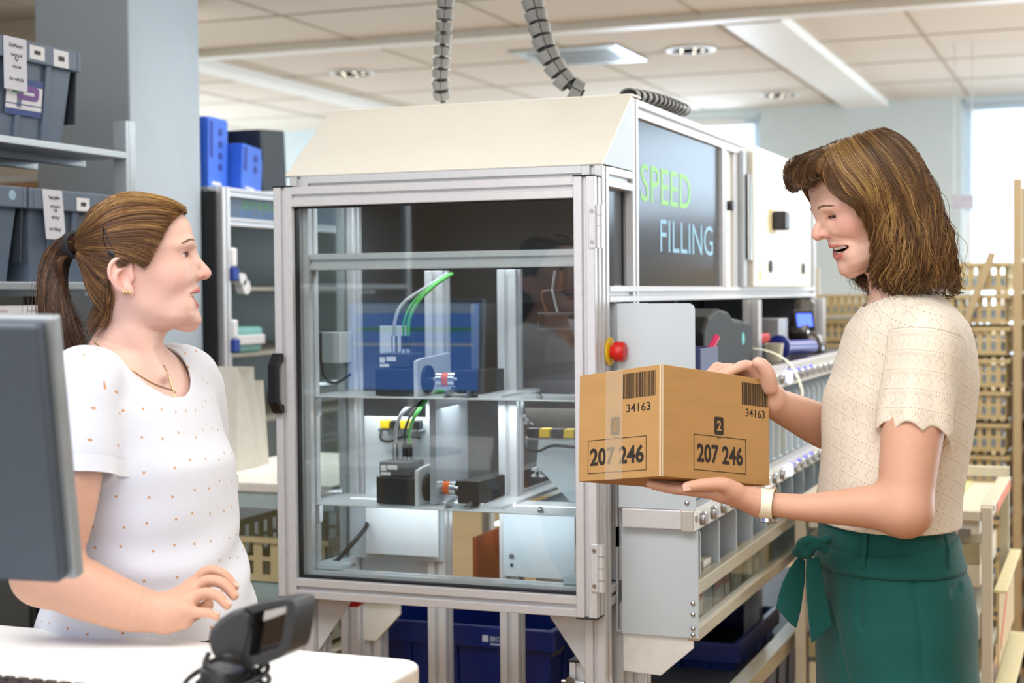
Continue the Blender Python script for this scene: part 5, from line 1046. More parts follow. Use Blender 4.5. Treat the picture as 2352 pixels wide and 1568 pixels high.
def face(o, ux, nrm, w, name_parts):
    """print of one face: origin bottom-left corner seen from outside"""
    n = nrm * .0003; P = lambda u, v: o + ux * u * w + up * v * BH + n
    def rect(b, u0, u1, v0, v1): return b.prism([(0, 0), (u1 - u0, 0), (u1 - u0, v1 - v0), (0, v1 - v0)], P(u0, v0), ux * w, up * BH, nrm * .0002)
    (bu0, bu1, bv0, bv1), (tu0, tu1, tv0, tv1), (du, dv), (fu0, fu1, fv0, fv1) = name_parts; rng = np.random.default_rng(3); b = MB(); u = bu0
    while u < bu1:
        s_ = (bu1 - bu0) * rng.choice([.009, .012, .02]); rect(b, u, min(u + s_, bu1), bv0, bv1); u += s_ + (bu1 - bu0) * rng.choice([.008, .011, .02])
    b.build('barcode', M_ink, carton); MB().text('34163', P(tu0, tv0), ux, up, (tu1 - tu0) * w, (tv1 - tv0) * BH, depth=.0002, bold=.006).build('printed_number', M_ink, carton)
    b = MB(); b.prism(rrect(.021, .029, .003), P(du, dv), ux, up, nrm * .0002); b.build('emblem', M_ink, carton)
    MB().text('2', P(du, dv) + ux * .0105 + up * .0065, ux, up, .0105, .0165, depth=.0006, align='C', bold=.025).build('printed_number', M_cardl if False else M_card, carton)
    MB().text('Soft', P(du, dv) + ux * .0105 - up * .0062, ux, up, .010, .0036, depth=.0002, align='C').build('printed_word', M_ink, carton)
    b = MB(); e, f = .0011 / w, .0011 / BH; rect(b, fu0, fu1, fv0, fv0 + f); rect(b, fu0, fu1, fv1 - f, fv1); rect(b, fu0, fu0 + e, fv0, fv1); rect(b, fu1 - e, fu1, fv0, fv1); b.build('printed_frame', M_ink, carton)
    b = MB().text('207 246', P(fu0 + .030, fv0 + (fv1 - fv0) * .22), ux, up, (fu1 - fu0 - .06) * w, (fv1 - fv0) * BH * .54, depth=.0002, bold=.030)
    b.build('printed_number', M_ink, carton)
face(BC + BX[0] * BL + BX[2] * BH, -BX[0], -BX[1], BL, ((.548, .935, .725, .955), (.590, .875, .600, .675), (.400, .405), (.118, .830, .065, .375)))
face(BC + BX[2] * BH, BX[1], -BX[0], BR_, ((.735, .985, .735, .945), (.770, .955, .625, .70), (.475, .425), (.285, .770, .085, .410)))
b = MB(); o = BC + BX[0] * BL * .66 + BX[2] * BH - BX[1] * .0008; b.prism([(0, 0), (.040, 0), (.040, BH), (0, BH)], o, -BX[0], up, -BX[1] * .0001); b.build('tape', M_tape, carton)
for q_, n_ in ((BX[0], -BX[1]), (BX[1], -BX[0])): MB().prism([(0, 0), (.0032, 0), (.0032, BH), (0, BH)], BC + BX[2] * BH + q_ * .0004 + n_ * .0006, q_, up, n_ * .00015).build('corner_edge', mat('scuffed card edge', 'e0cdb2', .6), carton)
# ---- figure
rngR = np.random.default_rng(23)
MR = axes(206.0, -20.0); OR = atD(1866, 545, 2.585) - MR.T @ V(0, .1290, -.0055); MTR = axes(200.0, 0.)
personR = thing('person', (-.34, 2.66, 0), 'person with wavy shoulder length brown hair in a cream knit top holding the box', 'person')
PHR, HR = head_prims(OR, MR, smile=1.6, open_=1.05, ears=False, dz=-.0105, mw=.0400, cz=-.0010)
cR = atD(2065, 900, 2.60); zr = lambda y: 1.5 - (y - 667) * .000727
rowsR0 = [(1.505, 0, -.014, .048, .050, .050), (1.483, 0, -.013, .085, .066, .064), (1.462, 0, -.014, .122, .082, .082), (1.440, 0, -.014, .148, .097, .097), (1.403, 0, -.013, .163, .108, .107), (1.367, 0, -.010, .166, .116, .114), (1.323, 0, -.002, .163, .1245, .122), (1.287, 0, .002, .160, .1225, .1215), (1.229, 0, .008, .156, .1195, .1185), (1.185, 0, .013, .156, .1195, .119), (1.15, 0, .017, .157, .120, .119), (1.10, 0, .018, .158, .118, .118)]
rR = lambda off: [(r[0] - cR[2], r[1], r[2], r[3] + off, r[4] + off, r[5] + off, 2.15) for r in rowsR0]
shn, eln, wrn = D_(2128, 792, 2.455), D_(2078, 1171, 2.40), D_(1757, 1157, 2.475)
shf = cR + MTR.T @ V(-.150, -.01, 1.40 - cR[2]); elf, wrf = D_(1975, 1010, 2.80), D_(1770, 922, 2.635)
bodyR = PHR + [p_chain([HR(0, -.010, -.03), D_(2066, 650, 2.60), D_(2080, 700, 2.605), D_(2084, 740, 2.61)], (.049, .051, .054, .070), .02), p_loft(cR, MTR, [r for r in rR(-.012) if r[0] + cR[2] > 1.30], k=.02),
    p_chain([shn, D_(2112, 900, 2.44), D_(2091, 1030, 2.42), eln], (.052, .0505, .0465, .041), .02), p_chain([eln, D_(2000, 1164, 2.42), D_(1920, 1165, 2.44), D_(1845, 1165, 2.455), wrn], (.0395, .0345, .0275, .0215, .0190), .018, flat=(V(0, 0, 1), .98)),
    p_chain([shf, (shf + elf) / 2 + V(0, .02, -.01), elf], (.050, .046, .042), .02), p_chain([elf, D_(1890, 978, 2.74), D_(1830, 950, 2.69), wrf], (.042, .0385, .0325, .0255), .02)]
# near hand: palm up under the carton
KNr = [D_(1650, 1134, 2.470), D_(1648, 1128, 2.492), D_(1652, 1126, 2.512), D_(1662, 1126, 2.530)]
for kn, r in zip(KNr, (.0125, .0122, .0118, .0105)): bodyR.append(p_cone(wrn + (kn - wrn) * .08, kn, .0185, r, .012))
bodyR += [p_cone(D_(1740, 1154, 2.465), D_(1682, 1128, 2.458), .0170, .0135, .012)]
FRn = [[KNr[0], D_(1588, 1127, 2.472), D_(1540, 1122, 2.477), D_(1493, 1112, 2.482)], [KNr[1], D_(1580, 1121, 2.494), D_(1535, 1115, 2.498), D_(1500, 1109, 2.500)], [KNr[2], D_(1590, 1119, 2.516), D_(1548, 1114, 2.520), D_(1516, 1110, 2.524)], [KNr[3], D_(1610, 1119, 2.536), D_(1580, 1115, 2.540), D_(1555, 1112, 2.544)]]
for f, r in zip(FRn, (.0098, .0098, .0092, .0082)): bodyR.append(finger(f, r, r * .72))
TH = [D_(1690, 1127, 2.458), D_(1662, 1113, 2.452), D_(1618, 1113, 2.450), D_(1579, 1118, 2.450)]; bodyR.append(finger(TH, .0138, .0086, .006))
# far hand: resting on the top of the carton
KNf = [D_(1732, 846, 2.605), D_(1722, 850, 2.622), D_(1712, 854, 2.640), D_(1702, 858, 2.655)]
for kn, r in zip(KNf, (.0125, .0122, .0118, .0108)): bodyR.append(p_cone(wrf + (kn - wrf) * .1, kn, .0215, r, .014))
FRf = [[KNf[0], D_(1712, 839, 2.592), D_(1690, 846, 2.582), D_(1664, 861, 2.575)], [KNf[1], D_(1692, 847, 2.61), D_(1672, 852, 2.60), D_(1650, 862, 2.595)], [KNf[2], D_(1672, 845, 2.635), D_(1655, 848, 2.63), D_(1636, 858, 2.62)], [KNf[3], D_(1655, 843, 2.66), D_(1643, 843, 2.655), D_(1630, 856, 2.65)]]
for f, r in zip(FRf, (.0100, .0098, .0094, .0088)): bodyR.append(finger(f, r, r * .75))
bodyR.append(finger([D_(1768, 888, 2.60), D_(1763, 858, 2.588), D_(1750, 838, 2.582), D_(1741, 832, 2.580)], .0145, .0095, .008))
FBR = Field(bodyR)
P, Q = polygonize(FBR, .0017); P = relax(P, Q, 1, .3); C = skin_tone(P, 'e3bba9', HR, MR, OR, blush='d9807c', smile=1.6)
arm = np.clip((1.40 - P[:, 2]) / .1, 0, 1)[:, None] * .75; C[:, :3] = C[:, :3] * (1 - arm) + np.array(lin('c8977c')) * arm
np_mesh('body', P, Q, M_skin, personR, colors=C)
teeth(HR, personR, smile=1.7, open_=1.05); eyes(HR, MR, personR, D_(1500, 900, 2.45), dz=-.0105)
for s in (-1, 1): lash(HR, personR, FBR, s, '7d5c42', drop=.0010, dz=-.0105)
for f in FRn[:2] + [TH] + FRf[:0]:
    t = unit(f[-1] - f[-2]); n_ = unit(-CF - t * np.dot(-CF, t)) if f is TH else -V(0, 0, 1); s_ = np.cross(t, n_); MB().obox(f[-1] + t * .002 + n_ * (.0078 if f is TH else .0058), t * .0062, s_ * .0052, n_ * .0008).build('nail', _mats['finger nail'], personR, bevel=.002, seg=3)
t_ = unit(FRf[2][1] - FRf[2][0]); MB().tube([FRf[2][0] * .55 + FRf[2][1] * .45 + frame(t_)[1] * .0104 * math.cos(a) + frame(t_)[2] * .0104 * math.sin(a) for a in np.linspace(0, 6.283, 24, endpoint=False)], .0014, 6, closed=True).build('finger_ring', M_silver, personR, smooth=60)
# knitted top
loR = p_loft(cR, MTR, rR(0.), k=.03); bfR = loR.fn
loR.fn = lambda P: bfR(P) + .0030 * np.sin(P[:, 2] * 30 + 30 * P[:, 0] + 2 * np.sin(P[:, 2] * 14)) * np.clip((1.36 - P[:, 2]) / .2, 0, 1)
hs, hm = D_(2102, 985, 2.43), unit(D_(2091, 1030, 2.42) - D_(2120, 800, 2.45))
ssl = p_chain([cR + MTR.T @ V(.095, -.012, 1.435 - cR[2]), shn + V(0, 0, .004), D_(2118, 870, 2.445), D_(2104, 970, 2.432), D_(2099, 1010, 2.428)], (.046, .055, .0555, .0560, .0565), .035)
sfn = ssl.fn; ssl.fn = lambda P: sfn(P) - .0045 * np.cos(5.0 * np.arctan2((P - hs) @ CR, (P - hs) @ CF) + 1.2) * np.clip((1.40 - P[:, 2]) / .12, 0, 1)
ssf = p_chain([cR + MTR.T @ V(-.095, -.012, 1.435 - cR[2]), shf, shf * .45 + elf * .55], (.046, .058, .060), .03); axf = unit(elf - shf); cutf = shf * .55 + elf * .45
def scallop(P):
    q = P - hs; a = np.arctan2(q @ CR, -(q @ CF)); return -(q @ hm - .012 + .0075 * np.abs(np.sin(a * 4.0 + .2)) * 1.6)
FRo = Field([ssl, ssf, loR]); ncr, nMR = D_(2070, 664, 2.60), axes(203, -14)
def neck_cutR(P): q = (P - ncr) @ nMR.T; return np.maximum((np.hypot(q[:, 0] / .068, q[:, 1] / .068) - 1) * .066, -(q[:, 2] + .06))
hemR = lambda P: (P[:, 2] - (1.113 - .10 * ((P - cR) @ MTR[1] - 0.) * -.20))
slR = Field([ssl, ssf]); FRs = Field([ssl, ssf, Prim(lambda P: slR(P) + .005, (-9,) * 3, (9,) * 3, 's', .001), Prim(scallop, hs - .12, hs + .12, 's', .001), Prim(lambda P: -((P - cutf) @ axf), cutf - .12, cutf + .12, 's', .001), Prim(lambda P: smax(loR.fn(P), -(loR.fn(P) + .005), .001), loR.lo, loR.hi, 'u', .03), Prim(neck_cutR, ncr - .11, ncr + .11, 's', .0012), Prim(hemR, (-9,) * 3, (9,) * 3, 's', .002)])
P, Q = polygonize(FRs, .0024, lo=cR + V(-.30, -.32, -.26), hi=cR + V(.30, .32, .30)); P = relax(P, Q, 2, .4)
M_knit = cloth_mat('cream pointelle knit', 'e6dccd', 'knit'); o = np_mesh('knit_top', P, Q, M_knit, personR); o['label'] = 'cream short sleeved pointelle knit top with scalloped cuffs'
q = (P - cR) @ MTR.T; ang = np.arctan2(q[:, 0], q[:, 1]); isl = (ssl.fn(P) < loR.fn(P) - .003) & (-((P - hs) @ hm) < .150); qs = P - hs; U = np.stack([np.where(isl, np.arctan2(qs @ CR, -(qs @ CF)) * .058, ang * .135), np.where(isl, -(qs @ hm) + .012, P[:, 2] - .06 * np.cos(ang)), 0 * ang], 1); weave_attr(o, P, U)
# trousers with sash
rowsT = [(1.135, 0, .012, .140, .108, .106), (1.104, 0, .022, .144, .109, .108), (1.060, 0, .018, .152, .114, .112), (1.018, 0, .010, .168, .118, .122), (.989, 0, .008, .172, .121, .126), (.945, 0, .006, .176, .125, .129), (.894, 0, .006, .176, .126, .128), (.84, 0, .006, .175, .126, .126), (.78, 0, .004, .172, .120, .118), (.74, 0, .004, .168, .110, .108)]
tz = V(cR[0], cR[1], 0); RT = [(*r, 2.2) for r in rowsT]; MP = axes(203., 0.)
trL = p_loft(tz, MP, RT, k=.02); trB = [trL]
for s in (-1, 1): trB.append(p_chain([tz + MP.T @ V(s * .088, .0, .80), tz + MP.T @ V(s * .088, .0, .45), tz + MP.T @ V(s * .085, -.01, .09)], (.094, .070, .054), .05))
FT0 = Field(trB); px_ = lambda L: march(FT0, [a for a, _ in L], [b_ for _, b_ in L], 2.1, 2.9, .0)
grooves = [p_chain(list(px_(L)), [r_] * len(L), .010, 's') for L, r_ in (([(1980, 1306), (1976, 1360), (1974, 1410), (1978, 1440)], .0014), ([(2096, 1310), (2106, 1370), (2114, 1440), (2118, 1500), (2120, 1568)], .0010), ([(1905, 1380), (1918, 1440), (1930, 1500), (1944, 1568)], .0016), ([(2190, 1352), (2207, 1340)], .0012), ([(2190, 1364), (2207, 1352)], .0012))]
hemT = Prim(lambda P: P[:, 2] - .07, (-9,) * 3, (9,) * 3, 's', .001)
trf = trL.fn; trL.fn = lambda P: trf(P) + .0022 * np.sin(P[:, 0] * 55 + 20 * P[:, 2]) * np.clip((1.03 - P[:, 2]) / .1, 0, 1) * np.clip((P[:, 2] - .75) / .1, 0, 1)
P, Q = polygonize(Field(trB + grooves), .0032, lo=tz + V(-.3, -.3, .04), hi=tz + V(.3, .3, 1.16)); P = relax(P, Q, 1, .4)
M_green_t = mat('dark green crepe', '0f524e', .82, var=.03, scale=300, bump=.25, bscale=1100, spec=.25, sheen=.1); o = np_mesh('trousers', P, Q, M_green_t, personR); o['label'] = 'dark green high waisted trousers'
sash = Field([p_loft(tz, MP, RT, k=.02, off=.0065), Prim(lambda P: np.maximum(P[:, 2] - 1.088 + .010 * np.sin((P - tz) @ MP[1] * 12), 1.043 - P[:, 2]) , (-9,) * 3, (9,) * 3, 'i', .008)]); P, Q = polygonize(sash, .003, lo=tz + V(-.25, -.25, 1.02), hi=tz + V(.25, .25, 1.11)); np_mesh('sash', P, Q, M_green_t, personR)
for pts in ([(1986, 1226), (1984, 1262), (1980, 1303)], [(2170, 1228), (2178, 1262), (2178, 1304)]):
    c = march(Field([p_loft(tz, MP, RT, k=.02, off=.009)]), [a for a, _ in pts], [b_ for _, b_ in pts], 2.1, 2.9); MB().tube(list(spline(c, 8)), .0045, 8, flat=.35).build('belt_loop', M_green_t, personR, smooth=60)
kn = D_(1850, 1258, 2.53); MB().ball(kn, .0185, 18, .9, .8, 1.0).build('sash_knot', M_green_t, personR, smooth=60)
b = MB(); b.tube(list(spline([D_(1905, 1236, 2.52), D_(1880, 1246, 2.515), D_(1855, 1240, 2.52), D_(1838, 1262, 2.53), D_(1830, 1268, 2.54)], 14)), .0085, 10).tube(list(spline([D_(1900, 1262, 2.515), D_(1872, 1252, 2.512), D_(1850, 1275, 2.52)], 10)), .008, 10); b.build('sash_knot', M_green_t, personR, smooth=60)
def tail(poly, d, bend):
    me = bmesh.new(); C0 = np.mean(poly, 0); vs = []
    for a, b_ in poly: vs.append(me.verts.new([float(x) for x in D_(a, b_, d)]))
    f = me.faces.new(vs); bmesh.ops.triangulate(me, faces=[f]); bmesh.ops.subdivide_edges(me, edges=me.edges[:], cuts=5, use_grid_fill=True); bmesh.ops.triangulate(me, faces=me.faces[:])
    V_ = np.array([v.co[:] for v in me.verts]); F_ = [[v.index for v in f.verts] for f in me.faces]; me.verts.index_update(); me.free()
    w = np.array([proj(p)[:2] for p in V_]); V_ = V_ + np.outer(bend * np.sin((w[:, 0] - C0[0]) / 26.), CF); o = np_mesh('sash_tail', V_, F_, M_green_t, personR); s = o.modifiers.new('s', 'SOLIDIFY'); s.thickness = .0045; s.offset = 0; v = o.modifiers.new('b', 'BEVEL'); v.width = .0018; v.segments = 2
tail([(1838, 1276), (1851, 1290), (1849, 1340), (1840, 1400), (1829, 1442), (1818, 1434), (1781, 1393), (1787, 1365), (1797, 1335), (1813, 1305)], 2.545, .006)
tail([(1853, 1282), (1881, 1278), (1890, 1330), (1901, 1385), (1912, 1437), (1864, 1475), (1858, 1430), (1853, 1370), (1850, 1320)], 2.520, .006)
for s in (-1, 1):
    sh_ = Field([p_ell(tz + MP.T @ V(s * .087, .05, .035), (.044, .125, .045), MP, .01), Prim(lambda P: -P[:, 2], (-9,) * 3, (9,) * 3, 'i', .004)]); P, Q = polygonize(sh_, .008); np_mesh('shoe', P, Q, mat('tan shoe', '8a6a4c', .5), personR)
# wrist watch
ax = unit(D_(1845, 1165, 2.455) - wrn); wc = D_(1764, 1158, 2.472); dd, s_, u_ = frame(ax); ring = []
for a in np.linspace(0, 2 * math.pi, 48, endpoint=False):
    d_ = s_ * math.cos(a) + u_ * math.sin(a); p = wc + d_ * .03
    for _ in range(8): p = p - d_ * (FBR(np.array([p]))[0] - .0008)
    ring.append(p)
b = MB(); n = len(ring); vs = []
for t, o_ in ((-.0105, 0), (-.0105, .0022), (.0105, .0022), (.0105, 0)): vs += [p + ax * t + unit(p - wc) * o_ for p in ring]
b.add(vs, [(r * n + i, r * n + (i + 1) % n, ((r + 1) % 4) * n + (i + 1) % n, ((r + 1) % 4) * n + i) for r in range(4) for i in range(n)]); ws = b.build('watch_strap', mat('cream leather', 'ece5d0', .5, bump=.3, bscale=600), personR, bevel=.0006); ws['label'] = 'cream leather watch strap'
lowp = wc - V(0, 0, 1) * .0215; MB().lathe([(.0150, 0), (.0165, .001), (.0165, .006), (.014, .0075), (.004, .0078)], lowp, (0, -.12, -1), 30).build('watch_case', M_silver, personR, smooth=40)
hi = max(ring, key=lambda p: p[2]); MB().tube([hi + ax * .0085 * math.cos(a) * 1.25 + np.cross(ax, V(0, 0, 1)) * .0085 * math.sin(a) + V(0, 0, .0035) for a in np.linspace(0, 6.283, 20, endpoint=False)], .0011, 6, closed=True).build('watch_buckle', M_silver, personR, smooth=60)
# ---- hair
E_ = lambda px, py, d, rx, ry, rz: p_ell(D_(px, py, d), (rx, ry, rz), np.stack([CR, CF, CU]), .045)
hullR = Field([p_loft(OR, MR, SKULL, k=.01, off=.010), p_ell(HR(0, -.050, -.015), (.090, .052, .088), MR, .03), p_ell(HR(0, -.02, .03), (.086, .060, .073), MR, .03), E_(1985, 428, 2.60, .092, .100, .092), E_(2040, 400, 2.60, .075, .095, .075), E_(2085, 500, 2.60, .075, .110, .110), E_(2100, 590, 2.60, .072, .112, .072), p_chain([D_(1880, 372, 2.53), D_(1855, 398, 2.56), D_(1850, 405, 2.60), D_(1862, 400, 2.65)], (.020, .024, .025, .020), .03)])
hline = [(1890, 330), (1895, 360), (1892, 398), (1897, 420), (1916, 447), (1943, 466), (1982, 477), (2010, 482), (2022, 500), (2018, 540), (2010, 590), (2010, 650), (2060, 672), (2130, 650), (2175, 640), (2180, 540), (2120, 380), (2040, 303), (1950, 312)]
under = Field([p_loft(OR, MR, SKULL, k=.01, off=.007), p_ell(HR(0, -.050, -.015), (.088, .050, .085), MR, .03), p_ell(HR(0, -.02, .03), (.084, .058, .070), MR, .03), poly2([loc(*p, OR, MR, 2.53) for p in hline], OR, MR, .006)])
P, Q = polygonize(under, .0035); np_mesh('hair', P, Q, M_hair, personR, colors=np.tile((*lin('3a2818'), 1), (len(P), 1)))
gr = [[(2022, 298), (2062, 312), (2098, 345), (2128, 395), (2152, 450), (2172, 510), (2188, 570), (2196, 625), (2206, 674)], [(2012, 299), (2058, 330), (2100, 388), (2130, 455), (2154, 525), (2174, 590), (2184, 640), (2196, 684)], [(1994, 302), (2040, 345), (2080, 408), (2110, 480), (2132, 550), (2148, 610), (2152, 648), (2164, 662)], [(1974, 308), (2012, 355), (2052, 420), (2082, 492), (2106, 562), (2120, 622), (2118, 660), (2130, 676)],
      [(1952, 316), (1990, 366), (2026, 425), (2056, 495), (2078, 568), (2090, 632), (2082, 682), (2090, 694)], [(1932, 325), (1966, 374), (2002, 428), (2032, 488), (2050, 556), (2060, 625), (2054, 678), (2062, 690)], [(1918, 331), (1946, 378), (1982, 426), (2016, 472), (2034, 530), (2038, 600), (2028, 650), (2038, 684)], [(1908, 335), (1930, 384), (1962, 428), (2002, 462), (2027, 505), (2026, 562), (2014, 620), (2004, 664)], [(1900, 339), (1916, 384), (1942, 428), (1978, 460), (2014, 484), (2024, 525), (2012, 572), (2002, 618)]]
gf = [[(1906, 336), (1906, 375), (1912, 415), (1930, 448), (1960, 466), (1995, 476)], [(1900, 339), (1894, 370), (1894, 405), (1906, 432), (1926, 452), (1950, 462)], [(1894, 342), (1880, 366), (1872, 392), (1876, 412), (1888, 410), (1890, 398)], [(1889, 344), (1864, 362), (1846, 388), (1842, 415), (1852, 432), (1864, 426)], [(1884, 345), (1850, 360), (1826, 384), (1818, 410), (1830, 430), (1846, 438)], [(1880, 347), (1842, 362), (1816, 384), (1805, 408), (1813, 424), (1832, 434)]]
TR = (('6a4d31', 4), ('785838', 3), ('573f29', 2.4), ('8b6840', 1.8), ('a37d4a', .9))  # golden tones paint warm light's highlights into single locks
sets = [locks(hullR, gr, 260, 15, rngR, (-.001, .007), .0062, .0052, .080, tone=TR, d0=2.25, tip=.35, jit=3, fly=.012, endjit=.16, m=36), locks(hullR, gr, 90, 12, rngR, (.003, .011), .0042, .0068, .070, tone=(('8b6840', 2), ('a37d4a', 1.8), ('b8935a', .8), ('6a4d31', 3)), d0=2.25, tip=.3, jit=3, fly=.014, endjit=.2, m=36)]
sets.append(locks(hullR, gf[:2], 34, 14, rngR, (-.002, .003), .0040, .0015, .05, tone=TR, d0=2.25, tip=.5, jit=1.5, fly=.004))
sets.append(locks(hullR, [gr[8], gf[0]], 34, 14, rngR, (-.002, .004), .0045, .0020, .06, tone=TR, d0=2.25, tip=.5, jit=1.5, fly=.004))
sets.append(locks(hullR, [[(1902, 338), (1895, 362), (1893, 384), (1892, 400)], [(1893, 342), (1882, 364), (1876, 384), (1874, 398)]], 22, 14, rngR, (-.003, .002), .0045, .0010, .05, tone=TR, d0=2.25, tip=.5, jit=1.5))
sets.append(locks(hullR, gf[2:], 90, 16, rngR, (-.004, .003), .0050, .0022, .035, tone=(('5a412a', 3), ('6a4d31', 3), ('866340', 1), ('47331f', 2)), d0=2.25, tip=.4, jit=2, fly=.006, endjit=.12))
hair_mesh('hair', sets[:2], .00046, personR, mirror=(OR, MR[0])); hair_mesh('fringe', sets[2:], .00044, personR, mirror=(OR, MR[0]))
hair_mesh('hair', [locks(hullR, [[(2090, 640), (2120, 660), (2160, 672), (2200, 690)], [(2000, 640), (2006, 660), (2002, 676), (1990, 690)], [(2030, 640), (2036, 668), (2044, 684), (2052, 700)], [(2150, 620), (2180, 650), (2196, 672), (2212, 676)]], 40, 10, rngR, (-.010, .004), .005, .004, .05, tone=TR, d0=2.25, jit=3, fly=.01)], .00044, personR)
# ------------------------------------------------------------------ shelving at the left with its crates
M_galv = mat('galvanised shelf', 'b9c3ca', .35, metal=.35, var=.04); M_gcrate = mat('grey crate plastic', '66768a', .5, var=.05); M_dcrate = mat('dark grey lid', '2c343c', .5, var=.05); M_card_w = mat('white card', 'dfe2ee', .7, var=.01); M_penink = mat('pen ink', '2a2d38', .6)
XR_ = -2.35
rack = thing('shelving_rack', (-2.64, 2.2, 0), 'grey metal shelving rack with crates at the left in front of the pillar', 'shelving')
for z in (1.861, 1.5295, 1.20, .55): MB().box(-2.95, XR_ + .006, 1.0, 3.362, z - .0085, z + .0085).build('shelf', M_galv, rack, bevel=.002)
for z in (1.861, 1.5295):
    for x in (-2.5, -2.65, -2.8): MB().box(x, x + .03, 1.0, 3.362, z - .024, z - .009).build('stiffener', M_galv, rack)
for y in (3.363, 1.0 - .042):
    for x in (XR_ - .036, -2.95):
        b = MB(); b.box(x, x + .040, y, y + .012, 0, 1.95); b.box(x + .018, x + .040, y + .012, y + .042, 0, 1.95); b.build('post', M_galv, rack, bevel=.0015)
def scrawl(o, ux, uy, nrm, w, h, lines, seed, root):
    """loose pen handwriting in a few lines"""
    r = np.random.default_rng(seed); b = MB()
    for k, (u, v, n) in enumerate(lines):
        pts = []; x = u
        for i in range(n * 6): pts.append(o + ux * (x * w) + uy * ((v + .035 * math.sin(i * 2.1 + seed) * r.random() + .02 * math.sin(i * .9)) * h) + nrm * .0006); x += .6 / (n * 6) * (n / 6)
        b.tube(spline(pts, n * 20), .0006, 4)
    return b.build('handwriting', M_penink, root)
def card(y0, y1, z0, z1, x, root, seed, tilt=0.):
    b = MB().prism([(0, 0), (y1 - y0, 0), (y1 - y0 - tilt, z1 - z0), (-tilt, z1 - z0)], (x, y0, z0), (0, 1, 0), (0, 0, 1), (.0012, 0, 0)); c = b.build('card', M_card_w, root)
    scrawl(V(x + .0012, y0 - tilt * .5, z0), V(0, 1, 0), V(0, 0, 1), V(1, 0, 0), y1 - y0, z1 - z0, [(.22, .84, 6), (.30, .66, 5), (.45, .58, 2), (.35, .44, 4), (.22, .20, 2), (.45, .20, 4)], seed, c); return c
def label_(y0, y1, z0, z1, x, root, mark=True):
    l = MB().box(x, x + .001, y0, y1, z0, z1).build('label', M_paper, root)
    if mark: MB().box(x + .001, x + .0013, y0 + (y1 - y0) * .3, y0 + (y1 - y0) * .72, z0 + (z1 - z0) * .36, z0 + (z1 - z0) * .66).build('label_print', M_penink, l)
GL = 'grey crates on the left shelving'
def grey_crate(y0, y1, z0, z1, label, flap=None):
    t = crate('lidded_crate', -2.93, XR_ - .018, y0 + .012, y1 - .012, z0, z1, M_gcrate, label, 'crate', GL, taper=.022, rim=.014, lip=.048)
    if flap is not None: MB().prism([(0, 0), (-.010, -.165), (-.006, -.165), (.008, 0)], (XR_ - .26, y1 + .004, z1 - .01), (0, 1, 0), (0, 0, 1), (.24, 0, 0)).build('lid_flap', M_dcrate, t, bevel=.002)
    return t
xf = XR_ - .0038
t = grey_crate(2.775, 3.190, 1.8700, 2.098, 'upper grey crate with a handwritten card and a purple sticker', flap=1)
card(2.905, 2.985, 1.978, 2.098, xf + .001, t, 4); label_(2.998, 3.052, 2.058, 2.090, xf, t); label_(3.086, 3.142, 2.052, 2.092, xf, t)
tx = V(.0965, 0, 1.); so = V(XR_ - .0272, 2.936, 1.926)                  # the sticker follows the slope of the crate's wall
def st_rect(a0, a1, c0, c1, off, nm, m, par, poly=None): return MB().prism(poly or [(0, 0), (a1 - a0, 0), (a1 - a0, c1 - c0), (0, c1 - c0)], so + V(off, a0, 0) + tx * c0, (0, 1, 0), tx, (.0005, 0, 0)).build(nm, m, par)
st_ = st_rect(0, .128, 0, .085, 0, 'sticker', M_paper, t); mB = mat('blue print', '34488a', .5)
st_rect(0, .128, 0, .014, .0006, 'sticker_band', mB, st_); st_rect(0, .128, .069, .085, .0006, 'sticker_band', mB, st_); st_rect(0, .128, .024, .0265, .0006, 'sticker_line', mB, st_)
st_rect(.036, 0, .036, 0, .0008, 'sticker_patch', mat('purple print', '7a4a9c', .5), st_, rrect(.080, .034, .013)); st_rect(.016, 0, .050, 0, .0014, 'sticker_patch', mat('green print', '3f9a4d', .5), st_, rrect(.028, .028, .0139)); st_rect(.058, .098, .048, .055, .0014, 'sticker_print', M_paper, st_)
grey_crate(2.33, 2.76, 1.8700, 2.098, 'grey crate on the top shelf left of the carded one')
t = grey_crate(2.575, 2.978, 1.5385, 1.757, 'lower grey crate at the left edge with a small round sticker', flap=1); MB().lathe([(.012, 0), (.012, .0006), (.001, .0007)], (xf, 2.927, 1.737), (1, 0, 0), 18).build('sticker', mat('pale blue sticker', '9fc3d8', .5), t)
t = grey_crate(2.992, 3.352, 1.5385, 1.757, 'lower grey crate with a bent handwritten card behind the ponytail'); card(3.045, 3.118, 1.640, 1.757, xf + .001, t, 9, .012); label_(3.165, 3.215, 1.712, 1.744, xf, t); label_(3.13, 3.17, 1.600, 1.622, XR_ - .030, t, False)
t = grey_crate(2.14, 2.56, 1.5385, 1.757, 'grey crate with a card beyond the left picture edge'); card(2.25, 2.32, 1.63, 1.757, xf + .001, t, 12)
t = grey_crate(1.70, 2.12, 1.5385, 1.757, 'grey crate with a card second beyond the left picture edge'); card(1.83, 1.90, 1.63, 1.757, xf + .001, t, 15)
for c in range(2):
    for k in range(10):
        y0 = 2.85 + c * .118; z0 = 1.2090 + k * .0275; t = thing('paper_pack', (-2.55, y0 + .05, z0), 'white flat pack in the stack below the lower crates, %s column' % ('left' if c == 0 else 'right'), 'pack', 'white packs stacked on the third shelf')
        MB().box(-2.75, XR_ - .01, y0, y0 + .112, z0, z0 + .0268).build('pack_body', M_paper, t, bevel=.001)
        MB().box(XR_ - .01, XR_ - .0097, y0 + .012, y0 + .06, z0 + .010, z0 + .017).build('pack_label', mat('pale print', 'cfc6c6', .6), t)
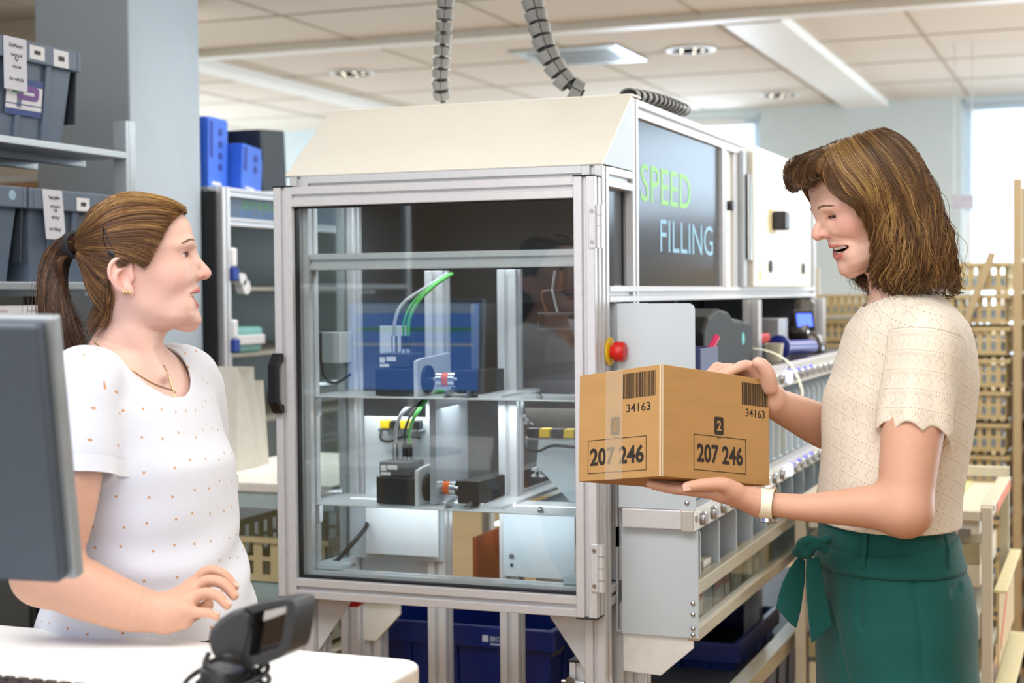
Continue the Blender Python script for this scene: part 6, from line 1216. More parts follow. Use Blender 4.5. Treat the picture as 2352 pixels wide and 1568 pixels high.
# pale carton far behind, in the gap between the shelves
t = thing('cardboard_carton', (-3.6, 4.6, 0), 'pale cardboard carton seen under the shelf left of the pillar', 'carton'); A, B = atD(-60, 402, 5.4), atD(97, 444, 5.4)
tag(MB().box(-4.3, -3.42, 4.3, 5.3, 0, 1.86).build('storage_cabinet', mat('grey cabinet', '8b949a', .6), None), 'grey cabinet standing left of the pillar behind the shelving', 'cabinet')
MB().box(A[0] - .1, B[0], 4.55, 4.9, 1.861, 1.912).build('carton_side', mat('orange cardboard', 'dba878', .7), t); MB().box(A[0] - .1, B[0] + .002, 4.545, 4.9, 1.912, 1.936).build('carton_lid', mat('white lamp board', 'f6efe6', .6), t); t.location.z = 1.861; _wl[t] = V(-3.6, 4.6, 0)
for ch in t.children: ch.location.z -= 1.861
# ------------------------------------------------------------------ second machine: black side, aluminium front, lettered header, shelves
cab = thing('storage_machine', (-3.0, 5.4, 0), 'aluminium framed shelf unit with black side and lettered header behind the left woman', 'shelving'); Tc = cab
XC, YC0, YC1 = -2.65, 4.282, 6.6
def extc(name, p, q, w=.045, h=.045, up=(0, 0, 1)): return MB().extrusion(p, q, w, h, up).build(name, M_alu, Tc, bevel=.0012, seg=1)
extc('post', (XC - .0225, YC0 + .035, 0), (XC - .0225, YC0 + .035, 1.85), .07, .045, up=(0, 1, 0)); extc('post', (XC - .0225, 5.4, 0), (XC - .0225, 5.4, 1.82), up=(0, 1, 0)); extc('post', (XC - .0225, YC1, 0), (XC - .0225, YC1, 1.85), up=(0, 1, 0))
extc('rail', (XC - .0225, YC0 + .07, 1.836), (XC - .0225, YC1, 1.836), .045, .028); extc('rail', (XC - .0225, YC0 + .07, 1.741), (XC - .0225, YC1, 1.741), .045, .025)
MB().box(XC - .72, XC - .001, YC0 - .012, YC0 - .001, 0, 1.835).build('side_panel', M_blackm, Tc); MB().box(XC - .72, XC - .04, YC0 + .012, YC1, 1.842, 1.852).build('top_panel', M_galv, Tc)
hp = MB().box(XC - .02, XC - .015, YC0 + .07, YC1 - .02, 1.754, 1.822).build('header_panel', mat('blue grey header', '4a6078', .4), Tc)
MB().text('SPEED', (XC - .0148, 4.46, 1.788), (0, 1, 0), (0, 0, 1), .26, .026).build('lettering', mat('green lettering', '3f9440', .5), hp); MB().text('FILLING', (XC - .0148, 4.45, 1.758), (0, 1, 0), (0, 0, 1), .30, .024).build('lettering', mat('blue lettering', '3d78b8', .5), hp)
M_inside = mat('shelf interior', '6c736f', .7, var=.03)
MB().box(XC - .74, XC - .72, YC0, YC1, 0, 1.84).build('back_panel', M_inside, Tc)
for z in (1.518, 1.300, 1.073): MB().box(XC - .72, XC - .03, YC0 + .02, YC1, z, z + .012).build('shelf', mat('shelf edge', 'a8a69a', .5), Tc, bevel=.002)
for (z, k) in ((1.555, 0), (1.325, 1)):
    t = thing('hanging_scanner', (XC + .02, 4.345, z), 'white and blue handheld unit on the post of the lettered unit, %s' % ('upper one' if k == 0 else 'lower one'), 'handset', 'handsets on the aluminium post')
    MB().box(XC, XC + .022, 4.335, 4.365, z + .04, z + .10).build('grip', M_paper, t, bevel=.006); MB().box(XC, XC + .026, 4.33, 4.37, z - .005, z + .038).build('grip_end', mat('deep blue rubber', '1d3f9a', .45), t, bevel=.005)
for k, (y, z) in enumerate(((4.42, 1.5555), (4.44, 1.5305))): tag(MB().cyl((XC - .02, y, z), (XC + .01, y, z), .020 if k == 0 else .024, 18).build('tape_roll', M_paper, None, smooth=40), 'white roll on the upper shelf edge, %s' % ('the higher one' if k == 0 else 'the lower one'), 'roll')
t = thing('storage_basket', (XC - .12, 4.46, 1.3125), 'turquoise basket with a white band on the middle shelf of the lettered unit', 'basket'); M_teal = mat('turquoise plastic', '86c3c0', .5)
b = MB().prism([(-.10, 0), (.10, 0), (.115, .085), (-.115, .085)], (XC - .25, 4.50, 1.3125), (0, 1, 0), (0, 0, 1), (.22, 0, 0)); b.build('basket_body', M_teal, t, bevel=.012); MB().box(XC - .03, XC - .022, 4.39, 4.61, 1.340, 1.372).build('band', M_paper, t, bevel=.003)
# crates on its top
M_bb = mat('bright blue crate plastic', '3f78f2', .45, var=.05); M_bbd = mat('blue recess', '1a3fae', .5)
def upright_crate(name, c, w, h, dep, m, lean, label, holes, yaw=0.):
    """a crate standing on its end with its base towards the aisle"""
    ux = V(math.sin(yaw) * 0 + 0, 1, 0); uy = unit(V(0, math.tan(lean), 1)); ux = unit(np.cross(uy, V(1, 0, 0))); ux = ux if ux[1] > 0 else -ux; n = V(1, 0, 0); c = V(*c)
    t = thing(name, c, label, 'crate', 'crates on top of the lettered unit'); b = MB()
    b.prism(rrect(w, h, .012), c - n * .008, ux, uy, n * .008); b.build('crate_base', m, t, bevel=.002)
    b = MB(); k = .008
    for (u0, u1, v0, v1) in ((0, k, 0, h), (w - k, w, 0, h), (k, w - k, 0, k), (k, w - k, h - k, h)): b.prism([(u0, v0), (u1, v0), (u1, v1), (u0, v1)], c - n * dep, ux, uy, n * (dep - .0085))
    b.build('crate_wall', m, t, bevel=.002)
    b = MB()
    for (u, v, r) in holes: b.cyl(c + ux * u * w + uy * v * h - n * .001, c + ux * u * w + uy * v * h + n * .0006, r, 16)
    if holes: b.build('recess', M_bbd if m is M_bb else M_dcrate, t)
    MB().prism([(0, 0), (w * .16, 0), (w * .16, h * .52), (0, h * .52)], c + ux * w * .08 + uy * h * .42 - n * .001, ux, uy, n * .0016).build('grip_slot', M_bbd if m is M_bb else M_dcrate, t)
    if m is M_bb: MB().prism([(0, 0), (w * .45, 0), (w * .45, h * .05), (0, h * .05)], c + ux * w * .2 + uy * h * .03, ux, uy, n * .0008).build('label', M_paper, t)
    return t
upright_crate('storage_crate', (-2.70, 4.31, 1.853), .118, .225, .20, M_bb, .03, 'tall bright blue crate standing next to the pillar on the lettered unit', [(.62, .80, .013), (.62, .63, .013), (.62, .46, .013), (.62, .30, .013)])
upright_crate('storage_crate', (-2.66, 4.445, 1.853), .130, .150, .16, M_bb, .10, 'small bright blue crate in front of the open blue one on the lettered unit', [(.66, .74, .014), (.66, .50, .014)])
t = thing('storage_crate', (-2.86, 4.52, 1.853), 'dark blue open crate tilted behind the small bright blue crate', 'crate', 'crates on top of the lettered unit'); b = MB(); b.prism([(0, 0), (.20, 0), (.245, .225), (.0, .225)], (-3.05, 4.47, 1.853), (0, 1, 0), (0, 0, 1), (.16, 0, 0)); b.build('crate_body', mat('royal blue crate', '12309a', .45), t, bevel=.004); MB().prism([(.14, .0), (.20, 0), (.245, .225), (.185, .225)], (-2.889, 4.47, 1.853), (0, 1, 0), (0, 0, 1), (.012, 0, 0)).build('crate_flange', M_bb, t, bevel=.002)
upright_crate('storage_crate', (-2.66, 4.585, 1.853), .165, .205, .3, M_dcrate, -.06, 'dark grey crate rightmost on top of the lettered unit', [])
# ------------------------------------------------------------------ white bags on a counter, slotted baskets stacked below it
ct = thing('side_counter', (-2.1, 3.7, 0), 'white counter board with a pale blue edge behind the left woman', 'counter'); M_lam = mat('white laminate', 'eeeae0', .4)
MB().box(-2.30, -1.80, 3.42, 4.15, 1.006, 1.03).build('counter_top', M_lam, ct, bevel=.004); MB().box(-2.30, -1.80, 3.43, 4.15, .965, 1.005).build('apron', mat('pale blue edge', 'b3c6c6', .4), ct)
for x in (-2.28, -1.84): MB().box(x, x + .03, 4.08, 4.12, 0, .964).build('leg', M_galv, ct)
M_bag = mat('white paper bag', 'ece9de', .7, var=.03, bump=.2, bscale=60)
for (px0, px1, py0, Y_, dp, lb) in ((436, 541, 845, 3.62, .12, 'taller white paper bag on the counter beside the left woman'), (541, 573, 876, 3.72, .10, 'lower white paper bag to the right of the tall one')):
    A, B = atY(px0, py0, Y_), atY(px1, py0, Y_); h = A[2] - 1.0305; t = thing('paper_bag', ((A[0] + B[0]) / 2, Y_ + dp / 2, 1.0305), lb, 'bag', 'white bags on the counter')
    b = MB(); w = B[0] - A[0]; x0 = A[0]
    b.add([(x0, Y_, 1.0305), (x0 + w, Y_, 1.0305), (x0 + w, Y_ + dp, 1.0305), (x0, Y_ + dp, 1.0305), (x0 + .004, Y_ + .012, 1.0305 + h), (x0 + w - .003, Y_ + .012, 1.0305 + h), (x0 + w - .003, Y_ + dp - .02, 1.0305 + h), (x0 + .004, Y_ + dp - .02, 1.0305 + h), (x0 + w - .012, Y_ + dp * .5, 1.03 + h * .9)],
          [(0, 1, 5, 4), (2, 3, 7, 6), (3, 0, 4, 7), (1, 2, 8), (2, 6, 8), (6, 5, 8), (5, 1, 8), (3, 2, 1, 0)]); o = b.build('bag_body', M_bag, t)
    MB().box(x0 + w * .15, x0 + w * .17, Y_ + .002, Y_ + .006, 1.06, 1.02 + h).build('fold', M_bag, t)
M_beige = mat('beige basket plastic', 'cdbf92', .5, var=.04); M_glid = mat('grey green lid', '9db0ae', .5, var=.03); M_creamb = mat('cream basket plastic', 'd9d2ae', .5, var=.03)
def basket_mesh(w, d, h, nx, ny):
    """basket w x d x h (x, y, z) with slotted walls, base centre at the origin"""
    b = MB(); t = .004
    b.box(-w / 2, w / 2, -d / 2, d / 2, 0, t)
    for s in (-1, 1):
        for (L, n, ax) in ((w, nx, 0), (d, ny, 1)):
            o = (d if ax == 0 else w) / 2 * s
            def bx(a0, a1, z0, z1):
                lo, hi = sorted((o, o - s * t))
                b.box(a0, a1, lo, hi, z0, z1) if ax == 0 else b.box(lo, hi, a0, a1, z0, z1)
            bx(-L / 2, L / 2, t, h * .16); bx(-L / 2, L / 2, h * .46, h * .56); bx(-L / 2, L / 2, h * .86, h)
            for k in range(n + 1):
                a = -L / 2 + L * k / n; e = L / n * .26; a0, a1 = max(-L / 2, a - e), min(L / 2, a + e); bx(a0, a1, h * .16, h * .46); bx(a0, a1, h * .56, h * .86)
    r = .010; b.box(-w / 2 - r, w / 2 + r, -d / 2 - r, -d / 2 - .0005, h - .014, h); b.box(-w / 2 - r, w / 2 + r, d / 2 + .0005, d / 2 + r, h - .014, h); b.box(-w / 2 - r, -w / 2 - .0005, -d / 2, d / 2, h - .014, h); b.box(w / 2 + .0005, w / 2 + r, -d / 2, d / 2, h - .014, h); return b
def place_basket(c, proto_mb, m, label, group, lid=None):
    t = thing('slotted_basket', c, label, 'basket', group); b = MB(); b.v = [tuple(np.array(p) + V(*c)) for p in proto_mb.v]; b.f = proto_mb.f; b.n = len(b.v); b.mi = [0] * len(b.f); b.build('basket_body', m, t)
    return t
pb = basket_mesh(.40, .56, .115, 8, 11)
cart = thing('basket_stand', (-2.06, 3.8, 0), 'low wheeled stand carrying the slotted baskets under the counter', 'stand'); MB().box(-2.27, -1.85, 3.5, 4.06, .10, .125).build('deck', M_galv, cart); 
for x in (-2.24, -1.88):
    for y in (3.54, 4.02): MB().cyl((x - .012, y, .05), (x + .012, y, .05), .05, 16).build('wheel', M_blackm, cart, smooth=40)
z = .126
for k in range(6):
    m = M_beige if k in (5, 2) else M_creamb; t = place_basket((-2.06, 3.78, z), pb, m, ['lowest slotted basket in the stack under the counter', 'second slotted basket from the bottom under the counter', 'third slotted basket from the bottom under the counter', 'cream slotted basket below the grey green cloth under the counter', 'grey slotted basket second from the top under the counter', 'beige slotted basket topmost of the stack under the counter'][k], 'baskets under the counter')
    z += .1165
    if k in (3, 4):
        cl = MB(); n = 14; 
        g = [[(-2.265 + .42 * i / n, 3.49 + .0 + .58 * j / 6, z + .002 + .022 * math.sin(math.pi * i / n)) for i in range(n + 1)] for j in range(7)]
        cl.add([p for r in g for p in r], [(j * (n + 1) + i, j * (n + 1) + i + 1, (j + 1) * (n + 1) + i + 1, (j + 1) * (n + 1) + i) for j in range(6) for i in range(n)]); q = [[(-2.265 + .42 * i / n, 3.488, z + .002 + .022 * math.sin(math.pi * i / n) * (1 - v) - .055 * v) for i in range(n + 1)] for v in (0, 1)]; cl.add(q[0] + q[1], [(i + 1, i, n + 1 + i, n + 2 + i) for i in range(n)])
        o = tag(cl.build('cover_cloth', M_glid if k == 4 else M_creamb, None, smooth=60), 'grey green cover draped over the upper basket under the counter' if k == 4 else 'cream cover draped over the middle basket under the counter', 'cover'); s = o.modifiers.new('s', 'SOLIDIFY'); s.thickness = .002; z += .028
# ------------------------------------------------------------------ packing desk with monitor, keyboard and scanner
desk = thing('packing_desk', (-1.9, 1.55, 0), 'white packing desk in the foreground with a rounded corner', 'desk'); M_desk = mat('white desk laminate', 'f3f2ee', .35, var=.01)
dx1, dyb = -.872, 1.935
b = MB(); b.prism(rrect(1.42, .95, .045, n=8, corners=(0, 1, 1, 0)), (dx1 - 1.42, dyb - .95, .97), (1, 0, 0), (0, 1, 0), (0, 0, .03)); b.build('desk_top', M_desk, desk, bevel=.006, seg=3)
for x in (-2.2, -1.05): MB().box(x, x + .08, 1.42, 1.50, .03, .969).build('leg', M_galv, desk, bevel=.004); MB().box(x - .01, x + .09, 1.05, 1.85, 0, .03).build('foot', M_galv, desk, bevel=.004)
def monitor(TR, BR, hdir, w, label, tilt_th=.030):
    TR, BR = V(*TR), V(*BR); vdir = unit(TR - BR); h = np.linalg.norm(TR - BR); hd = unit(hdir - vdir * np.dot(hdir, vdir)); n = np.cross(hd, vdir); n = n if np.dot(n, CAM - TR) > 0 else -n     # n: out of the back, towards the camera
    c = BR + hd * w / 2 + vdir * h / 2; base = V(c[0], c[1], 1.0); t = thing('monitor', base, label, 'monitor')
    MB().obox(c - n * .010, hd * w / 2, vdir * h / 2, n * .010).build('bezel', mat('silver bezel', '9aa3ab', .35, metal=.3), t, bevel=.003)
    MB().obox(c + n * .013, hd * (w / 2 - .008), vdir * (h / 2 - .004), n * .012).build('back_cover', mat('slate back cover', '434f5e', .5, var=.03), t, bevel=.005)
    MB().obox(c + n * .026 - vdir * h * .02, hd * .155, vdir * .075, n * .004).build('recess_panel', mat('dark recess', '363c44', .6), t, bevel=.003)
    s = MB().obox(c - n * .0206, hd * (w / 2 - .012), vdir * (h / 2 - .014), n * .0006).build('screen', mat('screen glow', '4a86e8', .2, emit='4d8cf0', estr=1.25), t)
    for k, (v, hh, mm) in enumerate(((.40, .03, 'b9d2f4'), (.18, .012, '3fae86'), (.02, .008, 'dfe9f7'))): MB().obox(c - n * .0214 + vdir * h * v, hd * (w / 2 - .03), vdir * hh / 2, n * .0002).build('window_bar', mat('screen ' + mm, mm, .3, emit=mm, estr=.8), s)
    MB().obox(c + n * .05 - vdir * .02, hd * .03, vdir * .05, n * .022).build('hinge', M_dark, t, bevel=.004); p = c + n * .06; MB().cyl((p[0], p[1], 1.012), (p[0], p[1], p[2]), .020, 18).build('stand_column', M_dark, t, smooth=40); MB().lathe([(.12, 0), (.12, .008), (.03, .012)], (p[0], p[1], 1.0005)).build('stand_base', M_dark, t, smooth=40); return t
monitor(atD(121, 729, 1.70), atD(176, 1331, 1.765), -CR * math.cos(.20) + CF * math.sin(.20), .52, 'grey monitor seen from behind at the left edge over the desk')
monitor((-1.80, 1.60, 1.485), (-1.80, 1.625, 1.19), (-1, .03, 0), .46, 'second monitor whose blue screen mirrors in the glass door')
kb = thing('keyboard', (-1.35, 1.52, 1.0), 'dark keyboard lying on the desk at the bottom left', 'keyboard'); yk = 1.615
MB().box(-1.62, -1.182, yk - .14, yk, 1.0005, 1.014).build('case', mat('dark brown case', '2b2624', .5), kb, bevel=.004); M_key = mat('dark key', '3a3532', .5, var=.05); proto = None
for r in range(4):
    for k in range(20):
        x, y = -1.612 + k * .0213, yk - .010 - .0195 * r
        if proto is None: proto = MB().add([(x, y - .017, 1.0145), (x + .018, y - .017, 1.0145), (x + .018, y, 1.0145), (x, y, 1.0145), (x + .002, y - .015, 1.0215), (x + .016, y - .015, 1.0215), (x + .016, y - .002, 1.0215), (x + .002, y - .002, 1.0215)], [(3, 2, 1, 0), (4, 5, 6, 7), (0, 1, 5, 4), (1, 2, 6, 5), (2, 3, 7, 6), (3, 0, 4, 7)]).build('key', M_key, kb, bevel=.001); o0 = (x, y)
        else: o = proto.copy(); COL.objects.link(o); o.parent = kb; o.location = (x - o0[0], y - o0[1], 0)
# presentation scanner on its stand with coiled cable
M_scn = mat('slate black scanner plastic', '23282e', .42, var=.05, coat=.15); dS = 1.72
sc_ = thing('barcode_scanner', V(*atD(520, 1568, dS)[:2], 1.0), 'black desk barcode scanner with a square window and coiled cable', 'scanner')
pp = lambda L, d=dS: [((a - 560) / F_PX * d, -(b_ - 1450) / F_PX * d) for a, b_ in L]
o_ = atD(560, 1450, dS); axn = unit(CF + CR * .35)
hood = [(474, 1470), (479, 1446), (500, 1422), (528, 1404), (556, 1395), (582, 1410), (580, 1450), (570, 1500), (562, 1530), (538, 1530), (494, 1520), (480, 1496)]
MB().prism(pp(hood), o_, CR, CU, axn * .055).build('hood', M_scn, sc_, bevel=.006, seg=3)
fr_o = [(560, 1396), (600, 1386), (640, 1379), (668, 1379), (677, 1388), (676, 1425), (668, 1470), (660, 1496), (640, 1512), (606, 1525), (566, 1531), (560, 1520), (574, 1460), (582, 1412)]
fr_i = [(582, 1408), (612, 1398), (652, 1392), (657, 1400), (652, 1440), (642, 1480), (612, 1498), (574, 1506), (572, 1500), (578, 1450)]
A, B = spline(fr_o + [fr_o[0]], 60)[:-1], spline(fr_i + [fr_i[0]], 60)[:-1]
def ringpoly(A, B, d, ext, mm, name):
    pa = [o_ + CR * x + CU * y for x, y in pp(A)]; ia = [min(range(len(B)), key=lambda j: (B[j][0] - a[0]) ** 2 + (B[j][1] - a[1]) ** 2) for a in A]; pb_ = [o_ + CR * x + CU * y for x, y in pp([B[i] for i in ia])]; n = len(pa); e = np.asarray(ext)
    b = MB(); b.add(pa + pb_ + [p + e for p in pa] + [p + e * .5 for p in pb_], [q for i in range(n) for j in [(i + 1) % n] for q in ((i, j, n + j, n + i), (2 * n + j, 2 * n + i, 3 * n + i, 3 * n + j), (j, i, 2 * n + i, 2 * n + j), (n + i, n + j, 3 * n + j, 3 * n + i))]); return b.build(name, mm, sc_, smooth=50)
ringpoly(A, B, dS, axn * .05, M_scn, 'window_frame')
MB().prism(pp(B), o_ + axn * .026, CR, CU, axn * .003).build('window', mat('dark red window', '2a1f1f', .08, var=.05, coat=1.), sc_)
MB().prism(pp([(584, 1412), (650, 1396), (652, 1408), (600, 1428), (580, 1434)]), o_ + axn * .024, CR, CU, axn * .0015).build('mirror_strip', M_steel, sc_)
st0 = atD(522, 1532, dS + .025); MB().cyl((st0[0], st0[1], 1.004), st0, .034, 24, r2=.030).build('stand_neck', M_scn, sc_, smooth=40); MB().lathe([(.065, 0), (.065, .006), (.036, .012)], (st0[0], st0[1], 1.0005)).build('stand_base', M_scn, sc_, smooth=40)
M_coil = mat('black cable', '1b1d21', .45, var=.05); b = MB(); pts = []
for i in range(220):
    a = i / 220 * 2 * math.pi * 5; r = .040 + .006 * math.sin(a * .37); pts.append(V(st0[0] + r * math.cos(a) * 1.05, st0[1] + r * math.sin(a), st0[2] - .004 - .036 * i / 220 + .012 * math.sin(a + .6)))
b.tube(pts, .0032, 8); b.tube(spline([atD(480, 1498, dS), atD(470, 1530, dS - .01), atD(500, 1548, dS - .03), atD(524, 1575, dS - .03), atD(515, 1600, dS - .02)], 20), .0032, 8); b.tube(spline([atD(482, 1520, dS), atD(520, 1506, dS - .02), atD(560, 1525, dS - .01), atD(582, 1545, dS + .01)], 16), .0030, 8); b.build('coiled_cable', M_coil, sc_, smooth=60)
# ------------------------------------------------------------------ trolley behind the right woman
M_tro = mat('cream trolley metal', 'd6cfba', .45, var=.02); M_or = mat('orange stripe', 'e0703a', .5)
tr_ = thing('tray_trolley', (-.53, 4.4, 0), 'cream metal trolley with tray top and open drawers behind the right woman', 'trolley'); TT = tr_
x0, x1, y0, y1 = -.775, -.280, 4.05, 4.75
for (x, y) in ((x0, y0), (x1 - .026, y0), (x0, y1 - .026), (x1 - .026, y1 - .026)): MB().box(x, x + .026, y, y + .026, .09, .955).build('post', M_tro, TT, bevel=.002); MB().cyl((x + .003, y + .013, .045), (x + .023, y + .013, .045), .045, 16).build('caster', M_blackm, TT, smooth=40)
MB().box(x0 + .027, x1 - .027, y0 + .002, y0 + .024, .920, .944).build('front_rail', M_tro, TT, bevel=.002); MB().box(x0 + .002, x1 - .002, y0 + .003, y1, .9555, .959).build('cap_rail', M_tro, TT) if False else None
MB().box(x1 - .03, x1 + .004, y0 + .03, y1 - .027, .944, .958).build('side_rail', M_tro, TT, bevel=.002); MB().box(x0, x0 + .03, y0 + .03, y1 - .027, .944, .958).build('side_rail', M_tro, TT, bevel=.002); MB().box(x1 + .0045, x1 + .006, y0 + .10, y1 - .05, .930, .952).build('stripe', M_or, TT)
MB().box(x0 + .03, x1 - .031, y0 + .025, y1 - .03, .936, .940).build('tray', mat('pale tray', 'e9e4cf', .4), TT); MB().box(x1 - .16, x1 - .10, y0 + .03, y1 - .04, .9405, .9435).build('tray_divider', mat('pale yellow strip', 'e6d9a0', .5), TT); MB().box(x0, x1, y1 - .026, y1, .956, .985).build('back_rail', M_tro, TT, bevel=.002)
M_draw = mat('cream drawer plastic', 'd8cfb4', .5, var=.03); 
for k, (z, h) in enumerate(((.86, .07), (.735, .075), (.595, .085), (.44, .085), (.29, .08))):
    dr = MB(); dr.prism([(0, .012 if k % 2 else .02), (.60, 0), (.60, h), (0, h)], (x0 + .03, y0 + .030, z), (0, 1, 0), (0, 0, 1), (x1 - x0 - .062, 0, 0)); d_ = dr.build('drawer', M_draw if k % 2 else mat('white drawer plastic', 'e2dfd0', .5), TT, bevel=.004)
    MB().box(x1 - .085, x1 - .055, y0 + .022, y0 + .030, z + .015, z + .035).build('drawer_clip', mat('grey clip', '77756c', .5), d_)
    if k in (0, 2, 3):
        for j in range(3): MB().box(x1 - .20 + j * .045, x1 - .175 + j * .045, y0 + .024, y0 + .0295, z - .048, z - .012).build('grille_opening', mat('pale opening', 'efe7cd', .6), d_)
        MB().box(x0 + .03, x1 - .032, y0 + .030, y0 + .06, z - .055, z - .004).build('grille_frame', mat('olive grille', 'a39b74', .5), d_)
for k, z in enumerate((.742, .50)):
    sx0, sx1, sy0, sy1 = x1 + .001, x1 + .032 + .02 * k, 4.09, 4.76
    tb = MB(); tb.box(sx0, sx1, sy0, sy1, z - .008, z); tb.box(sx0, sx1, sy1 - .02, sy1, z - .03, z - .0085); t_ = tb.build('pull_out_rail', mat('pale yellow rail', 'e4dbaa', .45), TT, bevel=.002)
    MB().box(sx0 + .008, sx0 + .012, sy0 + .02, sy1 - .02, z - .20, z - .009).build('side_panel', mat('translucent cream panel', 'd9c9a0', .4), TT); MB().prism([(0, 0), (.3, .12), (.3, .14), (0, .03)], (sx0 + .0125, sy0 + .08, z - .17), (0, 1, 0), (0, 0, 1), (.0008, 0, 0)).build('stripe', M_or, TT)
# ------------------------------------------------------------------ roll containers and racks at the back right
M_rack = mat('beige rack metal', 'c6b28c', .45, var=.03); M_bsk = mat('tan basket plastic', 'd2bf90', .55, var=.05); M_blu = mat('pale blue wrap', 'bcd4ee', .3, var=.08)
pbr = basket_mesh(.36, .50, .102, 11, 12)
def roll_rack(cx, cy, label, hz, ncol, mtx, brace=True):
    w = .40 * ncol + .06; t = thing('roll_rack', (cx, cy, 0), label, 'rack', 'beige basket racks at the back')
    for x in (cx - w / 2, cx + w / 2 - .03):
        for y in (cy - .28, cy + .25): MB().box(x, x + .03, y, y + .03, .10, hz).build('post', M_rack, t, bevel=.002); MB().cyl((x + .005, y + .015, .05), (x + .025, y + .015, .05), .05, 14).build('caster', M_blackm, t, smooth=40)
    for k in range(int((hz - .25) / .118)):
        z = .20 + k * .118; 
        for x in (cx - w / 2, cx + w / 2 - .03): MB().box(x + .002, x + .028, cy - .249, cy + .249, z - .014, z - .002).build('runner', M_rack, t)
    if brace: MB().bar((cx + w / 2 - .1, cy - .292, hz * .86), (cx - w / 2 + .05, cy - .292, hz * .42), .026, .012, (0, 1, 0)).build('brace', M_rack, t)
    MB().box(cx - w / 2, cx + w / 2, cy + .25, cy + .28, hz * .5, hz * .5 + .03).build('back_rail', M_rack, t); return t
bp_mesh = None
def fill(cx, cy, n, z0, zs, tag_):
    global bp_mesh
    for k in range(n):
        z = z0 + .118 * k; lb = '%s basket from the bottom of the %s' % (['lowest', 'second', 'third', 'fourth', 'fifth', 'sixth', 'seventh', 'eighth', 'ninth', 'tenth', 'eleventh', 'twelfth'][k], tag_)
        if bp_mesh is None: t = place_basket((cx, cy, z), pbr, M_bsk, 'tan slotted ' + lb, 'tan baskets in the back racks'); bp_mesh = t; MB().box(cx - .165, cx + .165, cy - .23, cy + .23, z + .006, z + .050).build('wrapped_contents', M_blu, t, bevel=.01)
        else:
            t = copy_tree(bp_mesh); t.location = (cx, cy, z); t['label'] = 'tan slotted ' + lb
A = atD(2207, 1000, 5.7); B = V(A[0] + .24, A[1] + .05)
roll_rack(A[0] - .02, A[1] + .3, 'tall beige rack of baskets right behind the right woman', 1.90, 1, None); fill(A[0] - .02, A[1] + .3, 12, .20, 0, 'rack behind the right woman')
roll_rack(B[0] + .24, B[1] + .35, 'beige rack of baskets at the right picture edge', 1.62, 1, None); fill(B[0] + .24, B[1] + .35, 11, .20, 0, 'rack at the right edge')
C_ = atD(1930, 700, 7.4); roll_rack(C_[0], C_[1] + .3, 'beige basket rack far behind between the cabinet and the right woman', 1.62, 1, None, False); fill(C_[0], C_[1] + .3, 11, .20, 0, 'far rack beside the cabinet')
D4 = C_ + V(.50, .05, 0); roll_rack(D4[0], D4[1] + .3, 'beige basket rack hidden mostly by the right woman', 1.55, 1, None, False); fill(D4[0], D4[1] + .3, 10, .20, 0, 'rack hidden by the right woman')
A = atD(2212, 463, 8.2); t = tag(MB().box(A[0] - .055, A[0] + .055, A[1], A[1] + .02, A[2] - .035, A[2] + .035).build('hanging_sign', mat('lilac grey sign', 'b9b8c8', .5), None), 'small lilac grey sign hanging in front of the right window', 'sign')
b = MB()
for dx in (-.045, .045): b.cyl((A[0] + dx, A[1] + .01, A[2] + .035), (A[0] + dx, A[1] + .01, ZC), .002, 6)
o = b.build('suspension_wire', M_steel, None); 
o.parent = t; o.location = [a - c_ for a, c_ in zip(o.location, t.location)]

# unseen cabinets added beyond the right edge to darken the lettered panel's reflection
for k, x in enumerate((.05, .85, 1.65)):
    t = thing('tall_cabinet', (x + .38, 9.3, 0), ['tall grey cabinet nearest the frame among those beyond the right edge', 'tall grey cabinet in the middle of the three beyond the right edge', 'tall grey cabinet farthest right beyond the picture edge'][k], 'cabinet', 'tall grey cabinets'); MB().box(x, x + .78, 9.05, 9.55, .001, 1.95).build('cabinet_body', mat('dark grey cabinet', '5a5f63', .6), t, bevel=.004)
    for u in (.02, .395): MB().box(x + u, x + u + .365, 9.03, 9.049, .05, 1.90).build('door', mat('grey cabinet door', '666b6f', .55), t, bevel=.003)
# ------------------------------------------------------------------ light
w = bpy.data.worlds.new('world'); SC.world = w; w.use_nodes = True; bg = w.node_tree.nodes['Background']; bg.inputs[0].default_value = (.80, .90, 1.0, 1); bg.inputs[1].default_value = 3.2
def area(name, loc, target, sx, sy, power, col=(1, 1, 1), spread=180):
    l = bpy.data.lights.new(name, 'AREA'); l.shape = 'RECTANGLE'; l.size = sx; l.size_y = sy; l.energy = power; l.color = col; l.spread = math.radians(spread)
    o = bpy.data.objects.new(name, l); COL.objects.link(o); o.location = loc
    o.rotation_euler = (Vector(target) - Vector(loc)).to_track_quat('-Z', 'Y').to_euler(); return o
WARM, COOL, NEUT = (1.0, .95, .87), (.82, .91, 1.0), (1.0, .99, .97)
area('ceiling_lamp', (-1.2, 1.2, 2.74), (-1.2, 1.2, 0), 2.4, 1.4, 50, NEUT)
area('ceiling_lamp', (.6, 1.4, 2.74), (.6, 1.4, 0), 1.6, 1.6, 20, NEUT)
area('ceiling_lamp', (-.4, -1.4, 2.70), (-1.1, 1.2, .8), 3.2, 1.6, 45, NEUT)
area('window_daylight', (-1.0, YN + .06, 1.6), (-1.0, 3.0, 1.3), 3.2, 1.6, 62, (.93, .97, 1.0))  # added fill behind the camera; the front wall has no window
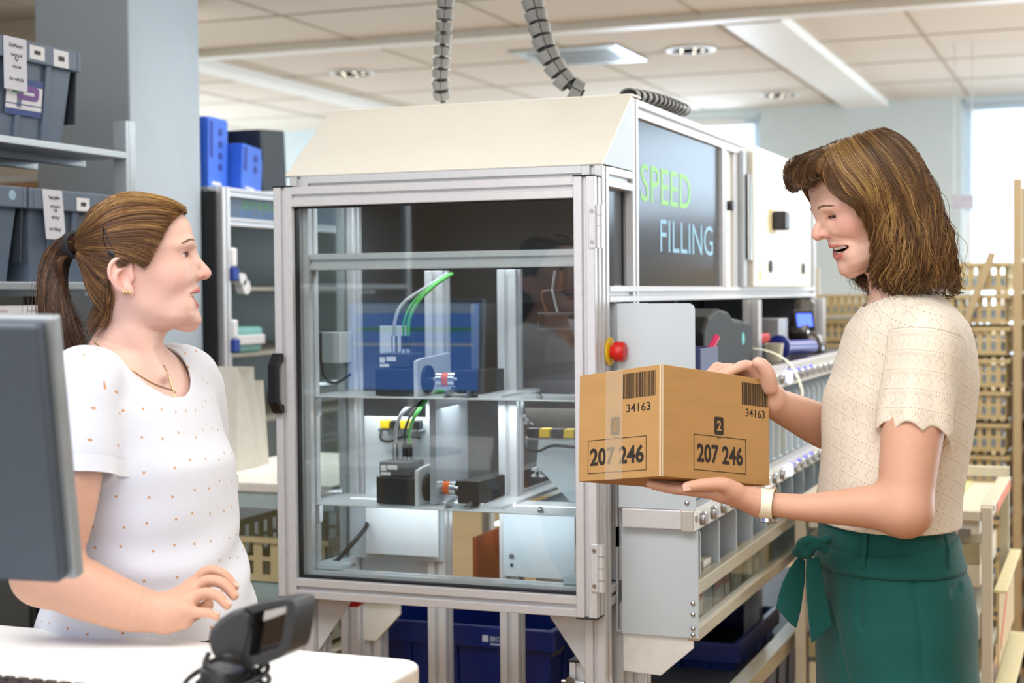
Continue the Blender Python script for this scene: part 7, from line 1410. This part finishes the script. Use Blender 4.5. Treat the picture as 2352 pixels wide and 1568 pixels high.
area('ceiling_lamp', (-1.95, 4.3, 2.74), (-2.05, 3.7, 0), .7, .7, 14, NEUT, 100)  # added fill over the counter to brighten the white bags
area('ceiling_lamp', (-.2, 4.6, 2.74), (-.2, 4.6, 0), 1.6, 1.2, 30, WARM)
area('ceiling_lamp', (-3.6, 6.2, 2.74), (-3.6, 6.2, 0), 1.6, 1.4, 22, NEUT)
area('ceiling_lamp', (1.0, 7.4, 2.74), (1.0, 7.4, 0), 2.4, 1.6, 95, NEUT)
area('window_daylight', (1.3, YB + .5, 1.85), (1.0, 0, 2.0), 4.2, 2.0, 75, COOL)
area('window_daylight', (-2.9, YB + .5, 1.9), (-2.6, 0, 2.3), 1.4, 1.9, 45, COOL)
area('window_daylight', (XR - .1, 9.3, 1.3), (-2.6, 10.0, 2.9), 2.8, 2.0, 430, (.78, .89, 1.0))  # added fill at the windowless right wall, aimed at the far ceiling
area('window_daylight', (XL + .1, 9.3, 1.3), (-1, 10.0, 2.9), 2.8, 2.0, 170, (.78, .89, 1.0))  # added fill by the solid left wall, brightens the far ceiling
area('machine_lamp', (-1.35, 3.18, 1.725), (-1.35, 3.2, 0), .55, .10, 2.2, (.93, .97, 1))  # added fill under the head's roof, no fitting there
area('machine_lamp', (-1.25, 4.2, 1.24), (-1.25, 4.2, 0), .3, 1.6, 5, (.93, .97, 1))
area('machine_lamp', (-1.35, 3.20, 1.25), (-1.35, 3.22, 0), .55, .10, 1.4, (.93, .97, 1))  # added fill below the upper shelf plate, no fitting there
area('machine_lamp', (-1.35, 3.16, 1.02), (-1.35, 3.30, .9), .55, .06, .7, (.93, .97, 1))  # added fill to brighten the white covers under the lower plate
SC.view_settings.view_transform = 'Standard'; SC.view_settings.look = 'None'; SC.view_settings.exposure = 0.12; SC.view_settings.gamma = 1.0; SC.view_settings.use_curve_mapping = False
SC.cycles.max_bounces = 8; SC.cycles.diffuse_bounces = 3; SC.cycles.glossy_bounces = 4; SC.cycles.transmission_bounces = 4; SC.cycles.transparent_max_bounces = 16
SC.cycles.caustics_reflective = False; SC.cycles.caustics_refractive = False; SC.cycles.sample_clamp_indirect = 6.0
